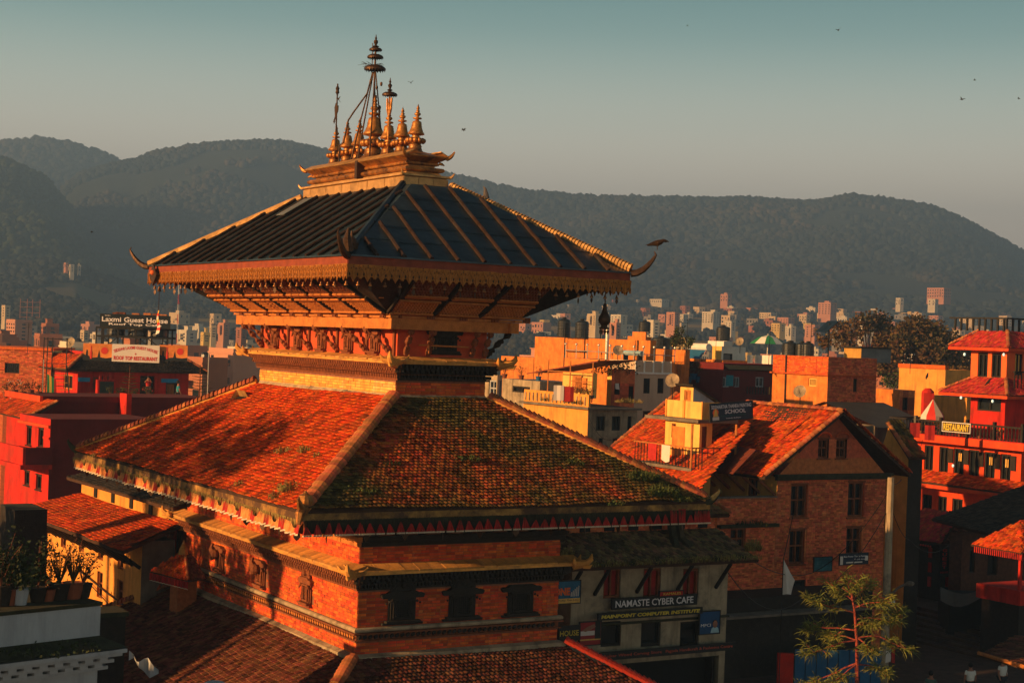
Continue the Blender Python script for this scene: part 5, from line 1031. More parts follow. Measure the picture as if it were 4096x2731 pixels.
def person(P, rz, label, shirt, pose='stand', sc=1., trous=TROUS, hair=HAIR, bag=None):
    """figure grown as one skinned body, with clothes and hair as parts"""
    o = thing('person', label, 'person', P, rz); o.scale = (sc, sc, sc)
    sit = pose == 'sit'; hz_ = .52 if sit else .92
    J = {'pel': (0, 0, hz_), 'ch': (0, .0, hz_+.38), 'nk': (0, 0, hz_+.53), 'hd': (0, -.01, hz_+.66), 'tp': (0, -.01, hz_+.76)}
    for s_, k in ((-1, 'l'), (1, 'r')):
        J['s'+k] = (s_*.17, 0, hz_+.45)
        if pose == 'raise': J['e'+k] = (s_*.28, -.12, hz_+.35); J['w'+k] = (s_*.12, -.24, hz_+.58); J['h'+k] = (s_*.08, -.25, hz_+.66)
        else: sw = .06 if s_ > 0 else -.04; J['e'+k] = (s_*.25, sw, hz_+.18); J['w'+k] = (s_*.24, -.1+sw, hz_-.04); J['h'+k] = (s_*.23, -.13+sw, hz_-.12)
        J['p'+k] = (s_*.09, 0, hz_-.04)
        if sit: J['k'+k] = (s_*.12, -.42, hz_-.02); J['a'+k] = (s_*.12, -.42, .08); J['t'+k] = (s_*.12, -.6, .04)
        else: st = .12*s_ if pose == 'walk' else .02; J['k'+k] = (s_*.10, -.02+st, .49); J['a'+k] = (s_*.10, st*1.3, .08); J['t'+k] = (s_*.11, -.17+st*1.3, .03)
    Rd = {'pel': .13, 'ch': .14, 'nk': .055, 'hd': .095, 'tp': .075, 's': .065, 'e': .045, 'w': .03, 'h': .035, 'p': .095, 'k': .06, 'a': .042, 't': .035}
    E_ = [('pel', 'ch'), ('ch', 'nk'), ('nk', 'hd'), ('hd', 'tp')]
    for k in 'lr': E_ += [('ch', 's'+k), ('s'+k, 'e'+k), ('e'+k, 'w'+k), ('w'+k, 'h'+k), ('pel', 'p'+k), ('p'+k, 'k'+k), ('k'+k, 'a'+k), ('a'+k, 't'+k)]
    def grow(name, keys, mul, m, cut=None):
        ks = [k for k in J if k in keys]; idx = {k: i for i, k in enumerate(ks)}; me = bpy.data.meshes.new(name); me.from_pydata([(cut or {}).get(k, J[k]) for k in ks], [(idx[a], idx[b]) for a, b in E_ if a in idx and b in idx], [])
        ob = bpy.data.objects.new(name, me); COL.objects.link(ob); sk_ = ob.modifiers.new('skin', 'SKIN'); 
        for i, k in enumerate(ks):
            r = Rd.get(k, Rd.get(k[0]))*mul; me.skin_vertices[0].data[i].radius = (r*(1.25 if k in ('ch', 'pel') else 1), r*(.8 if k in ('ch', 'pel') else 1)) if True else r
        me.skin_vertices[0].data[0].use_root = True; ob.modifiers.new('sub', 'SUBSURF').levels = 1
        dg = bpy.context.evaluated_depsgraph_get(); me2 = bpy.data.meshes.new_from_object(ob.evaluated_get(dg)); bpy.data.objects.remove(ob); me2.materials.clear(); me2.materials.append(m); me2.name = name
        for p_ in me2.polygons: p_.use_smooth = True
        return link(name, me2, o)
    grow('body', list(J), 1., SKIN)
    up = {k: tuple(Vector(J['s'+k[1]])*.35+Vector(J['e'+k[1]])*.65) for k in ('el', 'er')}
    grow('shirt', ['pel', 'ch', 'sl', 'sr', 'el', 'er'], 1.22, shirt, {**up, 'pel': (0, 0, hz_-.02)}); grow('trousers', ['pel', 'pl', 'pr', 'kl', 'kr', 'al', 'ar'], 1.16, trous)
    mb = MB(); mb.sphere((0, .025, hz_+.74), .115, n=10, sz=1.0); mb.build('hair', hair, o, smooth=True)
    mb = MB(); mb.sphere((0, -.1, hz_+.69), .018, n=6, sz=1.5); mb.sphere((-.1, 0, hz_+.69), .022, n=6, sx=.4); mb.sphere((.1, 0, hz_+.69), .022, n=6, sx=.4); mb.build('nose_and_ears', SKIN, o)
    if bag: mb = MB(); mb.sphere((.2, .2, hz_+.1), .2, n=10, sz=1.1); mb.build('bag', bag, o)
    return o
def beam(p, q, w, h, mb):
    p, q = Vector(p), Vector(q); d = q-p; s_ = d.cross(ZV).normalized()*w; u_ = s_.cross(d).normalized()*h; mb.obox(p-s_/2-u_/2, d, s_, u_)
# ---------------------------------------------------------------- right: orange rooftop block with water tanks
b = Bld('rooftop_block', 'bright orange plastered rooftop block carrying black water tanks, right of the pagoda', 'building', 2602, 1362, 126, 2140, 2625, ORANGE); b.finish(mtop=CONC)
Lz = b.z1
def top_at(px, py, bl, off=.3):      # point on a flat roof at height of bl seen at px
    d = (bl.z1-EYE)/ray(px, py).z if abs(ray(px, py).z) > 1e-6 else 100; return None
def on_top(bl, x, y, dz=0): p = bl.f.o+bl.f.u*x+bl.f.v*y; return Vector((p.x, p.y, bl.z1+dz))
for i, (px_, w, t_, lb) in enumerate(((2218, 52, 1298, 'leftmost ribbed black tank on the orange block'), (2290, 54, 1300, 'second ribbed black tank from the left on the orange block'), (2322, 44, 1330, 'smaller black tank on an iron stand at the right of the orange block'), (2350, 44, 1332, 'rightmost small black tank behind the stand of the orange block'))):
    u, _ = b.f.hit('L', px_, 1362, 0); P = on_top(b, .9, u, .02 if i < 2 else -.55); d_ = (P-CAM).dot(FW); r = w/2/6573*d_; tank(P, r, (P.z-at(px_, 1362, d_).z)+(1362-t_)/6573*d_, lb, 'black tanks on the orange block')
st = thing('tank_stand', 'welded iron stand with rails round the small tanks on the orange block', 'stand', on_top(b, -.2, b.f.hit('L', 2310, 1400)[0], -1.5), YAW)
for x in (-.1, 1.4):
    for y in (-1.5, 1.5): mb = MB(); mb.tube([(x, y, -2), (x, y, 2.3)], .05, 4); mb.build('leg', IRON, st)
for z in (-.6, .4, 1.5):
    mb = MB(); mb.tube([(-.1, -1.5, z), (-.1, 1.5, z), (1.4, 1.5, z), (1.4, -1.5, z), (-.1, -1.5, z)], .035, 4); mb.build('rail', IRON, st)
b2 = Bld('orange_terrace_house', 'long orange wall with a white pipe railing above the beige house', 'building', 2532, 1445, 122, 2258, 2700, ORANGE); b2.finish(mtop=CONC)
rl = thing('pipe_railing', 'white steel pipe railing with round lamp knobs along the orange terrace', 'railing', on_top(b2, 0, 0), YAW)
for i in range(7):
    mb = MB(); y = b2.wL*i/6; mb.tube([(0.05, y, 0), (.05, y, 1.0)], .035, 5); mb.sphere((.05, y, 1.1), .1, n=8); mb.build('post', STEEL, rl)
for i in range(1, 5): mb = MB(); x = i*b2.wR/4; mb.tube([(x, .05, 0), (x, .05, 1.0)], .035, 5); mb.sphere((x, .05, 1.1), .1, n=8); mb.build('post', STEEL, rl)
mb = MB(); mb.tube([(.05, b2.wL, .62), (.05, 0, .55), (b2.wR, 0, .5)], .035, 5); mb.build('rail', STEEL, rl)
pp = thing('white_pole', 'thick white vent pipe rising behind the pipe railing', 'pipe', on_top(b2, .6, b2.f.hit('L', 2400, 1445)[0]), YAW); mb = MB(); mb.lathe([(.14, 0), (.14, 3.3), (.09, 3.45), (.05, 3.6)], n=10); mb.build('pipe', STEEL, pp); mb = MB(); mb.tube([(.2, .4, 0), (.2, .3, 2.2)], .05, 5); mb.build('thin_pipe', STEEL, pp)
tk = thing('solar_heater', 'pale blue cylinder of a solar water heater behind the railing', 'water heater', on_top(b2, 1.4, b2.f.hit('L', 2440, 1445)[0]-1, .25), YAW); mb = MB(); mb.tube([(0, -1.2, .35), (0, 1.2, .35)], .2, 10); mb.build('cylinder', mat('pale_blue_tin', (.25, .38, .42), .5), tk); mb = MB(); mb.box(-.2, -1, -.25, .2, -.9, .3); mb.build('leg', IRON, tk); mb = MB(); mb.box(-.2, .9, -.25, .2, 1, .3); mb.build('leg', IRON, tk)
# beige three storey house below it
b = Bld('beige_house', 'beige house with two brown shuttered windows and a paneled parapet, right of the pagoda roof', 'house', 2541, 1442, 106, 2440, 2686, BEIGE)
for x0, x1 in ((2574, 2600), (2630, 2655)): b.hole('R', x0, 1513, x1, 1573, 'shutter', DARKW)
b.hole('R', 2571, 1643, 2604, 1690, 'sash', DARKW); b.hole('R', 2538, 1645, 2546, 1700, 'sash', DARKW); b.hole('R', 2630, 1645, 2655, 1700, 'sash', DARKW); b.finish(par=.9)
zb_ = b.zR(2541, 1491); mb = MB(); mb.box(-.08, -.1, b.Z(zb_)-.06, b.wR+.12, -.002, b.Z(zb_)+.06); mb.build('cornice', WHITEP, b.o)
for i in range(5): x = b.wR*i/4; mb = MB(); mb.box(max(.0, x-.05), -.05, b.Z(zb_)+.062, min(b.wR, x+.05), -.002, b.Z(b.z1)+.02); mb.build('parapet_pier', WHITEP, b.o)
# grey plaster building with orange flank and weeds
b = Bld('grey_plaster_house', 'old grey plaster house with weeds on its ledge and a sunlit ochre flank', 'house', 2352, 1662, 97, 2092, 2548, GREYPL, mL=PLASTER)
for x0, x1, y0, y1 in ((2384, 1662+0, 0, 0),): pass
for x0, x1 in ((2385, 2420), (2447, 2482), (2510, 2526)): b.hole('R', x0, 1662+2, x1, 1722, 'sash', DARKW)
for x0, x1 in ((2395, 2412), (2450, 2485)): b.hole('R', x0, 1752, x1, 1790, 'sash', DARKW)
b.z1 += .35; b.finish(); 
zz = b.Z(b.zR(2352, 1630)); mb = MB(); mb.box(-.35, -.5, zz-.1, b.wR, b.wL, zz+.02); mb.build('ledge', CONC, b.o)
zz2 = b.Z(b.zL(2200, 1588)); 
# upper set back storey
mb = MB(); mb.box(.02, .02, zz, .16, b.wL, zz2+.35); mb.build('terrace_parapet', PLASTER, b.o)
for i in range(16):
    mb = MB(); y = .3+i*(b.wL-.6)/15; mb.box(-.04, y, zz+.1, .019, y+.1, zz2+.2); mb.build('baluster', GREYPL, b.o)
c = Bld('brick_attic', 'rough brown brick attic room with a hanging white cloth in its window', 'building', 2448, 1475, 101, 2430, 2541, OLDBRICK, mL=CREAM, zb=8); c.hole('R', 2458, 1533, 2480, 1578, 'sash', DARKW); c.hole('R', 2514, 1544, 2534, 1612, 'shutter', DARKW); c.finish(top=True)
mb = MB(); h = c.hR[0]; mb.quad((h[0]+.05, -.03, h[1]+.35), (h[2]-.05, -.03, h[1]+.3), (h[2]-.12, -.03, h[3]), (h[0]+.02, -.03, h[3])); tag(mb.build('hanging_cloth', SIGNW), 'white cloth hanging in the brick attic window', 'cloth').matrix_world = c.o.matrix_basis
mb = MB()
for k in range(500):
    a = Vector((random.uniform(-.3, c.wR+.2), random.uniform(-.4, 2), c.z1-8+random.uniform(-.3, .45))); d1 = Vector((random.uniform(-1, 1), random.uniform(-1, 1), random.uniform(-1.2, .8))).normalized()*.18; d2 = d1.orthogonal().normalized()*.06; mb.add([a, a+d1*.5+d2, a+d1, a+d1*.5-d2], [(0, 1, 2, 3)])
o = mb.build('creeper', LEAFD); tag(o, 'dark creeper overgrowing the top of the brick attic', 'creeper'); o.matrix_world = c.o.matrix_basis
# lean-to shed and terrace clutter left of the attic
sh = thing('terrace_shed', 'ramshackle yellow terrace shed under sloping tin with pole frame', 'shed', on_top(b, .4, .2, 0), YAW)
base = b.Z(b.z1); z0 = b.zR(2352, 1588)-b.z1
Pz = lambda px_, py_: b.f.hit('L', px_, py_)
sh.location.z = b.zR(2352, 1590)-.1
hgt = lambda py_: b.f.hit('L', 2300, py_)[1]-sh.location.z
mb = MB(); ya, yb = 1.2, b.wL*.62; mb.box(.8, ya, 0, 1.1, yb, 1.5); mb.build('shed_wall', CREAM, sh)
mb = MB(); mb.box(.72, ya+.6, .4, .79, ya+1.8, 1.2); mb.build('shed_panel', ORANGE, sh); mb = MB(); mb.box(.72, yb-2.2, .3, .79, yb-1.2, 1.3); mb.build('shed_door', WOODL, sh)
mb = MB(); mb.add([(.3, ya-1.2, 2.3), (.3, yb+3.5, 1.25), (3.4, yb+3.5, 1.35), (3.4, ya-1.2, 2.4), (.3, ya-1.2, 2.22), (.3, yb+3.5, 1.18)], [(0, 1, 2, 3), (0, 4, 5, 1)]); mb.build('tin_roof', RUST, sh)
for y in (-.1, b.wL*.32, b.wL*.66): mb = MB(); mb.tube([(-.1, y, -.2), (-.1, y, 2.2)], .04, 5); mb.build('pole', WOODL, sh)
mb = MB(); mb.tube([(-.1, -.1, 1.55), (-.1, b.wL*.66, 1.5)], .035, 5); mb.tube([(-.1, -.1, 1.0), (-.1, b.wL*.3, 1.0)], .03, 5); mb.build('cross_pole', WOODL, sh)
for i in range(9):
    y = .2+i*.42; plant(on_top(b, .35, y, 0)+ZV*(sh.location.z-b.z1+.02), .5, .28, ['bushy plant in a blue pot on the grey house terrace', 'leafy plant in a pot on the grey house terrace'][i % 2], LEAF if i % 3 else LEAFB, 70, pot=BLUE if i % 2 == 0 else TERRA, leaf=.05, group='potted plants on the grey house terrace')
for i, (fx, fy, lb) in enumerate(((.25, 1632, 'green creeper patch at the left of the ochre flank'), (.12, 1640, 'yellow flowered creeper right of centre on the ochre flank'), (.6, 1638, 'small weed hanging from the far end of the ochre flank'))):
    tuft('wall_weeds', lb, on_top(b, -.05, b.wL*fx, -.0)+ZV*(sh.location.z-b.z1-.3), .5, .35, 90, LEAF)
tuft('ledge_grass', 'long dry grass spilling from the grey house ledge below the beige house', on_top(b, b.wR*.75, -.3, 0)+ZV*(sh.location.z-b.z1-.15), .9, .4, 260, DRYG)
# low dark roofs between the pagoda and the grey house
b = Bld('low_shop_house', 'dark low house with a grey flat tin roof directly right of the pagoda neck', 'house', 2160, 1525, 108, 2010, 2300, GREYPL, mL=GREYPL); b.hole('L', 2050, 1545, 2120, 1570, 'sash'); b.finish(mtop=TIN)
for i in range(3): plant(on_top(b, .5, 1+2.2*i), .7, .4, ['rooftop shrub in a blue drum by the pagoda', 'rooftop shrub in a clay pot by the pagoda', 'third rooftop shrub behind the pagoda neck'][i], LEAFB, 90, pot=BLUE if i == 0 else TERRA)
b = Bld('weathered_orange_house', 'weathered orange house behind the pagoda neck on the right', 'house', 2135, 1430, 150, 2005, 2200, ORANGE); b.finish(mtop=CONC)
b = Bld('narrow_grey_house', 'narrow grey house with a tall paned window tight against the pagoda neck', 'house', 1990, 1500, 88, 1930, 2010, GREYPL); b.hole('R', 1994, 1520, 2008, 1590, 'cross', WHITED); b.hole('L', 1955, 1520, 1985, 1590, 'cross', WHITED); b.finish()
# brick stair tower with tank
b = Bld('brick_stair_tower', 'stepped orange brick stair tower with a tank on top, behind the white railing', 'building', 2583, 1328, 150, 2530, 2588, OLDBRICK, mL=ORANGE); b.finish(mtop=CONC)
tank(on_top(b, .6, b.wL*.5, .02), .54, 1.05, 'single black tank topping the stepped brick stair tower')
for i in range(6):
    u = b.wL+i*.75; mb = MB(); mb.box(0, u, 0, 2.2, u+.74, b.Z(b.z1)-.42*(i+1)); mb.build('stepped_wall', ORANGE, b.o)
b = Bld('terrace_wall_house', 'orange brick terrace wall with rooftop shrubs behind the beige house', 'house', 2742, 1400, 138, 2560, 2760, ORANGE); b.hole('L', 2705, 1450, 2725, 1515, 'shutter', WOODL, CREAM); b.finish(mtop=CONC)
tank(on_top(b, 1.0, b.wL*.75, -.2), .85, 1.3, 'squat black tank at the left of the shrub terrace')
for i, (f_, h_, r_, lb) in enumerate(((.45, 1.3, .8, 'round dark shrub on the shrub terrace, left one'), (.28, 2.0, .7, 'clipped dark upright shrub on the shrub terrace'), (.38, 1.9, .5, 'spindly palm like plant on the shrub terrace'), (.12, 1.2, .9, 'loose shrub at the right end of the shrub terrace'))): plant(on_top(b, .8, b.wL*f_), h_, r_, lb, LEAFD if i < 2 else LEAF, 420, leaf=.1)
# orange house left of white block, white block with tank and umbrella
b = Bld('orange_courtyard_house', 'orange house with potted plants and a green parasol in its dark courtyard', 'house', 2892, 1440, 142, 2755, 2990, ORANGE, mL=ORANGE); b.finish(mtop=CONC)
b3 = Bld('maroon_long_house', 'long maroon brick house with three white framed windows under a mossy ledge', 'house', 2895, 1452, 136, 2890, 3140, DKRED, Llen=5)
for x0, x1 in ((2890+2, 2917), (2937, 2958), (3022, 3055)): b3.hole('R', x0, 1508, x1, 1548, 'sash', WHITED, GLASS)
b3.finish(mtop=REDW, par=.0)
for i in range(13): mb = MB(); x = b3.wR*(.33+.045*i); mb.box(x, -.5, b3.Z(b3.zR(3000, 1575)), x+.08, -.44, b3.Z(b3.zR(3000, 1545))); mb.build('fence_slat', IRON if i < 8 else LEDGE, b3.o)
zz = b3.Z(b3.zR(3000, 1478)); mb = MB(); mb.add([(0, 0, zz+.35), (b3.wR, 0, zz+.35), (b3.wR, -.7, zz), (0, -.7, zz), (0, 0, zz-.1), (b3.wR, 0, zz-.1)], [(0, 1, 2, 3), (3, 2, 5, 4)]); mb.build('mossy_ledge', MOSS, b3.o)
w = Bld('white_rooftop_room', 'white rooftop room with a black tank and dark doorway, centre right', 'building', 2887, 1385, 160, 2850, 2983, WHITEP, mL=CREAM, zb=9); w.hole('R', 2893, 1414, 2930, 1448, 'none'); w.finish(mtop=CONC)
tank(on_top(w, .9, 1.0, .55), .68, 1.5, 'big black tank above the white rooftop room')
mb = MB(); mb.box(0, -.3, w.Z(w.z1)+.002, w.wR*.36, 2.2, w.Z(w.z1)+.5); mb.build('tank_plinth', WHITEP, w.o)
sh_ = thing('solar_heater', 'white solar heater drum on the roof left of the white rooftop room', 'water heater', at(2800, 1425, 158), YAW); mb = MB(); mb.tube([(-.2, -1.6, .9), (-.2, 1.6, .9)], .36, 12); mb.build('drum', WHITEP, sh_); mb = MB(); mb.add([(-.4, -1.5, .7), (-.4, 1.5, .7), (-1.5, 1.5, -.6), (-1.5, -1.5, -.6)], [(0, 1, 2, 3)]); mb.build('collector', BLUE, sh_)
um = thing('rooftop_parasol', 'green and white striped parasol over white walls on a roof, centre right', 'parasol', at(3068, 1448, 158)); k = 10
for i in range(k):
    a0, a1 = 2*math.pi*i/k, 2*math.pi*(i+1)/k; mb = MB(); mb.add([(0, 0, 2.6), (math.cos(a0)*.9, math.sin(a0)*.9, 2.38), (math.cos(a1)*.9, math.sin(a1)*.9, 2.38), (math.cos(a1)*1.75, math.sin(a1)*1.75, 1.75), (math.cos(a0)*1.75, math.sin(a0)*1.75, 1.75)], [(0, 1, 2), (1, 4, 3, 2)]); mb.build('parasol_panel', GREEN if i % 2 else WHITEP, um)
mb = MB(); mb.tube([(0, 0, 0), (0, 0, 2.7)], .04, 5); mb.build('pole', STEEL, um)
cv = Bld('white_water_store', 'pair of low white rooftop walls under the green and white parasol', 'building', 3085, 1422, 156, 3020, 3092, WHITEP, zb=10); cv.finish(); cv = Bld('white_boiler_hut', 'small white hut with a rounded drum left of the parasol', 'building', 3003, 1420, 157, 2990, 3012, WHITEP, zb=10); cv.finish()
gp = thing('green_parasol', 'small folded green parasol tilted over the dark courtyard plants', 'parasol', at(2858, 1532, 138)); mb = MB(); mb.lathe([(.02, 1.3), (.5, 1.05), (.95, .7), (.9, .68)], (0, 0, 0), 8, axis=Matrix.Rotation(.5, 3, 'Y')); mb.build('canopy', GREEN, gp); mb = MB(); mb.tube([(0, 0, -1.2), (.4, 0, 1.1)], .03, 4); mb.build('pole', STEEL, gp)
for i in range(6): plant(at(2752+i*22, 1530-(i % 2)*12, 139), 1.2, .7, f'{["dark", "reddish", "leafy", "flowering", "tall", "low"][i]} courtyard plant {["beside the iron stair", "left of the green parasol", "under the orange wall", "next to the round bush", "near the parasol pole", "nearest the courtyard corner"][i]}', LEAFD if i % 2 else LEAFB, 150, leaf=.09, pot=BLUE if i < 3 else TERRA)
sp_ = thing('spiral_stair', 'thin curved iron stair rail behind the courtyard plants', 'stair', at(2755, 1500, 140), 0)
for k in range(12): a = k*.35; mb = MB(); mb.tube([(math.cos(a)*.9, math.sin(a)*.9, k*.25-.6), (math.cos(a)*.9, math.sin(a)*.9, k*.25+.4)], .03, 4); mb.tube([(0, 0, k*.25-.6), (math.cos(a)*.9, math.sin(a)*.9, k*.25-.6)], .03, 4); mb.build('tread', IRON, sp_)
# big orange box house with dark brick right face
b = Bld('orange_box_house', 'tall plain orange house with one lattice window and dark brick side, centre right', 'house', 3314, 1428, 112, 3093, 3508, OLDBRICK, mL=ORANGE)
b.hole('L', 3234, 1512, 3265, 1545, 'lattice', CREAM, DARK); b.hole('R', 3413, 1514, 3429, 1566, 'shutter', DARKW); b.finish(par=.3)
zz = b.Z(b.zR(3314, 1498)); mb = MB(); mb.box(-.22, -.24, zz-.1, b.wR+.1, b.wL+.1, zz); mb.build('string_course', BRICK, b.o)
bricks(b.o, 'R', 0, 0, b.wR, zz, b.Z(b.z1), [], OLDBRICK, .28, .1, 60); bricks(b.o, 'L', 0, 0, b.wL, zz, b.Z(b.z1), [], BRICK, .28, .1, 60)
bricks(b.o, 'R', 0, 0, b.wR, zz-3.9, zz-.11, b.hR, OLDBRICK, .28, .1, 60)
mb = MB(); mb.tube([(-.06, b.wL*.74, zz-3.7), (-.07, b.wL*.745, zz+1.2)], .06, 5); mb.build('drain_pipe', IRON, b.o)
ts = Bld('tin_shed', 'rooftop shed with pale corrugated front and grey tin side on the orange box house', 'shed', 3447, 1392, 115, 3378, 3508, TIN, mL=CREAM, zb=b.z1-.3, Rlen=2.8); mb = MB()
for i in range(28): u = ts.wL*i/28; mb.box(-.05, u, 0, -.002, u+ts.wL/56, ts.z1-ts.zb-.05)
mb.build('corrugation', CREAM, ts.o, kind='stuff'); ts.finish(mtop=TIN); mb = MB(); mb.box(-.3, -.2, ts.z1-ts.zb+.002, ts.wR+.2, ts.wL+.2, ts.z1-ts.zb+.08); mb.build('shed_roof', IRON, ts.o)
for i, (px_, r_, lb) in enumerate(((3126, .62, 'leftmost brownish drum on the orange box house'), (3172, .45, 'middle dark drum on the orange box house'), (3196, .42, 'right dark drum with a white cap on the orange box house'))): tank(on_top(b, .8, b.f.hit('L', px_, 1428)[0], -.2), r_, 1.2, lb, 'drums on the orange box house')
sl = thing('solar_array', 'small tilted solar panel on a post at the corner of the orange box house', 'solar panel', on_top(b, .5, .6), YAW); mb = MB(); mb.tube([(0, 0, 0), (0, 0, 2.3)], .05, 5); mb.build('post', IRON, sl); mb = MB(); mb.obox((-.6, -.5, 1.7), (1.0, 0, .75), (0, 1.1, 0), (-.03, 0, .05)); mb.build('panel', NAVY, sl)
plant(at(3300, 1400, 118), 1.5, 1.1, 'yellow green bush behind the parapet of the orange box house', LEAFB, 300, leaf=.12)
# trees at the far right
tree(at(3668, 1600, 185), 1.0, 5.3, 8.2, 'broad rust brown tree with a rounded crown behind the orange ruins', LEAFB, 9500, .34)
tree(at(3790, 1560, 200), 1, 3.6, 5.5, 'smaller brown green tree between the big tree and the red restaurant', LEAFB, 3500, .32)
tree(at(3470, 1480, 200), 1, 4.2, 6.2, 'brown bush crown left of the big rounded tree, above the tin shed', LEAFB, 3500, .32)
for i, (px_, py_, lb) in enumerate(((3560, 1530, 'green hedge under the big rounded tree'), (3840, 1500, 'shrubs just left of the red restaurant attic'), (3540, 1640, 'dark shrubs in front of the ruined orange walls'))): plant(at(px_, py_+25, 150), 1.6, 1.9, lb, LEAF if i == 0 else LEAFB, 500, leaf=.14)
b = Bld('ruined_orange_wall', 'roofless ochre plaster wall with a thatched brick coping left of the restaurant', 'wall', 3782, 1478, 140, 3597, 3800, PLASTER, Rlen=3); b.finish(top=False)
mb = MB(); mb.box(-.15, -.1, b.Z(b.z1)+.002, .3, b.wL, b.Z(b.z1)+.35); mb.build('coping', BRICK, b.o)
b = Bld('stepped_ruin', 'low stepped orange brick ruin under the ochre wall', 'wall', 3600, 1560, 122, 3505, 3660, OLDBRICK, mL=ORANGE); b.hole('R', 3610, 1590, 3632, 1640, 'none'); b.finish()
b = Bld('dark_tin_hall', 'long dark tin roofed hall behind the gabled brick house', 'building', 3500, 1700, 108, 3300, 3700, CONC, Llen=9); b.hole('R', 3555, 1705, 3590, 1750, 'none'); b.finish(top=False)
H1 = b.Z(b.z1); mb = MB(); mb.add([(-.5, -.8, H1-.1), (b.wR+.5, -.8, H1-.1), (b.wR+.5, 4.5, H1+1.3), (-.5, 4.5, H1+1.3), (b.wR+.5, 9.5, H1-.1), (-.5, 9.5, H1-.1), (-.5, -.8, H1-.22), (b.wR+.5, -.8, H1-.22)], [(0, 1, 2, 3), (3, 2, 4, 5), (0, 6, 7, 1)]); mb.build('tin_roof', mat('dark_tin', (.05, .05, .05), .7, .3, 1), b.o)
b = Bld('yellow_garden_wall', 'sunlit ochre wall beside the red and white parasol', 'wall', 3868, 1590, 118, 3700, 3900, PLASTER, Rlen=3); b.finish(); 
ch = thing('red_chimney', 'slim dark red chimney pillar with a bird on it, behind the striped parasol', 'chimney', at(3707, 1700, 112)); mb = MB(); mb.box(-.35, -.35, -4, .35, .35, 2.2); mb.build('shaft', REDW, ch); mb = MB(); mb.lathe([(.42, 2.2), (.42, 2.3), (.2, 2.5), (.1, 2.52)], n=10); mb.build('cap', REDW, ch)
for i in range(3): b_ = tag(MB().build('crow', IRON), ['crow perched on the slim red chimney', 'crow sitting on the restaurant sill below the attic windows', 'small dark bird perched on a wire under the hanging bell'][i], 'bird'); setmesh(b_, bird_mesh(), IRON); b_.location = (at(3709, 1506, 112), at(3955, 1530, 99), at(2449, 1312, 110))[i]; b_.rotation_euler = (0, -.6, [1, 0, 2][i])
# ---------------------------------------------------------------- gabled brick house
gh = Bld('gabled_brick_house', 'old brick house with a steep red tiled gable, right of the pagoda', 'house', 3110, 1905, 78, 2800, 3544, OLDBRICK, mL=CREAM, Llen=11)
for r_ in ((3163, 1937, 3229, 2069), (3392, 1928, 3456, 2067), (3157, 2117, 3218, 2255), (3385, 2107, 3446, 2218)): gh.hole('R', *r_, 'cross', WOOD, sill=True, depth=.28)
gh.hole('R', 3165, 2318, 3222, 2395, 'none'); hL_ = gh.hole('L', 2990, 1912, 3030, 1985, 'sash', WOOD)
gh.finish(top=False); H1 = gh.Z(gh.z1); xp = gh.f.hit('R', 3340, 1700)[0]; zp = gh.Z(gh.zR(3340, 1645)); wR = gh.wR
mb = MB(); mb.add([(0, 0, H1), (wR, 0, H1), (xp, 0, zp-.15), (0, gh.wL, H1), (wR, gh.wL, H1), (xp, gh.wL, zp-.15)], [(3, 5, 4)]); mb.build('rear_gable', OLDBRICK, gh.o); mb = MB()
hg = [gh.f.rect('R', 3273, 1756, 3315, 1832), gh.f.rect('R', 3345, 1756, 3387, 1832)]
def tri_wall(mb, z0):      # gable wall cut round two windows
    zs = sorted({H1, zp-.15, *[h[1] for h in hg], *[h[3] for h in hg]})
    for c, d in zip(zs, zs[1:]):
        def X(z, s): t = (z-H1)/(zp-.15-H1); return xp*t if s < 0 else wR-(wR-xp)*t
        cuts = sorted([(h[0], h[2]) for h in hg if h[1] <= c+1e-6 and h[3] >= d-1e-6]); xa, xb = (X(c, -1), X(d, -1)), (X(c, 1), X(d, 1)); cur = xa
        for a, b_ in cuts: mb.quad((cur[0], 0, c), (a, 0, c), (a, 0, d), (cur[1], 0, d)); cur = (b_, b_)
        mb.quad((cur[0], 0, c), (xb[0], 0, c), (xb[1], 0, d), (cur[1], 0, d))
tri_wall(mb, 0); mb.build('gable_wall', OLDBRICK, gh.o)
for h in hg: window(gh.o, 'R', 0, h, 'cross', WOOD, .28, GLASS, sill=True)
for h in hg:
    mb = MB(); c_ = (h[0]+h[2])/2; w_ = (h[2]-h[0])*.62; mb.tube([(c_+math.cos(math.pi*k/8)*w_, -.06, h[3]+.1+math.sin(math.pi*k/8)*.22) for k in range(9)], .06, 5); mb.build('window_arch', BRICK, gh.o)
mb = MB(); mb.box(-.25, -.3, H1-.02, wR+.25, -.003, H1+.1); mb.box(-.15, -.2, H1-.18, wR+.15, -.004, H1-.022); mb.build('cornice', MOSS, gh.o)
bricks(gh.o, 'R', 0, .02, wR-.02, H1-8.3, H1-.2, gh.hR, OLDBRICK, .26, .085, 110, 'u0')
xl_, xr_ = gh.f.hit('R', 3028, 1906)[0], gh.f.hit('R', 3612, 1895)[0]; zl_, zr_ = gh.Z(gh.zR(3028, 1906)), gh.Z(gh.zR(3612, 1895))
yr = gh.f.hit('L', 2990, 1590, xp)[0]; yr = max(6, min(yr, 16)); 
tile_field(gh.o, (xl_, yr, zl_), (xl_, -.55, zl_), (xp, -.55, zp), (xp, yr, zp), .2, .19, TILE, 40, sag=.07, lift=.035)
tile_field(gh.o, (xr_, -.55, zr_), (xr_, yr, zr_), (xp, yr, zp), (xp, -.55, zp), .2, .19, TILEO, 0, lift=.035)
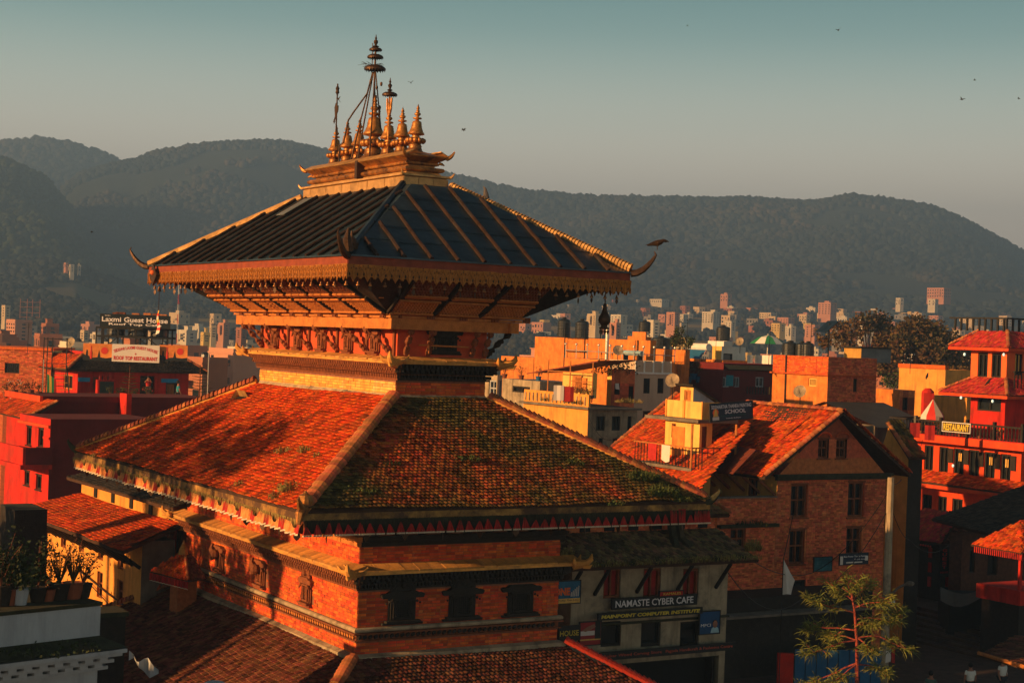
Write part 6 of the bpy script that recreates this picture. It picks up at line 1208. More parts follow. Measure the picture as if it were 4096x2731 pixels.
ridge_caps(gh.o, (xp, -.6, zp+.06), (xp, yr, zp+.06), .17, .3, RIDGE); ridge_caps(gh.o, (xl_, -.55, zl_+.1), (xp, -.55, zp+.1), .15, .26, RIDGE); ridge_caps(gh.o, (xr_, -.55, zr_+.1), (xp, -.55, zp+.1), .12, .26, TILE)
for i in range(9): mb = MB(); y = .1+i*1.15; beam((-.02, y, H1-.9), (xl_*.85, y, zl_-.12), .1, .12, mb); mb.build('eave_strut', WOOD, gh.o)
# wing with a terrace in front of the cream wall
wg = MB(); x0 = gh.f.hit('R', 2868, 2100)[0]; zt = gh.Z(gh.zR(2990, 1992)); hw = gh.f.rect('R', 2921, 2112, 2982, 2202); hole_ = (hw[0], hw[1], hw[2], hw[3]); holes_wall(wg, 'R', 0.004, x0, -.002, 0, zt, [hole_], OLDBRICK); wg.quad((x0, 0, 0), (x0, 7, 0), (x0, 7, zt), (x0, 0, zt)); wg.quad((x0, 0, zt), (0, 0, zt), (0, .25, zt), (x0, .25, zt)); wg.quad((x0, .25, zt-.8), (0, .25, zt-.8), (0, 7, zt-.8), (x0, 7, zt-.8)); wg.build('wing_wall', OLDBRICK, gh.o); window(gh.o, 'R', .004, hole_, 'cross', WOOD, .2)
bricks(gh.o, 'R', .004, x0+.02, -.03, zt-4.5, zt-.02, [hole_], OLDBRICK, .26, .085, 20, 'u1')
mb = MB(); mb.box(x0-.12, -.08, zt+.002, -.01, .3, zt+.08); mb.build('terrace_coping', CONC, gh.o); mb = MB(); mb.box(x0, -.3, zt-1.35, -.01, -.002, zt-1.2); mb.build('mossy_ledge', MOSS, gh.o)
tuft('ledge_weeds', 'dark weeds along the ledge of the gabled house terrace', gh.f.o+gh.f.u*(x0*.5)+gh.f.v*-.2+ZV*(zt-1.2), .9, .3, 240, LEAFD)
# rusty canopy
def quad_thing(name, label, cat, pts, m, th=.05, ribs=0):
    P = [at(*p) for p in pts]; o = thing(name, label, cat, P[0]); q = [p-P[0] for p in P]; n_ = (q[1]-q[0]).cross(q[3]-q[0]).normalized()*th; mb = MB(); mb.add(q+[v-n_ for v in q], [(0, 1, 2, 3), (7, 6, 5, 4), (0, 4, 5, 1), (1, 5, 6, 2), (2, 6, 7, 3), (3, 7, 4, 0)]); mb.build('sheet', m, o)
    for i in range(ribs): t = (i+.5)/ribs; a = q[0]+(q[1]-q[0])*t; b = q[3]+(q[2]-q[3])*t; mb = MB(); mb.tube([a-n_*.3, b-n_*.3], .03, 4); mb.build('rib', m, o)
    return o
quad_thing('rusty_canopy', 'rust red tin canopy hooked under the left eave of the gabled house', 'canopy', [(2788, 1886, 80.5), (2932, 1893, 76.5), (3024, 1797, 78), (2895, 1775, 83)], RUST, .04, 14)
# ---------------------------------------------------------------- painting school house
mb = None
pr_ = thing('red_tiled_roof_house', 'house with a plain red tiled slope below the painting school', 'house', at(2500, 1990, 84))
O_ = pr_.location
tile_field(pr_, at(2440, 1800, 88)-O_, at(2760, 2010, 74)-O_, at(2900, 1660, 80)-O_, at(2716, 1572, 92)-O_, .2, .19, TILE, 20, lift=.035, sag=.05)
ridge_caps(pr_, at(2440, 1796, 88)-O_, at(2716, 1568, 92)-O_, .16, .28, RIDGE)
mb = MB(); a, b_ = at(2450, 1815, 88.2), at(2765, 2020, 74.5); mb.quad(Vector((a.x, a.y, 0))-O_, Vector((b_.x, b_.y, 0))-O_, b_-O_, a-O_); mb.build('wall', CREAM, pr_)
ps = Bld('painting_school_house', 'yellow plaster house with a roof terrace and railed balcony below the painting school sign', 'house', 2800, 1690, 80, 2662, 2850, CREAM, mL=CREAM)
ps.hole('L', 2686, 1692, 2704, 1750, 'sash', WOODL); ps.hole('R', 2806, 1705, 2826, 1850, 'shutter', WOOD); ps.finish(top=True)
H1 = ps.Z(ps.z1); mb = MB(); mb.box(-.5, -.5, H1+.002, ps.wR+1.2, ps.wL+1.1, H1+.16); mb.build('canopy_slab', CONC, ps.o)
zt = ps.Z(ps.zL(2750, 1604))
for (a, b_, c, d) in ((0, -.2, .14, ps.wL), (.141, -.2, ps.wR+.8, -.06)): mb = MB(); mb.box(a, b_, H1+.162, c, d, zt); mb.build('parapet', CREAM, ps.o)
for i in range(3): mb = MB(); y = -.2+(ps.wL+.2)*i/2; mb.box(-.05, max(y-.08, -.2), H1+.163, -.002, min(y+.08, ps.wL), zt+.04); mb.build('parapet_pier', PLASTER, ps.o)
mb = MB(); mb.box(-.03, ps.wL*.42, H1-2.1, -.002, ps.wL*.78, H1-.3); mb.build('orange_panel', ORANGE, ps.o)
hut = Bld('white_stair_hut', 'small white rooftop hut with a sloping roof and dark door, above the painting school', 'hut', 2774, 1548, 83, 2722, 2905, WHITED, mL=CREAM, zb=ps.z1+.1); hut.hole('L', 2737, 1560, 2764, 1603, 'shutter', WOODL); 
H2 = hut.z1-hut.zb; mb = MB(); wR, wL = hut.wR, hut.wL; H3 = H2*.25
mb.quad((0, 0, 0), (wR, 0, 0), (wR, 0, H3), (0, 0, H2)); mb.quad((wR, 0, 0), (wR, wL, 0), (wR, wL, H3), (wR, 0, H3)); mb.quad((0, wL, 0), (wR, wL, 0), (wR, wL, H3), (0, wL, H2)); mb.build('wall', WHITED, hut.o)
mb = MB(); holes_wall(mb, 'L', 0, 0, wL, 0, H2, hut.hL, CREAM); mb.build('front_wall', CREAM, hut.o); [window(hut.o, f_, 0, h, st, fm, dp, pane) for f_, h, st, fm, pane, sl_, dp in hut.win]
mb = MB(); mb.add([(-.2, -.2, H2+.06), (wR+.3, -.2, H3-.02), (wR+.3, wL+.2, H3-.02), (-.2, wL+.2, H2+.06), (-.2, -.2, H2+.14), (wR+.3, -.2, H3+.06), (wR+.3, wL+.2, H3+.06), (-.2, wL+.2, H2+.14)], [(4, 5, 6, 7), (0, 1, 5, 4), (0, 4, 7, 3), (1, 2, 6, 5), (3, 2, 1, 0)]); mb.build('hut_roof', DARKW, hut.o)
# balcony
zb_ = ps.Z(ps.zL(2700, 1850)); mb = MB(); mb.box(-1.5, -.3, zb_-.14, -.003, ps.wL+.6, zb_); mb.box(-1.5, -1.4, zb_-.14, ps.wR+.5, -.301, zb_); mb.build('balcony_floor', CONC, ps.o)
bal = MB(); bal.tube([(0, 0, 0), (0, 0, .95)], .022, 4); balm = bal.data('baluster', IRON)
for i in range(22): link('baluster', balm, ps.o, (-1.45, ps.wL+.5-i*.26, zb_))
mb = MB(); mb.tube([(-1.45, ps.wL+.6, zb_+.98), (-1.45, -1.3, zb_+.96), (ps.wR+.4, -1.35, zb_+.96)], .04, 5); mb.build('hand_rail', WOODL, ps.o)
for i in range(8): link('baluster', balm, ps.o, (-1.2+i*.35, -1.35, zb_))
for x, y in ((-1.45, -1.3), (ps.wR+.4, -1.35)): mb = MB(); mb.tube([(x, y, zb_), (x, y, H1+.0)], .06, 5); mb.build('post', WOODL, ps.o)
for i, (y, m_, lb) in enumerate(((1.4, CLOTHR, 'red cloth hung over the painting school balcony rail'), (.3, SIGNW, 'white cloth hung over the painting school balcony rail'))):
    mb = MB(); mb.add([(-1.52, y+.7, .97), (-1.52, y, .97), (-1.53, y+.02, .2), (-1.50, y+.35, .12), (-1.53, y+.68, .25)], [(0, 1, 2, 3, 4)]); o = mb.build('hanging_cloth', m_); tag(o, lb, 'cloth'); o.matrix_world = ps.o.matrix_basis @ Matrix.Translation((0, 0, zb_))
s_, w_, h_ = sign(2845, 1617, 3011, 1686, 77.5, YAW, 'dark blue sign lettered SIDDHARTHA THANKA PAINTING SCHOOL above the yellow house', NAVY); s_.rotation_euler = (0, -.075, YAW)
stext(s_, 'SIDDHARTHA THANKA PAINTING', w_*.02, h_*.70, w_*.95, h_*.22, LETW, bold=.01); stext(s_, 'SCHOOL', w_*.34, h_*.38, w_*.5, h_*.24, LETW, bold=.02); stext(s_, 'Composition of Artist', w_*.24, h_*.22, w_*.6, h_*.09, mat('dark_green_lettering', (.01, .12, .09), .7)); stext(s_, 'Taumadhi, Bhaktapur', w_*.36, h_*.07, w_*.36, h_*.08, LETW)
mb = MB(); mb.lathe([(.17, 0), (.17, .01)], (w_*.12, -.012, h_*.5), 16, LETO, axis=Matrix.Rotation(R(90), 3, 'X')); mb.prism([(-.16, 0), (.16, 0), (.1, .12), (.05, .28), (.0, .4), (-.05, .28), (-.1, .12)], (w_*.12, -.026, h_*.26), (1, 0, 0), ZV, (0, -.004, 0), CREAM); mb.box(w_*.045, -.012, .04, w_*.2, -.002, h_*.24, SIGNW); mb.build('seated_figure_emblem', None, s_)
# ---------------------------------------------------------------- red restaurant on the right
rs = Bld('red_restaurant', 'vermilion restaurant with balustraded terrace and rows of dark windows at the right edge', 'restaurant', 4087, 1785, 98, 3664, 4300, ORED)
for r_ in ((3697, 1780, 3733, 1883), (3756, 1787, 3793, 1893), (3814, 1793, 3856, 1902), (3875, 1799, 3917, 1910), (3936, 1808, 3980, 1919), (4001, 1816, 4043, 1929), (3689, 1977, 3727, 2070), (3750, 1984, 3787, 2058), (3808, 1994, 3850, 2068)): rs.hole('L', *r_, 'sash', DARKW, depth=.22)
rs.finish(); f = rs.f; wL = rs.wL
for k, h in enumerate(rs.hL[2:6]):     # open shutters
    if k == 1: continue
    for a in ((h[0]-.42, h[0]-.01), (h[2]+.01, h[2]+.42)): mb = MB(); mb.box(-.09, a[0], h[1]+.75, -.04, a[1], h[3]-.05); mb.build('shutter', DARKW, rs.o)
    mb = MB(); mb.box(.1, (h[0]+h[2])/2-.12, h[1]+.9, .14, (h[0]+h[2])/2+.12, h[3]-.3); mb.build('curtain', CREAM, rs.o)
def ledge_L(bl, name, px, py0, py1, out, m, dz=0, y0=-1, y1=None, mtop=None):
    z1, z0 = bl.Z(bl.f.hit('L', px, py0, -out)[1]), bl.Z(bl.f.hit('L', px, py1, -out)[1]); mb = MB(); y1_ = (bl.wL+out if y1 is None else y1)
    mb.box(-out, y0, z0, -.003, y1_, z1-.0); mb.build(name, m, bl.o); return z0, z1
z0, z1 = ledge_L(rs, 'terrace_slab', 3900, 1757, 1786, 1.3, ORED, y0=-1.3); Zt = z1
mb = MB(); mb.box(-1.3, -1.3, z1+.002, 4.5, wL+1.3, z1+.05); mb.build('terrace_floor', REDW, rs.o)
bp = MB(); bp.lathe([(.05, 0), (.05, .08), (.03, .12), (.06, .3), (.035, .5), (.03, .62), (.05, .7), (.05, .78)], n=7); bpm = bp.data('baluster', DARKW); n = int((wL+2)/.27)
for i in range(n):
    if i % 8: link('baluster', bpm, rs.o, (-1.2, -1.1+i*.27, Zt+.05))
    else: mb = MB(); mb.box(-1.3, -1.18+i*.27, Zt+.05, -1.1, -1.02+i*.27, Zt+1.15); mb.build('railing_post', CONC if i > n-9 else DARKW, rs.o)
mb = MB(); mb.box(-1.28, -1.2, Zt+.84, -1.12, wL+1.2, Zt+.95); mb.build('hand_rail', DARKW, rs.o)
for i in range(12): link('baluster', bpm, rs.o, (-.9+i*.3, wL+1.2, Zt+.05))
mb = MB(); mb.box(-1.1, wL+1.12, Zt+.84, 3, wL+1.28, Zt+.95); mb.build('hand_rail', DARKW, rs.o)
# RESTAURANT board on the flank
def sign_L(bl, out, x0, y0, x1, y1, label, m, txt, tm, h_frac=.62, bold=.03, name='sign_board'):
    a, c, b_, d = bl.f.rect('L', x0, y0, x1, y1, -out); P = bl.f.o+bl.f.u*(-out)+bl.f.v*b_; o = thing(name, label, 'sign', (P.x, P.y, c), bl.f.yaw-math.pi/2); w, h = b_-a, d-c; mb = MB(); mb.box(0, 0, 0, w, .06, h); mb.build('board', m, o)
    mb = MB(); t = .04
    for q in ((-t, -t, w+t, 0), (-t, h, w+t, h+t), (-t, 0, 0, h), (w, 0, w+t, h)): mb.box(q[0], -.012, q[1], q[2], .06, q[3])
    mb.build('frame', WHITEP, o)
    if txt: text(o, txt, (w*.04, -.002, h*(1-h_frac)/2), (1, 0, 0), ZV, (0, -1, 0), w*.92, h*h_frac, tm, bold=bold)
    return o, w, h
sign_L(rs, 1.36, 3770, 1692, 3880, 1727, 'yellow board lettered RESTAURANT hung on the terrace balustrade', mat('brown_board', (.06, .03, .015), .6), 'RESTAURANT', LETY, .8)
z0, z1 = ledge_L(rs, 'lower_ledge', 3800, 1942, 1962, 1.2, ORED, y0=-1, y1=wL+1.2)
for yy in (0,): tile_field(rs.o, (-1.25, wL+1.2, z1+.02), (-1.25, -1, z1+.02), (-.02, -1, z1+.62), (-.02, wL+1.2, z1+.62), .2, .19, TILE, 0, lift=.035)
# upper tiers
t2 = Bld('restaurant_pavilion_storey', 'red lit storey under the middle tiled roof of the restaurant, behind the terrace', 'restaurant', 4022, 1580, 100, 3884, 4200, REDW, zb=rs.z1, mL=REDW); t2.hole('L', 3910, 1592, 4004, 1644, 'sash', DARKW, GLASS); t2.finish()
def hip_roof(bl, over, rise, back, m, z=None, mside=None):
    H = bl.z1-bl.zb if z is None else z; a, b_ = -over, -over; c, d = bl.wR+over, bl.wL+over; k = back
    tile_field(bl.o, (a, d, H), (a, b_, H), (a+k, b_+k, H+rise), (a+k, d-k, H+rise), .2, .19, m, 0, lift=.035); tile_field(bl.o, (a, b_, H), (c, b_, H), (c-k, b_+k, H+rise), (a+k, b_+k, H+rise), .2, .19, mside or m, 0, lift=.035)
    for p, q in (((a, b_, H+.06), (a+k, b_+k, H+rise+.06)), ((a, d, H+.06), (a+k, d-k, H+rise+.06))): ridge_caps(bl.o, p, q, .12, .25, RIDGE)
    mb = MB(); mb.box(a, b_, H-.2, c, d, H-.02); mb.build('eave_board', ORED, bl.o)
REDT = mat('red_painted_tile', (.42, .035, .02), .85, .3, 3, rnd=.35, hue=.012)
hip_roof(t2, 1.4, .95, 1.5, REDT)
for i in range(4): mb = MB(); mb.tube([(1.5+i*1.2, -1.2, -1), (1.5+i*1.2, -1.2, t2.z1-t2.zb-.2)], .08, 6); mb.build('veranda_post', DARKW, t2.o)
t1 = Bld('restaurant_attic', 'orange red attic room with two tall dark windows on top of the restaurant', 'restaurant', 4029, 1392, 100.5, 3886, 4200, mat('coral_wall', (.72, .13, .03), .85, .1), zb=t2.z1+.4, mL=mat('coral_wall', (.72, .13, .03)))
for r_ in ((3911, 1409, 3951, 1508), (3966, 1411, 4005, 1510)): t1.hole('L', *r_, 'sash', DARKW)
t1.hole('R', 4060, 1415, 4090, 1500, 'sash', DARKW, CREAM); t1.finish(); hip_roof(t1, 1.0, 1.0, 1.3, REDT); rt = t1.z1-t1.zb+1.02
mb = MB()
for i in range(16): mb.box(.2+i*.55, .3, rt, .32+i*.55, .4, rt+.75)
for i in range(9): mb.box(.2, .5+i*.5, rt, .3, .62+i*.5, rt+.75)
mb.build('roof_rail_posts', IRON, t1.o, kind='stuff'); mb = MB(); mb.box(.15, .25, rt+.75, 9, .45, rt+.85); mb.box(.15, .46, rt+.75, .35, 5, rt+.85); mb.build('roof_rail', IRON, t1.o)
zz = t1.zb-.0; mb = MB()
for i in range(12): mb.box(-.6+i*.3, -1.2, 0, -.54+i*.3, -1.15, 1)
mb.box(-.65, -1.25, 1, 4, -1.1, 1.08); mb.build('balcony_railing', DARKW, t1.o)
for i, (px_, py_, lb) in enumerate(((3858, 1417, 'white hanging lamp globe left of the attic windows'), (4015, 1418, 'white hanging lamp globe at the right corner of the attic'), (3844, 1590, 'white hanging lamp globe left of the red pavilion storey'), (3970, 1604, 'white hanging lamp globe before the pavilion window'), (3812, 1862, 'white lamp globe on the shutter of the lower window row'))):
    o = thing('lamp_globe', lb, 'lamp', at(px_, py_, 96.5)); mb = MB(); mb.sphere((0, 0, 0), .075, n=8, sz=1.3); mb.build('globe', mat('lamp_glass', (.7, .8, .75), .2, emit=((.6, 1, .9), .25)), o, smooth=True); mb = MB(); mb.tube([(0, 0, .1), (0, 0, .35)], .012, 4); mb.build('cord', IRON, o)
pu = thing('striped_parasol', 'red and white striped parasol closed to a cone on the restaurant terrace', 'parasol', at(3729, 1700, 106)); k = 8
for i in range(k): a0, a1 = 2*math.pi*i/k, 2*math.pi*(i+1)/k; mb = MB(); mb.add([(0, 0, 1.7), (math.cos(a0)*.75, math.sin(a0)*.75, .62), (math.cos(a1)*.75, math.sin(a1)*.75, .62), (math.cos(a1)*.78, math.sin(a1)*.78, .35), (math.cos(a0)*.78, math.sin(a0)*.78, .35)], [(0, 1, 2), (1, 4, 3, 2)]); mb.build('parasol_panel', LETR if i % 2 else SIGNW, pu)
mb = MB(); mb.tube([(0, 0, -.9), (0, 0, 1.75)], .03, 5); mb.build('pole', IRON, pu)
for i in range(5): plant(f.o+f.u*-.8+f.v*(1+i*1.6)+ZV*(rs.zb+Zt), .5, .28, ['yellow flowering pot plant by the terrace post', 'red flowering pot plant in the middle of the terrace', 'leafy pot plant behind the RESTAURANT board', 'bushy pot plant right of the striped parasol', 'small pot plant at the near end of the terrace'][i], LEAFB, 90, pot=TERRA, flowers=YELC if i % 2 == 0 else CLOTHR)
# low house between gabled house and restaurant
lh = Bld('ochre_gable_house', 'narrow sunlit ochre gable with a small vent hole, wedged left of the restaurant', 'house', 3634, 1830, 84, 3520, 3690, DARKW, mL=PLASTER); lh.finish(top=False); H1 = lh.Z(lh.z1)
mb = MB(); mb.add([(0, 0, H1), (0, lh.wL, H1), (0, lh.wL*.72, H1+1.6), (.02, lh.wL*.72, H1+1.6)], [(0, 1, 2)]); mb.build('gable', PLASTER, lh.o); tile_field(lh.o, (-.2, -.3, H1), (lh.wR, -.3, H1), (lh.wR, lh.wL*.72, H1+1.75), (-.2, lh.wL*.72, H1+1.75), .2, .19, TILEM, 0, lift=.035)
ridge_caps(lh.o, (-.2, -.3, H1+.06), (-.2, lh.wL*.72, H1+1.8), .13, .25, RIDGE)
cp_ = thing('concrete_pole', 'tall stained concrete utility pole at the right corner of the gabled house', 'pole', (at(3548, 2330, 74).x, at(3548, 2330, 74).y, 0)); mb = MB(); zt = at(3552, 1908, 74).z; mb.lathe([(.21, 0), (.15, zt)], n=8); mb.build('shaft', GREYPL, cp_)
mb = MB(); mb.tube([(0, 0, zt-5.4), (.5, -.2, zt-4.9), (.85, -.3, zt-4.7)], .06, 5); mb.sphere((.95, -.32, zt-4.7), .12, n=6, sx=1.8); mb.build('street_lamp_arm', CONC, cp_); mb = MB(); mb.sphere((.25, -.2, zt-5.6), .1, n=6, sz=2); mb.build('insulator', WHITEP, cp_)
# two signs on the brick gable wall, flag
s_, w_, h_ = sign(3258, 2230, 3327, 2284, 76.8, YAW, 'small faded teal sign on the gabled brick wall', mat('faded_teal_sign', (.02, .11, .14), .7, .5, 3, (.15, .2, .2), .35)); s_.rotation_euler.z = YAW
s_, w_, h_ = sign(3361, 2216, 3471, 2258, 76.3, YAW, 'small white and dark green sign under the lower window of the gabled house', NAVY); stext(s_, 'Best Power Thanka Painting', w_*.13, h_*.62, w_*.84, h_*.22, LETW); stext(s_, 'Work shop', w_*.5, h_*.36, w_*.4, h_*.18, LETW); mb = MB(); mb.box(0, -.012, 0, w_*.1, -.002, h_*.8, SIGNW); mb.box(w_*.9, -.012, h_*.3, w_, -.002, h_*.75, SIGNW); mb.box(w_*.22, -.012, h_*.12, w_*.8, -.002, h_*.24, SIGNW); mb.build('printed_patch', None, s_)
wf = thing('white_flag', 'limp white triangular flag hanging before the brick gable wall', 'flag', at(3130, 2377, 70)); mb = MB(); q = [(0, 0, 1.49), (.3, .05, .95), (.52, .1, .62), (.42, .02, .3), (.36, 0, .02), (.18, -.06, .04), (0, 0, 0), (.12, -.05, .8), (.25, .08, .5)]; mb.add(q, [(0, 7, 6), (0, 1, 7), (1, 2, 8), (1, 8, 7), (2, 3, 8), (8, 3, 4), (7, 8, 5), (8, 4, 5), (7, 5, 6)]); mb.build('cloth', SIGNW, wf); mb = MB(); mb.tube([(0, 0, -9), (-.02, 0, 1.5), (.6, 1.5, 3.3)], .02, 5); mb.build('pole', DARKW, wf)
# ---------------------------------------------------------------- grass roofed cafe building
nb = Bld('cyber_cafe_building', 'old plastered shop building with grass grown roofs and English shop signs', 'building', 2290, 2262, 57, 2240, 2913, GREYPL, Llen=6)
for x0, x1 in ((2414, 2482), (2573, 2643), (2731, 2794)): nb.hole('R', x0, 2272, x1, 2392, 'sash', WOOD, CLOTHR, depth=.2)
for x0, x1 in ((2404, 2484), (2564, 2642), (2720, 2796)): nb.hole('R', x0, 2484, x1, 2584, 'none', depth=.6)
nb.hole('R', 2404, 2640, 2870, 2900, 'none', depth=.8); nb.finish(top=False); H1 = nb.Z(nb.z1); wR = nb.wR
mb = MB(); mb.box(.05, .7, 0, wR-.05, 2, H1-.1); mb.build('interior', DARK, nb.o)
e_z = H1+.05; GRT = mat('grass_grown_tile', (.16, .09, .04), 1, .5, 3, (.075, .055, .022), .5, rnd=.6, hue=.03)
tile_field(nb.o, (-.9, -.9, e_z), (wR+.7, -.9, e_z), (wR+.2, 1.1, e_z+.95), (.4, 1.1, e_z+.95), .17, .16, GRT, 0)
tile_field(nb.o, (-.9, 5, e_z), (-.9, -.9, e_z), (.4, 1.1, e_z+.95), (.4, 5, e_z+.95), .17, .16, GRT, 0)
mb = MB(); mb.box(.3, 1.0, e_z+.9, wR+.1, 5, e_z+1.45); mb.build('attic_band', OLDBRICK, nb.o); bricks(nb.o, 'R', 1.0, .3, wR+.1, e_z+.95, e_z+1.44, [], OLDBRICK, .24, .08, 60)
for i in range(6): mb = MB(); x = .9+i*1.05; mb.box(x, .93, e_z+.98, x+.42, .985, e_z+1.36); mb.build('vent_opening', DARK, nb.o)
mb = MB(); xx = wR*.8
for x in (wR*.66, wR*.71): mb.tube([(x, .55, e_z+1.5), (x+.02, .3, e_z+.7), (x+(.15 if x > wR*.68 else -.15), -.1, e_z+.45)], .16, 5)
mb.build('mud_streak', MOSS, nb.o)
tile_field(nb.o, (.2, .5, e_z+1.5), (wR+.4, .5, e_z+1.5), (wR-.3, 2.4, e_z+2.45), (.8, 2.4, e_z+2.45), .17, .16, mat('sunlit_moss_tile', (.24, .10, .03), 1, .5, 2, (.10, .08, .03), .5, rnd=.5, hue=.02), 0)
ridge_caps(nb.o, (wR+.4, .5, e_z+1.55), (wR-.3, 2.4, e_z+2.5), .1, .18, RIDGE)
for i in range(34):
    x = -.6+i*(wR+1.2)/33; tuft('roof_grass', 'brown dry grass tufts along the eave of the cafe building', nb.f.o+nb.f.u*x+nb.f.v*(-.85)+ZV*(e_z+.02), .22, .3, 45, DRYG if i % 5 else LEAFD, cat='grass', group='dry grass tufts on the cafe eave')
tuft('sunlit_grass', 'bright orange sunlit grass clump at the right corner of the cafe roof', nb.f.o+nb.f.u*(wR+.65)+nb.f.v*-.6+ZV*(e_z+.3), .3, .6, 300, DRYG); tuft('sunlit_grass', 'pale grass mop at the left corner of the cafe roof', nb.f.o+nb.f.u*(-.55)+nb.f.v*-.4+ZV*(e_z+.35), .25, .45, 200, DRYG)
for x in (.95, 2.75, 4.55, 6.3, -.2): mb = MB(); beam((x, -.02, e_z-1.1), (x+.05, -.8, e_z-.1), .09, .11, mb); mb.build('eave_strut', DARKW, nb.o)
mb = MB(); mb.box(-.05, -.12, nb.Z(nb.zR(2600, 2486)), wR+.05, -.003, nb.Z(nb.zR(2600, 2478))); mb.build('floor_band', MOSS, nb.o)
s_, w_, h_ = sign(2452, 2397, 2785, 2434, 57.6, YAW, 'black board lettered NAMASTE CYBER CAFE in white', SIGNK); stext(s_, 'NAMASTE CYBER CAFE', w_*.03, h_*.12, w_*.93, h_*.74, LETW, bold=.012)
s_, w_, h_ = sign(2396, 2457, 2806, 2477, 57.0, YAW, 'black board lettered MAINPOINT COMPUTER INSTITUTE in yellow', SIGNK); stext(s_, 'MAINPOINT COMPUTER INSTITUTE', w_*.02, h_*.12, w_*.96, h_*.72, LETY, bold=.04, shear=.15)
s_, w_, h_ = sign(2404, 2613, 2938, 2638, 57, YAW, 'long dark shop board about wood carving and pashmina in dull red letters', SIGNK); DR = mat('dull_red_lettering', (.6, .10, .06), .8); stext(s_, 'Rajkar Wood Carving Store', w_*.02, h_*.18, w_*.42, h_*.6, DR); stext(s_, 'Pagoda Handicraft & Pashmina Centre', w_*.47, h_*.18, w_*.51, h_*.6, DR)
s_, w_, h_ = sign(2640, 2367, 2732, 2383, 57.9, YAW, 'tiny red board with yellow letters above the cyber cafe board', CLOTHR); stext(s_, 'KAMALES', w_*.15, h_*.2, w_*.75, h_*.6, LETY)
s_, w_, h_ = sign(2236, 2326, 2320, 2413, 54.5, YAW, 'blue poster with orange letters NE behind the pagoda corner', mat('poster_blue', (.02, .12, .22), .7, .3, 3)); stext(s_, 'ONE', -w_*.22, h_*.36, w_*.75, h_*.36, LETO, bold=.05); stext(s_, 'Today, Then Join...', w_*.0, h_*.08, w_*.95, h_*.1, NAVY); mb = MB(); mb.box(0, -.012, 0, w_, -.003, h_*.22, CREAM); 
for i in range(5): mb.tube([(w_*(.58+.08*i), -.01, h_*.3), (w_*(.6+.08*i), -.012, h_*(.5+.07*i))], .02, 4, SIGNW)
mb.build('printed_patch', None, s_)
s_, w_, h_ = sign(2238, 2508, 2318, 2560, 54.2, YAW, 'black board with gold letters HOUSE partly hidden by the pagoda ridge', SIGNK); stext(s_, 'HOUSE', w_*.03, h_*.3, w_*.92, h_*.42, LETY, bold=.01)
s_, w_, h_ = sign(2322, 2490, 2402, 2580, 55.5, YAW, 'red and white poster beside the HOUSE board', mat('poster_red', (.3, .02, .02), .7)); mb = MB(); mb.box(0, -.012, h_*.42, w_*.7, -.003, h_*.62, SIGNW); mb.prism([(.05, .5), (.3, .62), (.55, .7), (.62, .6), (.4, .5), (.2, .45)], (0, -.014, 0), (1, 0, 0), ZV, (0, -.006, 0), SKIN); mb.box(w_*.72, -.012, h_*.25, w_*.98, -.003, h_, SIGNK); mb.box(0, -.012, h_*.2, w_, -.003, h_*.26, CREAM); mb.build('printed_patch', None, s_)
s_, w_, h_ = sign(2801, 2448, 2878, 2535, 59.5, YAW, 'blue poster lettered MPCI with a portrait, right of the cafe boards', mat('poster_navy', (.01, .06, .16), .7)); stext(s_, 'MPCI', w_*.05, h_*.32, w_*.5, h_*.14, LETW); mb = MB(); mb.sphere((w_*.76, -.02, h_*.42), .11, SKIN, n=10, sy=.15, sz=1.25); mb.prism([(w_*.55, .02), (w_*.98, .02), (w_*.92, h_*.24), (w_*.82, h_*.3), (w_*.7, h_*.3), (w_*.6, h_*.24)], (0, -.016, 0), (1, 0, 0), ZV, (0, .01, 0), mat('pale_blue_shirt', (.3, .45, .5), .9)); mb.sphere((w_*.76, -.015, h_*.5), .12, HAIR, n=8, sy=.1, sz=.8); mb.build('portrait', None, s_)
# ---------------------------------------------------------------- square, steps and shops at lower right
mb = MB(); mb.box(-60, 20, -.5, 120, 105, .012); o = mb.build('square', PAVE, None, kind='structure')
mb = MB()
P_ = at(3620, 2500, 86); fr_ = Frame(P_, YAW)
for i in range(7):
    o = MB(); o.box(-6, i*.55, 0, 9, i*.55+4-.5*i*.0, .17*(i+1)); o = o.build('temple_step', PAVE, None, kind='structure'); o.name = 'steps'; o.location = (P_.x, P_.y, .0); o.rotation_euler = (0, 0, -1.03); 
gs = Bld('guest_shop_house', 'dark timber shop house with red slats behind the GUEST sign', 'building', 3765, 2165, 92, 3640, 3900, DARKW, mL=DARKW)
for r_ in ((3655, 2190, 3672, 2320), (3716, 2200, 3730, 2330)): pass
gs.finish(top=False); H1 = gs.Z(gs.z1)
for i, px_ in enumerate((3663, 3722, 3790)):
    for k in range(3):
        fc = 'L' if px_ < 3765 else 'R'; a = gs.f.hit(fc, px_, 2240)[0]; z = gs.Z(gs.f.hit(fc, px_, 2190+k*58)[1]); mb = MB()
        if fc == 'L': mb.box(-.06, a-.12, z-.55, -.002, a+.12, z)
        else: mb.box(a-.12, -.06, z-.55, a+.12, -.002, z)
        mb.build('red_panel', REDW, gs.o)
tile_field(gs.o, (-.8, gs.wL+.5, H1), (-.8, -.8, H1), (1.2, -.2, H1+1.5), (1.2, gs.wL+.3, H1+1.5), .2, .19, REDT, 20, lift=.035); tile_field(gs.o, (-.8, -.8, H1), (gs.wR+.5, -.8, H1), (gs.wR+.5, 1.2, H1+1.5), (1.2, 1.2, H1+1.5), .2, .19, TILEO, 0, lift=.035)
mb = MB()
for i in range(14): mb.sphere((-.82, i*(gs.wL)/13, H1-.25), .06, n=5)
mb.build('red_fringe', LETR, gs.o)
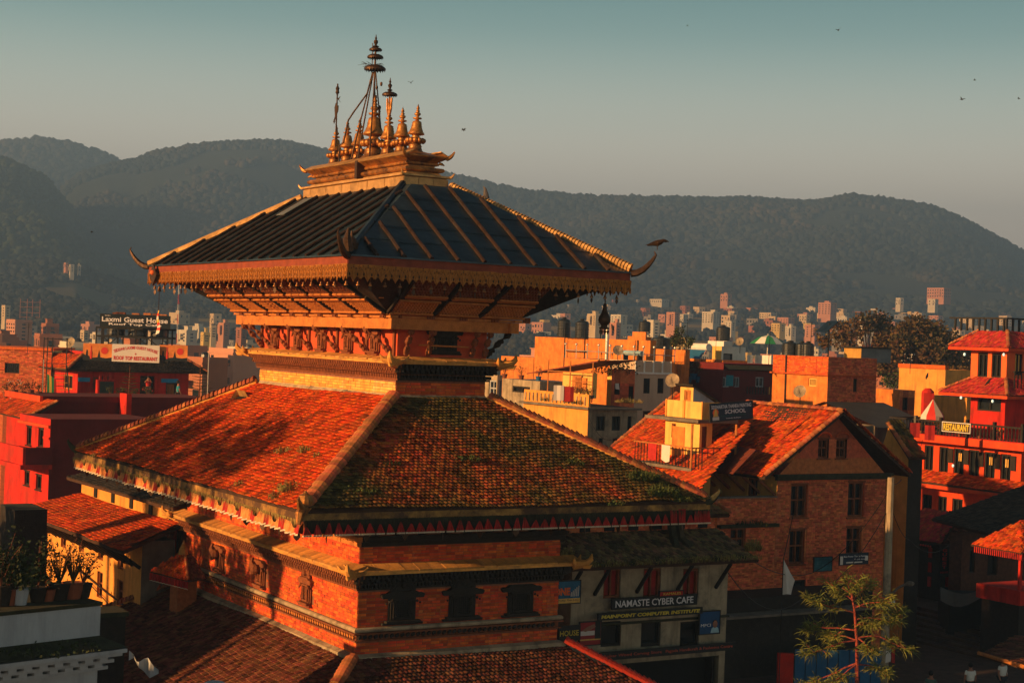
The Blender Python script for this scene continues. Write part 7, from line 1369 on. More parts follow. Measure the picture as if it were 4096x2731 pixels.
s_, w_, h_ = sign(3760, 2178, 3798, 2301, 89.5, YAW, 'tall narrow dark sign with red vertical letters GUEST HOUSE', SIGNK, frame=False)
for i, c_ in enumerate('GUEST'): stext(s_, c_, w_*.28, h_*(.76-.135*i), w_*.44, h_*.10, LETR, bold=.03)
stext(s_, 'HOUSE', w_*.12, h_*.07, w_*.76, h_*.06, LETR)
dkb = Bld('dark_tiled_house', 'black shadowed house with a big dark roof in front of the restaurant', 'house', 3850, 2135, 88, 3800, 4250, mat('sooty_brick', (.09, .035, .02), .95, .4, 4));  # wall brick darkened: the house's shade is put into its colour
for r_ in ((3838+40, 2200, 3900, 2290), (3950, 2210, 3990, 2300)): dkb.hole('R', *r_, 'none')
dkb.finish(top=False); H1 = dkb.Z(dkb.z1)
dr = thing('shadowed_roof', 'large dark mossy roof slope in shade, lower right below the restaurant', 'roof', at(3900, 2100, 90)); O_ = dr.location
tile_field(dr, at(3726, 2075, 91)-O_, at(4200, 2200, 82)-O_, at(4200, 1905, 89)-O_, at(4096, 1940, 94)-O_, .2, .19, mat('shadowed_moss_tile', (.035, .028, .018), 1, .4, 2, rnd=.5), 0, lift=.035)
# pavilion
pv_ = Bld('small_pavilion', 'small red lit pavilion with fringed tile roof at the right edge above the square', 'pavilion', 4085, 2205, 80, 4060, 4260, DARKW, Llen=2.5, zb=0); H1 = pv_.Z(pv_.z1)
for x in (.1, 1.6): mb = MB(); mb.box(x, .1, 0, x+.14, .24, H1); mb.build('post', REDW, pv_.o)
mb = MB(); mb.box(-.2, -.2, H1-2.6, 3, 2.6, H1-1.9); mb.build('parapet', REDW, pv_.o); mb = MB(); mb.box(0, 0, 0, 2.8, 2.4, H1-2.6); mb.build('base', DARKW, pv_.o)
tile_field(pv_.o, (-.5, 2.8, H1), (-.5, -.5, H1), (1.2, 1.2, H1+1.3), (1.2, 1.25, H1+1.3), .16, .16, TILE, 20); tile_field(pv_.o, (-.5, -.5, H1), (3, -.5, H1), (1.7, 1.2, H1+1.3), (1.2, 1.2, H1+1.3), .16, .16, TILE, 0)
mb = MB()
for i in range(26): mb.box(-.48+i*.13, -.48, H1-.35, -.42+i*.13, -.46, H1-.05)
for i in range(24): mb.box(-.48, -.48+i*.13, H1-.35, -.46, -.42+i*.13, H1-.05)
mb.build('red_fringe', CLOTHR, pv_.o)
tp = thing('grey_tarpaulin', 'sagging grey tarpaulin stretched over stalls in the square at right', 'tarpaulin', at(3762, 2350, 85)); O_ = tp.location; mb = MB(); V = []
for i in range(12):
    for j in range(5):
        t, s_ = i/11, j/4; p = at(3762+300*t, 2345+20*math.sin(t*6)+30*t+(40+18*math.sin(t*5+1))*s_, 85-3*t-1.2*s_)-O_; V.append(p)
mb.add(V, [(i*5+j, i*5+j+1, (i+1)*5+j+1, (i+1)*5+j) for i in range(11) for j in range(4)]); mb.build('cloth', mat('grey_tarp', (.10, .085, .07), .9, .2, 1), tp)
st_ = thing('market_stalls', 'dark covered market stall under the grey tarpaulin', 'stall', (at(3900, 2500, 86).x, 86, 0)); mb = MB(); mb.box(-1.6, -.8, 0, 2.4, 1.4, 2.5); mb.build('stall_body', DARK, st_)
br = thing('reed_roof', 'dull red brown canopy roof on a pale pole at the bottom right corner', 'canopy', at(3930, 2600, 56)); O_ = br.location; tile_field(br, at(3925, 2612, 56)-O_, at(4150, 2680, 52)-O_, at(4150, 2530, 58)-O_, at(4060, 2540, 60)-O_, .2, .2, TILEO, 0); mb = MB(); mb.tube([at(3915, 2610, 56)-O_, at(4150, 2682, 51.5)-O_], .07, 6); mb.build('edge_pole', WOODL, br)
for px_, py_, d_, lb, sh_m, pose, rz, bg_ in ((3883, 2655, 71, 'person in a white short sleeved shirt walking in the square, seen from behind', SHIRTW, 'walk', math.pi, None), (4012, 2636, 74, 'person in a white top carrying a pale sack at the far right of the square', SHIRTW, 'walk', .4, SIGNW), (3725, 2687, 70, 'person in a green checked shirt at the bottom edge beside the pine tree', mat('checked_shirt', (.05, .10, .08), .9, .5, 14), 'walk', 2.5, None)):
    P = at(px_, py_, d_); d2 = 13.3/(-(ray(px_, py_).z)); P = CAM+ray(px_, py_)*d2; person(Vector((P.x, P.y, .012)), rz, lb, sh_m, pose, 1.0, bag=bg_)
bs = thing('blue_shop_shutter', 'blue painted shop front behind the pine tree', 'shop front', (at(3180, 2600, 73).x, at(3180, 2600, 73).y, 0), YAW*.2); w_ = (3541-3181)/6573*73
for i in range(8): mb = MB(); mb.box(w_*i/8+.02, 0, 0, w_*(i+1)/8-.02, .1, at(3180, 2596, 73).z); mb.build('shutter_panel', BLUE, bs)
mb = MB(); mb.box(-.75, -.02, 0, -.05, .2, at(3150, 2612, 73).z); mb.build('red_pillar', REDW, bs)
cl = thing('hanging_laundry', 'pair of pale clothes hanging beside the blue shop front', 'laundry', at(3560, 2650, 72)); mb = MB(); mb.add([(-.18, 0, .65), (.02, 0, .68), (.03, .02, .05), (-.2, .02, 0)], [(0, 1, 2, 3)], SIGNW); mb.add([(.04, 0, .7), (.2, 0, .72), (.22, .03, -.02), (.06, .02, .03)], [(0, 1, 2, 3)], CLOTHR); mb.build('clothes', None, cl)
dw = thing('shadowed_shops', 'dark row of shop fronts at the foot of the gabled house', 'shop', (at(3000, 2500, 75).x, at(3000, 2500, 75).y, 0), YAW); mb = MB(); mb.box(-3, -.3, 0, 7.2, 2, at(3000, 2385, 75).z); mb.build('shop_front', DARKW, dw); mb = MB(); mb.box(-3.2, -1.2, 2.9, 7.4, -.302, 3.0); mb.build('awning', CONC, dw)
# ---------------------------------------------------------------- young pine
pt = thing('pine_tree', 'young pine with reddish trunk and tufted needles at lower right', 'tree', (at(3430, 2731, 50).x, 50, 0)); ztop = at(3420, 2345, 50).z; tx = 0
def ppos(px, py, dd=0): return at(px, py, 50+dd)-pt.location
tk_ = [Vector((.05, 0, 0)), Vector((0, 0, 2)), ppos(3428, 2731), ppos(3427, 2560), ppos(3418, 2440), ppos(3405, 2375), ppos(3370, 2350)]
mb = MB(); mb.tube(tk_, [.14, .11, .06, .045, .035, .025, .015], 8); PBARK = mat('pine_bark', (.28, .055, .035), .9, .5, 12, bump=.6, bsc=40); mb.build('trunk', PBARK, pt)
brs = [((3427, 2560), (3345, 2538), (3320, 2545), .4), ((3427, 2560), (3330, 2580), (3240, 2612), -.5), ((3428, 2650), (3340, 2690), (3200, 2740), .5), ((3428, 2655), (3370, 2700), (3300, 2745), -.6), ((3430, 2475), (3500, 2472), (3590, 2487), .5), ((3430, 2550), (3470, 2585), (3495, 2600), -.3), ((3432, 2548), (3520, 2545), (3640, 2600), .2), ((3430, 2655), (3500, 2668), (3540, 2690), .6),
       ((3420, 2450), (3330, 2430), (3235, 2390), -.4), ((3410, 2400), (3380, 2380), (3340, 2345), .3), ((3420, 2430), (3480, 2410), (3560, 2400), -.2), ((3412, 2400), (3440, 2370), (3480, 2330), .5), ((3425, 2520), (3300, 2510), (3240, 2500), .6), ((3420, 2420), (3520, 2440), (3610, 2440), .7), ((3410, 2390), (3400, 2350), (3385, 2318), 0), ((3427, 2500), (3460, 2490), (3500, 2500), -.5)]
def needles(mb, c, d, n=46, l=.42):
    d = Vector(d).normalized()
    for k in range(n):
        v = (d*.55+Vector([random.gauss(0, .55) for _ in range(3)])+Vector((0, 0, .1))).normalized()*l*random.uniform(.5, 1.1); s_ = v.orthogonal().normalized()*.011; b0 = c+d*random.uniform(-.28, .12)+Vector([random.gauss(0, .04) for _ in range(3)]); m_ = b0+v*.6; e_ = b0+v-Vector((0, 0, .05)); mb.add([b0-s_, b0+s_, m_+s_, e_, m_-s_], [(0, 1, 2, 3, 4)], NEEDLE)
for a, m_, e, dd in brs:
    A, M_, E2 = ppos(*a), ppos(m_[0], m_[1], dd*.5), ppos(e[0], e[1], dd); mb = MB(); mb.tube([A, A*.4+M_*.6+ZV*.03, M_, M_*.4+E2*.6-ZV*.02, E2], [.026, .022, .018, .013, .008], 5); b_ = mb.build('branch', PBARK, pt); nm = MB()
    for k in range(7):
        t = .35+.65*k/6; p = M_*(1-(t-.35)/.65)+E2*((t-.35)/.65); sd = Vector([random.gauss(0, 1), random.gauss(0, 1), random.gauss(0, .35)]).normalized()*.38*random.uniform(.2, 1); q = p+sd; nm.tube([p, q], .008, 3, PBARK); needles(nm, q, sd.normalized()*.7+(E2-M_).normalized()*.4+ZV*.2, 24, .30)
    needles(nm, E2, (E2-M_).normalized()+ZV*.25, 44, .34); o = nm.build('needles', NEEDLE, b_); o['kind'] = 'stuff'
# ================================================================ left side: guest house
g = Bld('guest_house', 'maroon rooftop guest house under two name boards and a dark tiled eave, at left', 'guest house', 312, 1478, 118, 203, 756, REDW, mL=REDW)
g.hole('L', 254, 1498, 290, 1556, 'sash', WOODL); g.hole('R', 663, 1531, 710, 1588, 'none', depth=.3); g.hole('R', 560, 1503, 618, 1588, 'none', depth=1.0); g.hole('R', 372, 1508, 392, 1556, 'shutter', WOOD); g.finish(mtop=TILEO); H1 = g.Z(g.z1)
def hroof(bl, over, rise, back, m1, m2, np_=0):
    H = bl.z1-bl.zb; a = -over; c, d, k = bl.wR+over, bl.wL+over, back
    tile_field(bl.o, (a, d, H), (a, a, H), (a+k, a+k, H+rise), (a+k, d-k*.3, H+rise), .2, .19, m1, np_, lift=.04); tile_field(bl.o, (a, a, H), (c, a, H), (c-k, a+k, H+rise), (a+k, a+k, H+rise), .2, .19, m2, np_, lift=.04)
    for p, q in (((a, a, H+.06), (a+k, a+k, H+rise+.06)), ((c, a, H+.06), (c-k, a+k, H+rise+.06))): ridge_caps(bl.o, p, q, .13, .26, RIDGE)
    tile_field(bl.o, (c, a, H), (c, d, H), (c-k, d-k*.3, H+rise), (c-k, a+k, H+rise), .2, .19, m2, 0, lift=.04)
hroof(g, 1.1, 1.0, 1.5, TILE, mat('black_tile', (.028, .022, .018), .95, .4, 3, rnd=.5), 20)
rb = Bld('upper_red_room', 'bright red roof room behind the left end of the banners', 'building', 332, 1405, 122, 248, 400, REDW, zb=g.z1); rb.finish(mtop=CONC)
# signs and water tanks on the roof
s_, w_, h_ = sign(403, 1256, 680, 1304, 116, 0.05, 'black board lettered Laxmi Guest House Roof Top Cafe on the tank frame', SIGNK); stext(s_, 'Laxmi Guest House', w_*.02, h_*.40, w_*.95, h_*.42, LETW, bold=.02); stext(s_, 'Roof Top Cafe', w_*.12, h_*.07, w_*.76, h_*.25, LETW, bold=.02); stext(s_, 'Siddhi', w_*.06, h_*.86, w_*.08, h_*.1, LETW)
for i in range(7): mb = MB(); x = random.uniform(0, .9)*w_; mb.box(x, -.1, h_+.05, x+.5, .3, h_+.13+random.uniform(0, .08)); tag(mb.build('roof_lumber', WOODL if i % 2 else WOOD), ['short plank lying on top of the Laxmi board', 'wooden offcut lying on top of the Laxmi board'][i % 2], 'plank', 'planks lying on the Laxmi board').matrix_world = s_.matrix_basis
s_, w_, h_ = sign(449, 1375, 638, 1445, 114, 0.02, 'white banner with red letters SIDDHI LAXMI GUEST HOUSE and ROOF TOP RESTAURANT', SIGNW, frame=False)
text(s_, 'SIDDHI LAXMI GUEST HOUSE', (w_*.05, -.002, h_*.50), (1, 0, 0), ZV, (0, -1, 0), w_*.9, h_*.17, LETR, bold=.02, arc=h_*.24); stext(s_, '&', w_*.48, h_*.42, w_*.04, h_*.1, LETR, bold=.03); stext(s_, 'ROOF TOP RESTAURANT', w_*.04, h_*.10, w_*.92, h_*.23, LETR, bold=.03)
SUNP = mat('printed_sunset', (.62, .20, .04), .7, .4, .8, (.5, .06, .02), .4)
for x0, x1, lb in ((333, 449, 'sunset coloured advertising banner left of the white banner'), (638, 750, 'sunset coloured advertising banner right of the white banner')):
    s_, w_, h_ = sign(x0, 1372 if x0 < 400 else 1379, x1, 1440, 114.3, 0.02, lb, SUNP, frame=False); mb = MB()
    mb.prism([(0, 0), (w_, 0), (w_, h_*.22), (w_*.8, h_*.16), (w_*.6, h_*.2), (w_*.57, h_*.45), (w_*.55, h_*.62), (w_*.53, h_*.45), (w_*.5, h_*.2), (w_*.3, h_*.16), (w_*.17, h_*.3), (w_*.16, h_*.62), (w_*.12, h_*.62), (w_*.1, h_*.3), (0, h_*.4)], (0, -.012, 0), (1, 0, 0), ZV, (0, .009, 0), SIGNK)
    mb.lathe([(w_*.028, 0), (w_*.035, h_*.1), (w_*.035, h_*.4), (w_*.014, h_*.55), (w_*.014, h_*.75)], (w_*.28, -.02, h_*.1), 8, LETR, axis=Matrix.Diagonal((1, .15, 1)))
    mb.lathe([(w_*.12, 0), (w_*.12, .004)], (w_*.74, -.012, h_*.6), 14, LETR, axis=Matrix.Rotation(R(90), 3, 'X')); mb.build('printed_picture', None, s_)
fr_ = thing('iron_rack', 'black angle iron frame carrying tanks under the Laxmi board', 'frame', at(400, 1375, 117.5), .05); d_ = 117.5/6573
def lx(px): return (px-400)*d_
def lzz(py): return (1375-py)*d_
for px_ in (384, 412, 470, 540, 585, 648, 668):
    for y in (0, 2): mb = MB(); mb.tube([(lx(px_), y, -1.2), (lx(px_), y, lzz(1308))], .07, 4); mb.build('upright', IRON, fr_)
for py_ in (1309, 1343): 
    for y in (-.05, 2.05): mb = MB(); mb.box(lx(382), y-.05, lzz(py_)-.08, lx(682), y+.05, lzz(py_)+.06); mb.build('rail', IRON, fr_)
for a, b_ in ((412, 440), (540, 585), (585, 540), (585, 625), (470, 440)): mb = MB(); mb.tube([(lx(a), -.08, lzz(1345)), (lx(b_), -.08, lzz(1372))], .045, 4); mb.build('brace', IRON, fr_)
for i, (x0, x1) in enumerate(((410, 482), (496, 572), (586, 657))):
    r = (x1-x0)/2*d_; P = fr_.location+Vector((lx((x0+x1)/2), 1.2, lzz(1343)+.06)); tank(P, r, 1.2, ['left black tank on the frame under the Laxmi board, catching a gold glint', 'middle black tank on the frame under the Laxmi board', 'right black tank on the frame under the Laxmi board'][i], 'tanks under the Laxmi board', ribs=3)
# door signs, counter, plants, people on the roof terrace
for x0, y0, x1, y1, lb in ((315, 1509, 360, 1526, 'small blue strip sign on the left of the maroon terrace wall'), (646, 1514, 713, 1530, 'blue strip sign above the dark terrace door')): sign(x0, y0, x1, y1, (g.f.o+g.f.u*g.f.hit('R', x0, y0)[0]-CAM).dot(FW)-.15, YAW, lb, mat('bright_blue_sign', (.02, .25, .5), .6), frame=False)
cn = thing('bar_counter', 'red edged bar counter with bottles on the guest house terrace', 'counter', at(391, 1590, 116), YAW); mb = MB(); mb.box(0, 0, 0, .12, .6, 1.15); mb.box(1.15, 0, 0, 1.27, .6, 1.15); mb.box(0, 0, 1.151, 1.27, .6, 1.25); mb.build('counter_frame', REDW, cn); mb = MB(); mb.box(.13, .05, 0, 1.14, .5, 1.14); mb.build('dark_panel', mat('dark_green_board', (.02, .04, .03), .4), cn)
for i in range(5): mb = MB(); mb.lathe([(.04, 0), (.045, .2), (.015, .28), (.015, .36)], (.15+.2*i, .2, 1.251), 7); o = mb.build('bottle', GLASS if i % 2 else REDP); tag(o, ['dark bottle standing on the terrace bar counter', 'red capped bottle standing on the terrace bar counter'][i % 2 == 0], 'bottle', 'bottles on the terrace bar'); o.matrix_world = cn.matrix_basis
def araucaria(P, h, lab, m):
    o = thing('araucaria', lab, 'tree', P); mb = MB(); mb.tube([(0, 0, 0), (0, 0, h)], [.07, .02], 6); mb.build('trunk', BARK, o); n = 9
    for i in range(n):
        z = h*(.22+.78*i/n); r = (h*.42)*(1-i/n*.85)*(.75+.5*(i % 2)*.5); mb = MB()
        for k in range(6):
            a = k*1.047+i*.5; e = Vector((math.cos(a)*r, math.sin(a)*r, z+r*.12)); mb.tube([(0, 0, z), e*.6+Vector((0, 0, z*.4-r*.02)), e], .012, 3)
            for j in range(16):
                t = .2+.8*j/16; p = Vector((0, 0, z))*(1-t)+e*t; s_ = Vector((-math.sin(a), math.cos(a), .25*random.uniform(-1, 1)))*.16*(1.1-t)*(1 if j % 2 else -1); mb.add([p, p+s_+Vector((math.cos(a)*.05, math.sin(a)*.05, .02)), p+Vector((math.cos(a)*.07, math.sin(a)*.07, 0))], [(0, 1, 2)])
        mb.build('branch_whorl', m, o)
    return o
araucaria(at(515, 1600, 113), 2.35, 'small tiered araucaria in front of the guest house terrace wall', LEAF); araucaria(at(797, 1600, 108), 2.3, 'dark tiered araucaria at the right of the guest house, against the town', LEAFD)
for i, (px_, py_) in enumerate(((480, 1600), (540, 1605), (590, 1600), (440, 1596))): plant(at(px_, py_, 112.5), .6, .45, ['low shrub left of the small araucaria', 'low shrub in a green pot right of the small araucaria', 'reddish flowering shrub before the terrace opening', 'low shrub beside the bar counter'][i], LEAF, 160, pot=GREEN if i == 1 else TERRA, flowers=CLOTHR if i == 2 else None)
def stand_at(px_, pyh, d, h): P = at(px_, pyh, d); return Vector((P.x, P.y, P.z-h))
person(stand_at(714, 1527, 112, 1.68), 2.0, 'person in a teal blue shirt standing by the terrace door', TEAL, 'stand'); person(stand_at(594, 1512, 114.6, 1.45), .3, 'person in red in the terrace opening raising both hands to the face', CLOTHR, 'raise', .9)
ld_ = thing('iron_stair', 'steep dark iron stair and railing left of the guest house', 'stair', at(243, 1588, 114), 0)
for dx in (-.75, .25): mb = MB(); mb.tube([(dx+.35, 0, 0), (dx-.05, .5, 2.2)], .05, 4); mb.build('stringer', IRON, ld_)
for k in range(9): mb = MB(); t = k/9; mb.box(-.75+.35-.4*t, .5*t, 2.2*t, .25+.35-.4*t, .5*t+.2, 2.2*t+.04); mb.build('step', IRON if k % 2 else WOODL, ld_)
for dx in (-1.4, -1.15, -.8, .2): mb = MB(); mb.tube([(dx, .3, 0), (dx, .4, 4.1)], .04, 4); mb.build('post', IRON, ld_)
for z in (2.3, 3.1, 4.0): mb = MB(); mb.tube([(-1.4, .35, z), (.2, .38, z)], .03, 4); mb.build('rail', IRON, ld_)
pf = thing('hanging_banners', 'green and yellow cloth banners hanging beside the iron stair', 'banner', at(200, 1582, 112)); 
for i, m_ in enumerate((GREEN, YELC, GREEN, CLOTHR)): mb = MB(); x = -.25+.16*i; mb.add([(x, 0, 1.45-.08*i), (x+.14, .02, 1.4-.08*i), (x+.2, .04, .2), (x+.04, 0, .05+.1*(i % 2))], [(0, 1, 2, 3)]); mb.build('banner_strip', m_, pf)
pl_ = thing('terrace_pole', 'thin steel pole standing on the rooftop left of the iron stair', 'pole', at(170, 1588, 113)); mb = MB(); mb.tube([(0, 0, 0), (0, 0, 2.6)], .03, 5); mb.build('pole', STEEL, pl_)
pl_ = thing('terrace_pole', 'thin pole rising beside the dark araucaria', 'pole', at(829, 1600, 104)); mb = MB(); mb.tube([(0, 0, -1), (0, 0, 3.0)], .03, 5); mb.build('pole', STEEL, pl_)
# long maroon parapet block and terrace below the guest house
lb_ = Bld('red_parapet_house', 'long maroon house front whose sunlit red end carries a moulded parapet, at left', 'house', 168, 1590, 98, 30, 900, DKRED, yaw=.58, mL=REDW); lb_.finish(mtop=DKRED); H1 = lb_.Z(lb_.z1)  # front darker than the sunlit end: shade put into the red
mb = MB(); mb.box(-.18, -.2, H1-.25, -.003, lb_.wL+.1, H1+.1); mb.build('cornice', ORED, lb_.o); mb = MB(); mb.box(-.002, -.2, H1-.25, lb_.wR, -.003, H1+.1); mb.build('cornice', DKRED, lb_.o)  # right-hand cornice coloured as shaded
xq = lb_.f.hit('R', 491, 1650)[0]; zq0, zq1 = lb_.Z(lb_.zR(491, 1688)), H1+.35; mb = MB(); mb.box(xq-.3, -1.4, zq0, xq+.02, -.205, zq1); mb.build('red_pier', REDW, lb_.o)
mb = MB(); zz = lb_.Z(lb_.zR(400, 1690)); mb.box(xq-3.5, -1.2, zz-.25, xq-.31, -.003, zz); mb.build('ledge', DKRED, lb_.o)
mb = MB(); mb.tube([(xq-.5, -1.5, H1-.3), (xq-.2, -1.5, zq0-.1), (xq+.2, -1.6, zq0-.9)], .015, 4); mb.build('dangling_wire', WOODL, lb_.o)
lr_ = Bld('small_tiled_porch', 'small red tiled lean to roof at the left edge below the moulded parapet', 'porch', 142, 1664, 95.5, -60, 200, REDW); H1 = lr_.Z(lr_.z1)
tile_field(lr_.o, (-.6, lr_.wL, H1-.15), (-.6, -.3, H1-.15), (1.2, -.3, H1+.85), (1.2, lr_.wL, H1+.85), .2, .19, TILE, 20, lift=.04); ridge_caps(lr_.o, (-.6, -.3, H1-.05), (1.2, -.3, H1+.9), .12, .24, RIDGE)
rd = Bld('red_balcony_house', 'scarlet house with two tall dark windows above a box balcony, at the left edge', 'house', 203, 1676, 90, 80, 640, DKRED, yaw=.61, mL=REDW)  # right side a darker copy of the red, standing for shade
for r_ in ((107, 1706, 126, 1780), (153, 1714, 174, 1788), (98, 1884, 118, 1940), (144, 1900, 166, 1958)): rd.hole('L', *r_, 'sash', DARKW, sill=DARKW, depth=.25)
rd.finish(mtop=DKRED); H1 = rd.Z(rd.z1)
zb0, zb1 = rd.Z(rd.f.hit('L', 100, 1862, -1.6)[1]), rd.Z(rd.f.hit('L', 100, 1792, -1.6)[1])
for nm, (a, b_, c, d) in (('front', (-1.6, -.4, -1.45, 9)), ('side', (-1.45, -.4, -.004, -.25))): mb = MB(); mb.box(a, b_, zb0, c, d, zb1); mb.build('balcony_wall', REDW if nm == 'front' else DKRED, rd.o)  # balcony side coloured as shaded, front as sunlit
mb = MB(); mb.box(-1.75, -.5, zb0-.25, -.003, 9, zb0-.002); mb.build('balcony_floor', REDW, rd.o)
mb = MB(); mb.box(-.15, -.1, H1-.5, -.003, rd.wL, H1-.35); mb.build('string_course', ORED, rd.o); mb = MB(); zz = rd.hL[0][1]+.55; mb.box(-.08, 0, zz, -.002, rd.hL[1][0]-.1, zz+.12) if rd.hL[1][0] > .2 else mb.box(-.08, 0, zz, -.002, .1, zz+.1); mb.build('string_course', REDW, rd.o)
ob = Bld('old_brick_house', 'brown brick house with one barred window and a round finial at the far left', 'house', 170, 1400, 124, -40, 215, OLDBRICK, yaw=-.15, Rlen=.1, Llen=1); 
ob2 = thing('brown_brick_block', 'weathered brown brick roof block at the far left edge', 'building', (at(0, 1400, 123).x-2, 123, 0), 0); w_ = 210/6573*123+2; mb = MB(); holes_wall(mb, 'R', 0, 0, w_, 0, at(50, 1398, 123).z, [(2.4, at(50, 1492, 123).z, 3.5, at(50, 1452, 123).z)], OLDBRICK); z_ = at(50, 1398, 123).z; mb.quad((0, 0, z_), (w_, 0, z_), (w_, 6, z_), (0, 6, z_)); mb.quad((0, 0, 0), (0, 6, 0), (0, 6, z_), (0, 0, z_)); mb.build('wall', OLDBRICK, ob2); window(ob2, 'R', 0, (2.4, at(50, 1492, 123).z, 3.5, at(50, 1452, 123).z), 'lattice', DARKW); bricks(ob2, 'R', 0, 0, w_, z_-3.2, z_, [(2.4, at(50, 1492, 123).z, 3.5, at(50, 1452, 123).z)], OLDBRICK, .28, .1, 30)
mb = MB(); mb.box(-.1, -.15, z_+.002, w_+.1, 6, z_+.2); mb.build('coping', BRICK, ob2)
bpy.data.objects.remove(ob.o)
for i in range(5): plant(at(25+i*32, 1590-(i % 2)*8, 104), .7, .5, ['reddish shrub at the left edge terrace', 'white flowering shrub at the left edge terrace', 'dark pot plant on the left terrace', 'green pot plant in front of the brown brick block', 'trailing plant next to the moulded parapet'][i], LEAFB if i % 2 else LEAF, 140, pot=TERRA, flowers=SIGNW if i == 1 else None)
# ---------------------------------------------------------------- ochre house with eave struts
oh = Bld('ochre_strut_house', 'ochre plastered old house with tall windows under a red tiled eave on slanting struts', 'house', 570, 2165, 58, 190, 700, CONC, yaw=.57, mL=PLASTER)
for r_ in ((245, 2056, 266, 2190), (317, 2080, 338, 2205), (394, 2108, 415, 2240), (472, 2136, 496, 2278), (388, 2285, 410, 2390), (466, 2318, 492, 2420)): oh.hole('L', *r_, 'cross', WOOD, DARK, depth=.25)
oh.finish(top=False); H1 = oh.Z(oh.z1); wL = oh.wL
for i in range(20): mb = MB(); y = wL*random.random(); z = H1-random.uniform(.8, 5); mb.box(-.004, y, z, -.002, y+.07, z+.1); mb.build('putlog_hole', DARK, oh.o)
tile_field(oh.o, (-1.15, wL+1, H1-.15), (-1.15, -1.2, H1-.15), (1.5, .3, H1+.50), (1.5, wL+.5, H1+.50), .17, .17, TILE, 40, sag=.05, lift=.035)
for i in range(15): mb = MB(); y = .1+i*wL/14.5; beam((-.02, y, H1-.95), (-1.05, y-.05, H1-.22), .09, .12, mb); mb.build('eave_strut', DARKW, oh.o)
mb = MB(); mb.box(1.5, .3, H1+.3, 5, wL+.5, H1+1.15); mb.build('attic_wall', PLASTER, oh.o)
for i in range(5): mb = MB(); y = 1+i*wL/5.2; mb.box(1.46, y, H1+.55, 1.498, y+.35, H1+1.12); mb.build('attic_opening', DARK, oh.o)
tile_field(oh.o, (1.0, wL+1, H1+1.17), (1.0, -.2, H1+1.17), (4, .8, H1+1.9), (4, wL, H1+1.9), .17, .17, mat('black_tile', (.03, .02, .02)), 0)
mb = MB(); mb.tube([(-.06, 0, H1-2.6), (-.08, wL*.3, H1-2.3), (-.1, wL*.6, H1-1.9)], .03, 4); mb.tube([(-.06, 0, H1-2.75), (-.12, wL*.25, H1-2.7), (-.1, wL*.5, H1-2.2)], .02, 4); mb.build('cable', IRON, oh.o)
bh_ = Bld('red_brick_corner_house', 'red brick house with three framed windows behind the pagoda wall at left', 'house', 790, 1960, 63, 574, 830, BRICK, yaw=.55, mL=BRICK)
for r_ in ((597, 1957, 617, 2010), (637, 1968, 673, 2024), (592, 2090, 614, 2236), (636, 2104, 668, 2216), (700, 2118, 730, 2230)): bh_.hole('L', *r_, 'sash', WOOD, sill=WOOD)
bh_.finish(mtop=CONC); H1 = bh_.Z(bh_.z1); bricks(bh_.o, 'L', 0, 0, bh_.wL, H1-4.5, H1, bh_.hL, BRICK, .26, .085, 60); zz = bh_.Z(bh_.zL(650, 2045)); mb = MB(); mb.box(-.4, -.1, zz-.15, -.003, bh_.wL+.1, zz+.05); mb.build('ledge', LEDGE, bh_.o)
sr = thing('shrine_roof', 'little mossy tiled shrine roof hung with red pleated cloth, by the pagoda wall', 'shrine', at(745, 2225, 56), YAW); sr.scale = (.62, .62, .62); q = lambda x, y, z: (x, y, z)
tile_field(sr, (-1.7, 1.0, -.9), (-.2, -1.0, -1.2), (-.05, .1, .15), (-.2, .3, .15), .14, .13, TILE, 20); tile_field(sr, (-.2, -1.0, -1.2), (.9, -.9, -1.1), (.3, .1, .15), (-.05, .1, .15), .14, .13, TILEO, 0); ridge_caps(sr, (-.2, -1.0, -1.12), (-.05, .1, .2), .08, .16, RIDGE)
mb = MB(); pr0 = Vector((-1.7, 1.0, -.95)); pr1 = Vector((-.2, -1.0, -1.25))
for i in range(60): t, t2 = i/60, (i+1)/60; n_ = Vector((-.8, -.6, 0))*.04; a, b_ = pr0.lerp(pr1, t)+n_*math.sin(i*1.3), pr0.lerp(pr1, t2)+n_*math.sin(i*1.3+1.3); mb.quad(a, b_, b_-ZV*.38+n_*math.sin(i*1.3+1.3), a-ZV*.38+n_*math.sin(i*1.3), CLOTHR); mb.quad(a-ZV*.38, b_-ZV*.38, b_-ZV*.42, a-ZV*.42, CLOTHW)
mb.build('pleated_cloth', None, sr); mb = MB(); mb.box(-.5, -.2, -12.0, .6, 1.0, -1.0); mb.build('shrine_body', OLDBRICK, sr); mb = MB(); mb.lathe([(.3, 0), (.25, .3), (.12, .5), (.02, .8)], (-.1, .2, .1), 8); mb.build('pinnacle', LEDGE, sr)
# ---------------------------------------------------------------- dark foreground houses and the white cornice house
P_ = at(503, 2462, 43); db = thing('shadowed_neighbour', 'black shadowed house wall wedged between the white cornice and the lowest temple roof', 'building', (P_.x, P_.y, 0), YAW); mb = MB(); mb.box(-4, 0, 0, 0, .8, P_.z); mb.build('wall', DARKW, db); mb = MB(); mb.box(-4.1, -.1, P_.z+.002, .05, .9, P_.z+.12); mb.build('roof_edge', MOSS, db)  # unlit wall: its shade is put into the dark colour
ps2 = thing('plastic_sheet', 'crumpled pale blue plastic sheet by the lowest temple roof at left', 'plastic sheet', at(515, 2640, 40)); mb = MB(); V = [(i*.09, .1*math.sin(i*1.7), .12*math.sin(i*.9+j)+.07*j-.05*i) for i in range(9) for j in range(4)]; mb.add(V, [(i*4+j, i*4+j+1, (i+1)*4+j+1, (i+1)*4+j) for i in range(8) for j in range(3)]); mb.build('sheet', WHITED, ps2)
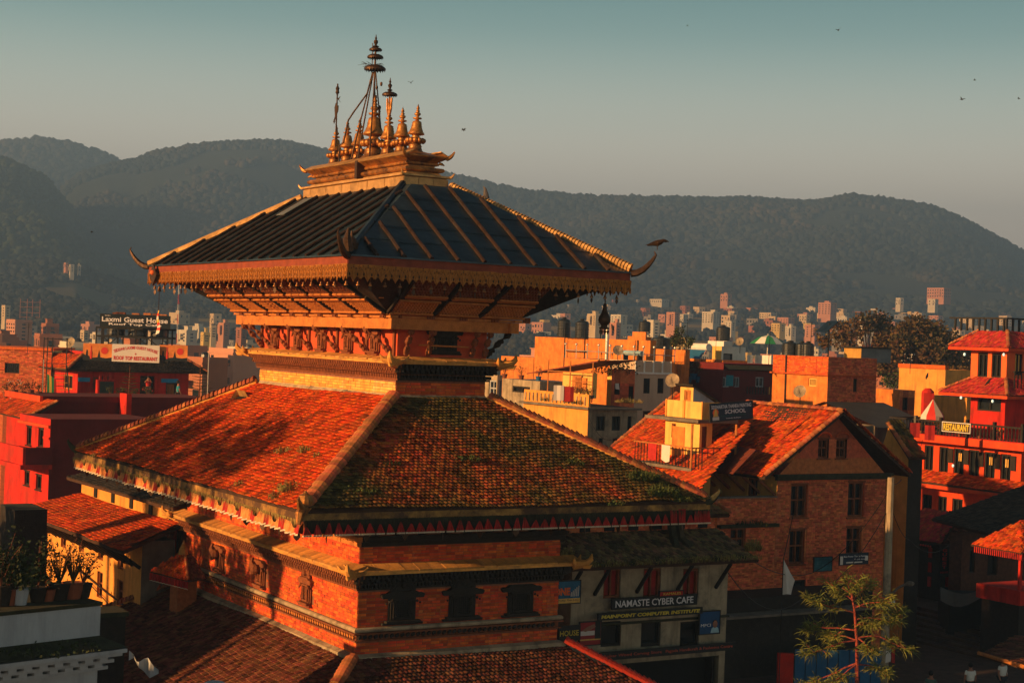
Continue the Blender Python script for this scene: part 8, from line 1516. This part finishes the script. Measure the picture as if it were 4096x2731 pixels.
ps2 = thing('plastic_sheet', 'pale blue sheeted bundle at the bottom edge before the lowest temple roof', 'plastic sheet', at(860, 2735, 34)); mb = MB(); mb.sphere((0, 0, -.12), .34, n=12, sx=1.0, sz=.6, sy=.6); mb.build('bundle', WHITED, ps2)
dh = Bld('dark_terrace_house', 'unlit brown house mass behind the potted plants at the left edge', 'house', 60, 2040, 55, -300, 190, DARKW, Llen=2.0); dh.finish(mtop=MOSS)  # unlit look comes from a wall colour darkened for shade
wh = thing('white_cornice_house', 'whitewashed cornice and parapet of a near house, bottom left', 'house', at(403, 2421, 30), .80); O_ = wh.location; O_.z = 0; fw = Frame(at(403, 2421, 30), .80); zt = at(403, 2421, 30).z
def zrow(px, py, off=0): return fw.hit('R', px, py, off)[1]
z1_, z2_, z3_, z4_ = zt, zrow(400, 2540), zrow(443, 2598, -.55), zrow(398, 2690)
mb = MB(); mb.box(-9, 0, z2_, 0, .18, z1_); mb.build('parapet', WHITED, wh); mb = MB(); mb.box(-9, -.02, z1_+.002, .03, 5, z1_+.07); mb.build('mossy_coping', MOSS, wh)
mb = MB(); mb.add([(-9, 0, z2_), (0, 0, z2_), (.22, -.62, z3_+.03), (-9, -.62, z3_+.03), (0, 3, z2_), (.22, 3, z3_+.03)], [(0, 1, 2, 3), (1, 4, 5, 2)]); mb.build('mossy_slope', MOSS, wh)
for k, (out, h0, h1) in enumerate(((.60, 0, -.07), (.50, -.072, -.14), (.33, -.22, -.28), (.2, -.36, -.42))): mb = MB(); mb.box(-9, -out, z3_+h1, out*.35, -.003, z3_+h0); mb.build('cornice_band', WHITED, wh)
for out, h0, sp_, w_ in ((.44, -.142, .30, .16), (.27, -.282, .30, .16)):
    dm = MB(); dm.box(0, 0, 0, w_, out, -.075 if out > .3 else -.075); dmm = dm.data('dentil', WHITED)
    for i in range(26): link('dentil', dmm, wh, (-.25-i*sp_, -out, z3_+h0))
mb = MB(); mb.box(-9, .0, 0, -.02, 4, z2_-.002); mb.build('wall', WHITED, wh)
for i in range(80): pass
def wl_(x, y, dz=0): p = fw.o+fw.u*x+fw.v*y; return Vector((p.x, p.y, z1_+.07+dz))
tuft('coping_moss', 'dark moss and weeds along the ledge of the white cornice', wl_(-1.2, -.35, z2_-z1_-.12), .9, .09, 240, LEAFD)
wp = thing('white_flower_pot', 'pale tapered flower pot standing on the white parapet', 'flower pot', wl_(*[fw.hit('R', 80, 2426, .5)[0], .5])); mb = MB(); mb.lathe([(.11, 0), (.155, .27), (.165, .28), (.15, .30), (.13, .26)], n=14); mb.build('pot', WHITED, wp, smooth=False); lf = MB()
for k in range(380):
    c = Vector((random.gauss(0, .16), random.gauss(0, .14), .35+abs(random.gauss(0, .3)))); d1 = Vector([random.uniform(-1, 1) for _ in range(3)]).normalized()*.05; d2 = d1.orthogonal()*.5; lf.add([c, c+d1+d2, c+d1*2, c+d1-d2], [(0, 1, 2, 3)])
lf.build('foliage', LEAFD, wp)
specs = [(0, 2300, .9, 'large dark bush spilling over the left edge parapet', 520, .5), (30, 2200, .7, 'tall dark shrub behind the pale flower pot', 420, .4), (150, 2230, .8, 'dark leafy plant in a brown pot left of the grass', 380, .35), (190, 2330, .5, 'low dark plant in a clay pot on the parapet', 200, .3), (235, 2310, .75, 'twiggy plant with round seed heads against the ochre wall', 150, .4), (290, 2330, .75, 'arching grass plant in a black pot silhouetted on the ochre wall', 60, .4), (330, 2370, .6, 'wiry plant with small round leaves at the parapet end', 120, .35)]
for i, (px_, py_, h_, lb, n_, r_) in enumerate(specs):
    x = fw.hit('R', px_, 2400, .6)[0]; plant(wl_(x, .6), h_*1.15, r_, lb, LEAFD, n_, pot=TERRA if i % 2 else DARKW, leaf=.035)
    if i in (5, 4): 
        mb = MB()
        for k in range(46): a = random.uniform(0, 6.28); l = random.uniform(.4, .85); d = Vector((math.cos(a), math.sin(a), 0)); mb.tube([(0, 0, .25), d*l*.25+ZV*(.25+l*.7), d*l*.7+ZV*(.25+l*.75)], [.006, .004, .002], 3)
        o = mb.build('grass_blades', LEAFD); tag(o, ['dark arching grass blades over the seed head plant', 'dark arching grass blades rising from the black pot'][i-4], 'grass'); o.location = wl_(x, .6)
# ---------------------------------------------------------------- birds in the sky
for i, (px_, py_, d_, s_, lb) in enumerate(((1644, 333, 110, 1, 'tiny bird gliding just right of the spire umbrella'), (1855, 523, 110, 1.2, 'small bird flying above the right roof slope'), (3354, 123, 120, 1.2, 'small bird high at the upper right of the sky'), (3848, 400, 150, 1.6, 'bird with bent wings in the right sky'), (3899, 323, 150, 1, 'highest of the birds at far right'), (4075, 397, 160, 1, 'bird at the extreme right edge of the sky'), (2750, 105, 160, .7, 'tiny speck of a bird high above the centre'), (367, 930, 90, .6, 'tiny dark bird against the left hillside'))):
    o = tag(MB().build('flying_bird', IRON), lb, 'bird', None); setmesh(o, bird_mesh(.14), IRON); o.location = at(px_, py_, d_); o.rotation_euler = (random.uniform(-.4, .4), .2, random.uniform(0, 6)); o.scale = (s_*.5,)*3
# ---------------------------------------------------------------- unseen houses and trees added off the left edge to shade the temple
nyb = thing('tall_neighbour_house', 'tall brick house standing out of view to the left of the pagoda', 'house', TC+TF.u*-30, YAW)  # unseen block, sized and placed to stop the low sun
mb = MB(); mb.box(-4, .6, 0, 2, 11.2, 10.9); mb.build('wall', OLDBRICK, nyb); mb = MB(); mb.add([(-4.5, .5, 10.902), (2.3, .5, 10.902), (2.3, 11.3, 10.902), (-4.5, 11.3, 10.902), (-1, .5, 11.3), (-1, 11.3, 11.3)], [(0, 1, 4), (1, 2, 5, 4), (2, 3, 5), (3, 0, 4, 5)]); mb.build('roof', TILEO, nyb)
ny2 = thing('low_neighbour_house', 'lower brick house standing out of view to the left, nearer the camera', 'house', TC+TF.u*-31+TF.v*-14, YAW)  # second unseen sun blocker, shading the near lower corner
mb = MB(); mb.box(-4, -9, 0, 2, 8.2, 10.4); mb.build('wall', OLDBRICK, ny2); mb = MB(); mb.add([(-4.4, -9.3, 10.402), (2.3, -9.3, 10.402), (2.3, 8.4, 10.402), (-4.4, 8.4, 10.402), (-1, -9.3, 11.0), (-1, 8.4, 11.0)], [(0, 1, 4), (1, 2, 5, 4), (2, 3, 5), (3, 0, 4, 5)]); mb.build('roof', TILEO, ny2)
for i, (v_, n_) in enumerate(((3.3, 2600), (7.4, 2200))): tree(TC+TF.u*-24.5+TF.v*v_, 7.6, 2.6, 4.6, ['open crowned tree beside the unseen houses, nearest the temple', 'open crowned tree farther back in the unseen row'][i], LEAF, n_, .26, sq=.95)  # sparse crowns added out of view to dapple the lower left wall
for i, (v_, n_) in enumerate(((-3.5, 900), (2.5, 1300), (8.5, 1500))): tree(TC+TF.u*-32+TF.v*(v_+3.5), 14.6, 3.2, 3.6, ['tall thin leaved tree behind the unseen houses, nearest the camera', 'tall thin leaved tree behind the middle of the unseen row', 'tall thin leaved tree behind the far end of the unseen row'][i], LEAF, n_, .34, sq=.95)  # higher crowns added out of view to dapple the middle roof

# ---------------------------------------------------------------- rooftop clutter: dishes, aerials, cables, laundry
for i, (px_, py_, d_, lb) in enumerate(((2470, 1430, 121, 'small satellite dish on the orange terrace behind the pipe railing'), (2960, 1388, 158, 'satellite dish at the right end of the white rooftop room'), (3200, 1600, 100, 'white satellite dish on the ridge behind the gabled house'), (2690, 1560, 90, 'satellite dish beside the white stair hut'), (285, 1400, 119, 'satellite dish left of the sunset banner'))):
    o = thing('satellite_dish', lb, 'satellite dish', at(px_, py_, d_), random.uniform(-.6, .4)); mb = MB(); mb.lathe([(.02, 0), (.2, .03), (.38, .12), (.4, .13), (.36, .115), (.02, .02)], (0, 0, .5), 12, axis=Matrix.Rotation(R(70), 3, 'X')); mb.build('dish', GREYPL, o); mb = MB(); mb.tube([(0, 0, -.6), (0, .02, .5)], .03, 5); mb.tube([(0, 0, .3), (0, -.4, .75)], .012, 4); mb.build('arm', IRON, o)
for i, (px_, py_, d_, h_, lb) in enumerate(((2180, 1430, 150, 2.2, 'thin aerial pole on the weathered orange house'), (2745, 1400, 138, 2.6, 'rusted reinforcement rod at the corner of the shrub terrace'), (3075, 1440, 111, 2.2, 'thin aerial at the left of the orange box house'), (3240, 1430, 112, 2.4, 'black aerial rod above the orange box house'), (3640, 1480, 132, 1.6, 'short rod on the ochre ruin wall'), (2860, 1455, 141, 2.4, 'drain pipe standing on the orange courtyard house'), (110, 1400, 122, 2.0, 'aerial rod on the brown brick block'))):
    o = thing('aerial', lb, 'aerial', at(px_, py_, d_)); mb = MB(); mb.tube([(0, 0, -.3), (.03, 0, h_)], .025, 4); mb.build('rod', IRON, o); mb = MB()
    for k in range(3): mb.tube([(-.35+.06*k, 0, h_-.15*k), (.35-.06*k, .05, h_-.15*k)], .01, 3)
    mb.build('crossbar', IRON, o)
def cable(pts, lb, r=.018, sag=.5):
    P = [at(*p) for p in pts]; V = []
    for a, b in zip(P, P[1:]):
        for k in range(9): t = k/8; V.append(a.lerp(b, t)-ZV*sag*4*t*(1-t))
    mb = MB(); mb.tube([v-P[0] for v in V], r, 4); o = mb.build('overhead_cable', IRON); o.location = P[0]; tag(o, lb, 'cable')
cable([(3548, 1960, 74), (3640, 2160, 78), (3800, 2175, 82)], 'black cable from the concrete pole to the GUEST sign house')
cable([(3548, 1975, 74), (3250, 2290, 76.5), (2930, 2180, 60)], 'slack cable along the brick gable front from the concrete pole')
cable([(2913, 2290, 60), (3200, 2400, 70), (3545, 2050, 74)], 'low slack cable between the cafe building and the pole', sag=.8)
cable([(3552, 1930, 74), (3640, 1850, 92), (3690, 1760, 97)], 'cable from the pole top to the restaurant terrace')
cable([(2352, 1660, 97), (2440, 1760, 95), (2545, 1640, 105)], 'cable drooping across the grey plaster house', sag=.4)
for i, (px_, py_, d_, m_, lb) in enumerate(((2215, 1540, 95, SIGNW, 'white towel drying on the ramshackle terrace shed'), (2255, 1545, 95, CLOTHR, 'red cloth drying on the ramshackle terrace shed'), (2905, 1500, 134, TEAL, 'teal cloth hanging on the maroon house front'), (3700, 1700, 97, CLOTHR, 'red cloth over the far end of the restaurant balustrade'), (3640, 1690, 98, CLOTHR, 'second red cloth near the left post of the balustrade'), (40, 1590, 103, SIGNW, 'white cloth drying at the left edge terrace'))):
    mb = MB(); q = [(x*.2, .03*math.sin(x*2+i), z*-.22) for z in range(5) for x in range(4)]; mb.add(q, [(z*4+x, z*4+x+1, z*4+x+5, z*4+x+4) for z in range(4) for x in range(3)]); o = mb.build('drying_cloth', m_); o.location = at(px_, py_, d_); tag(o, lb, 'cloth')
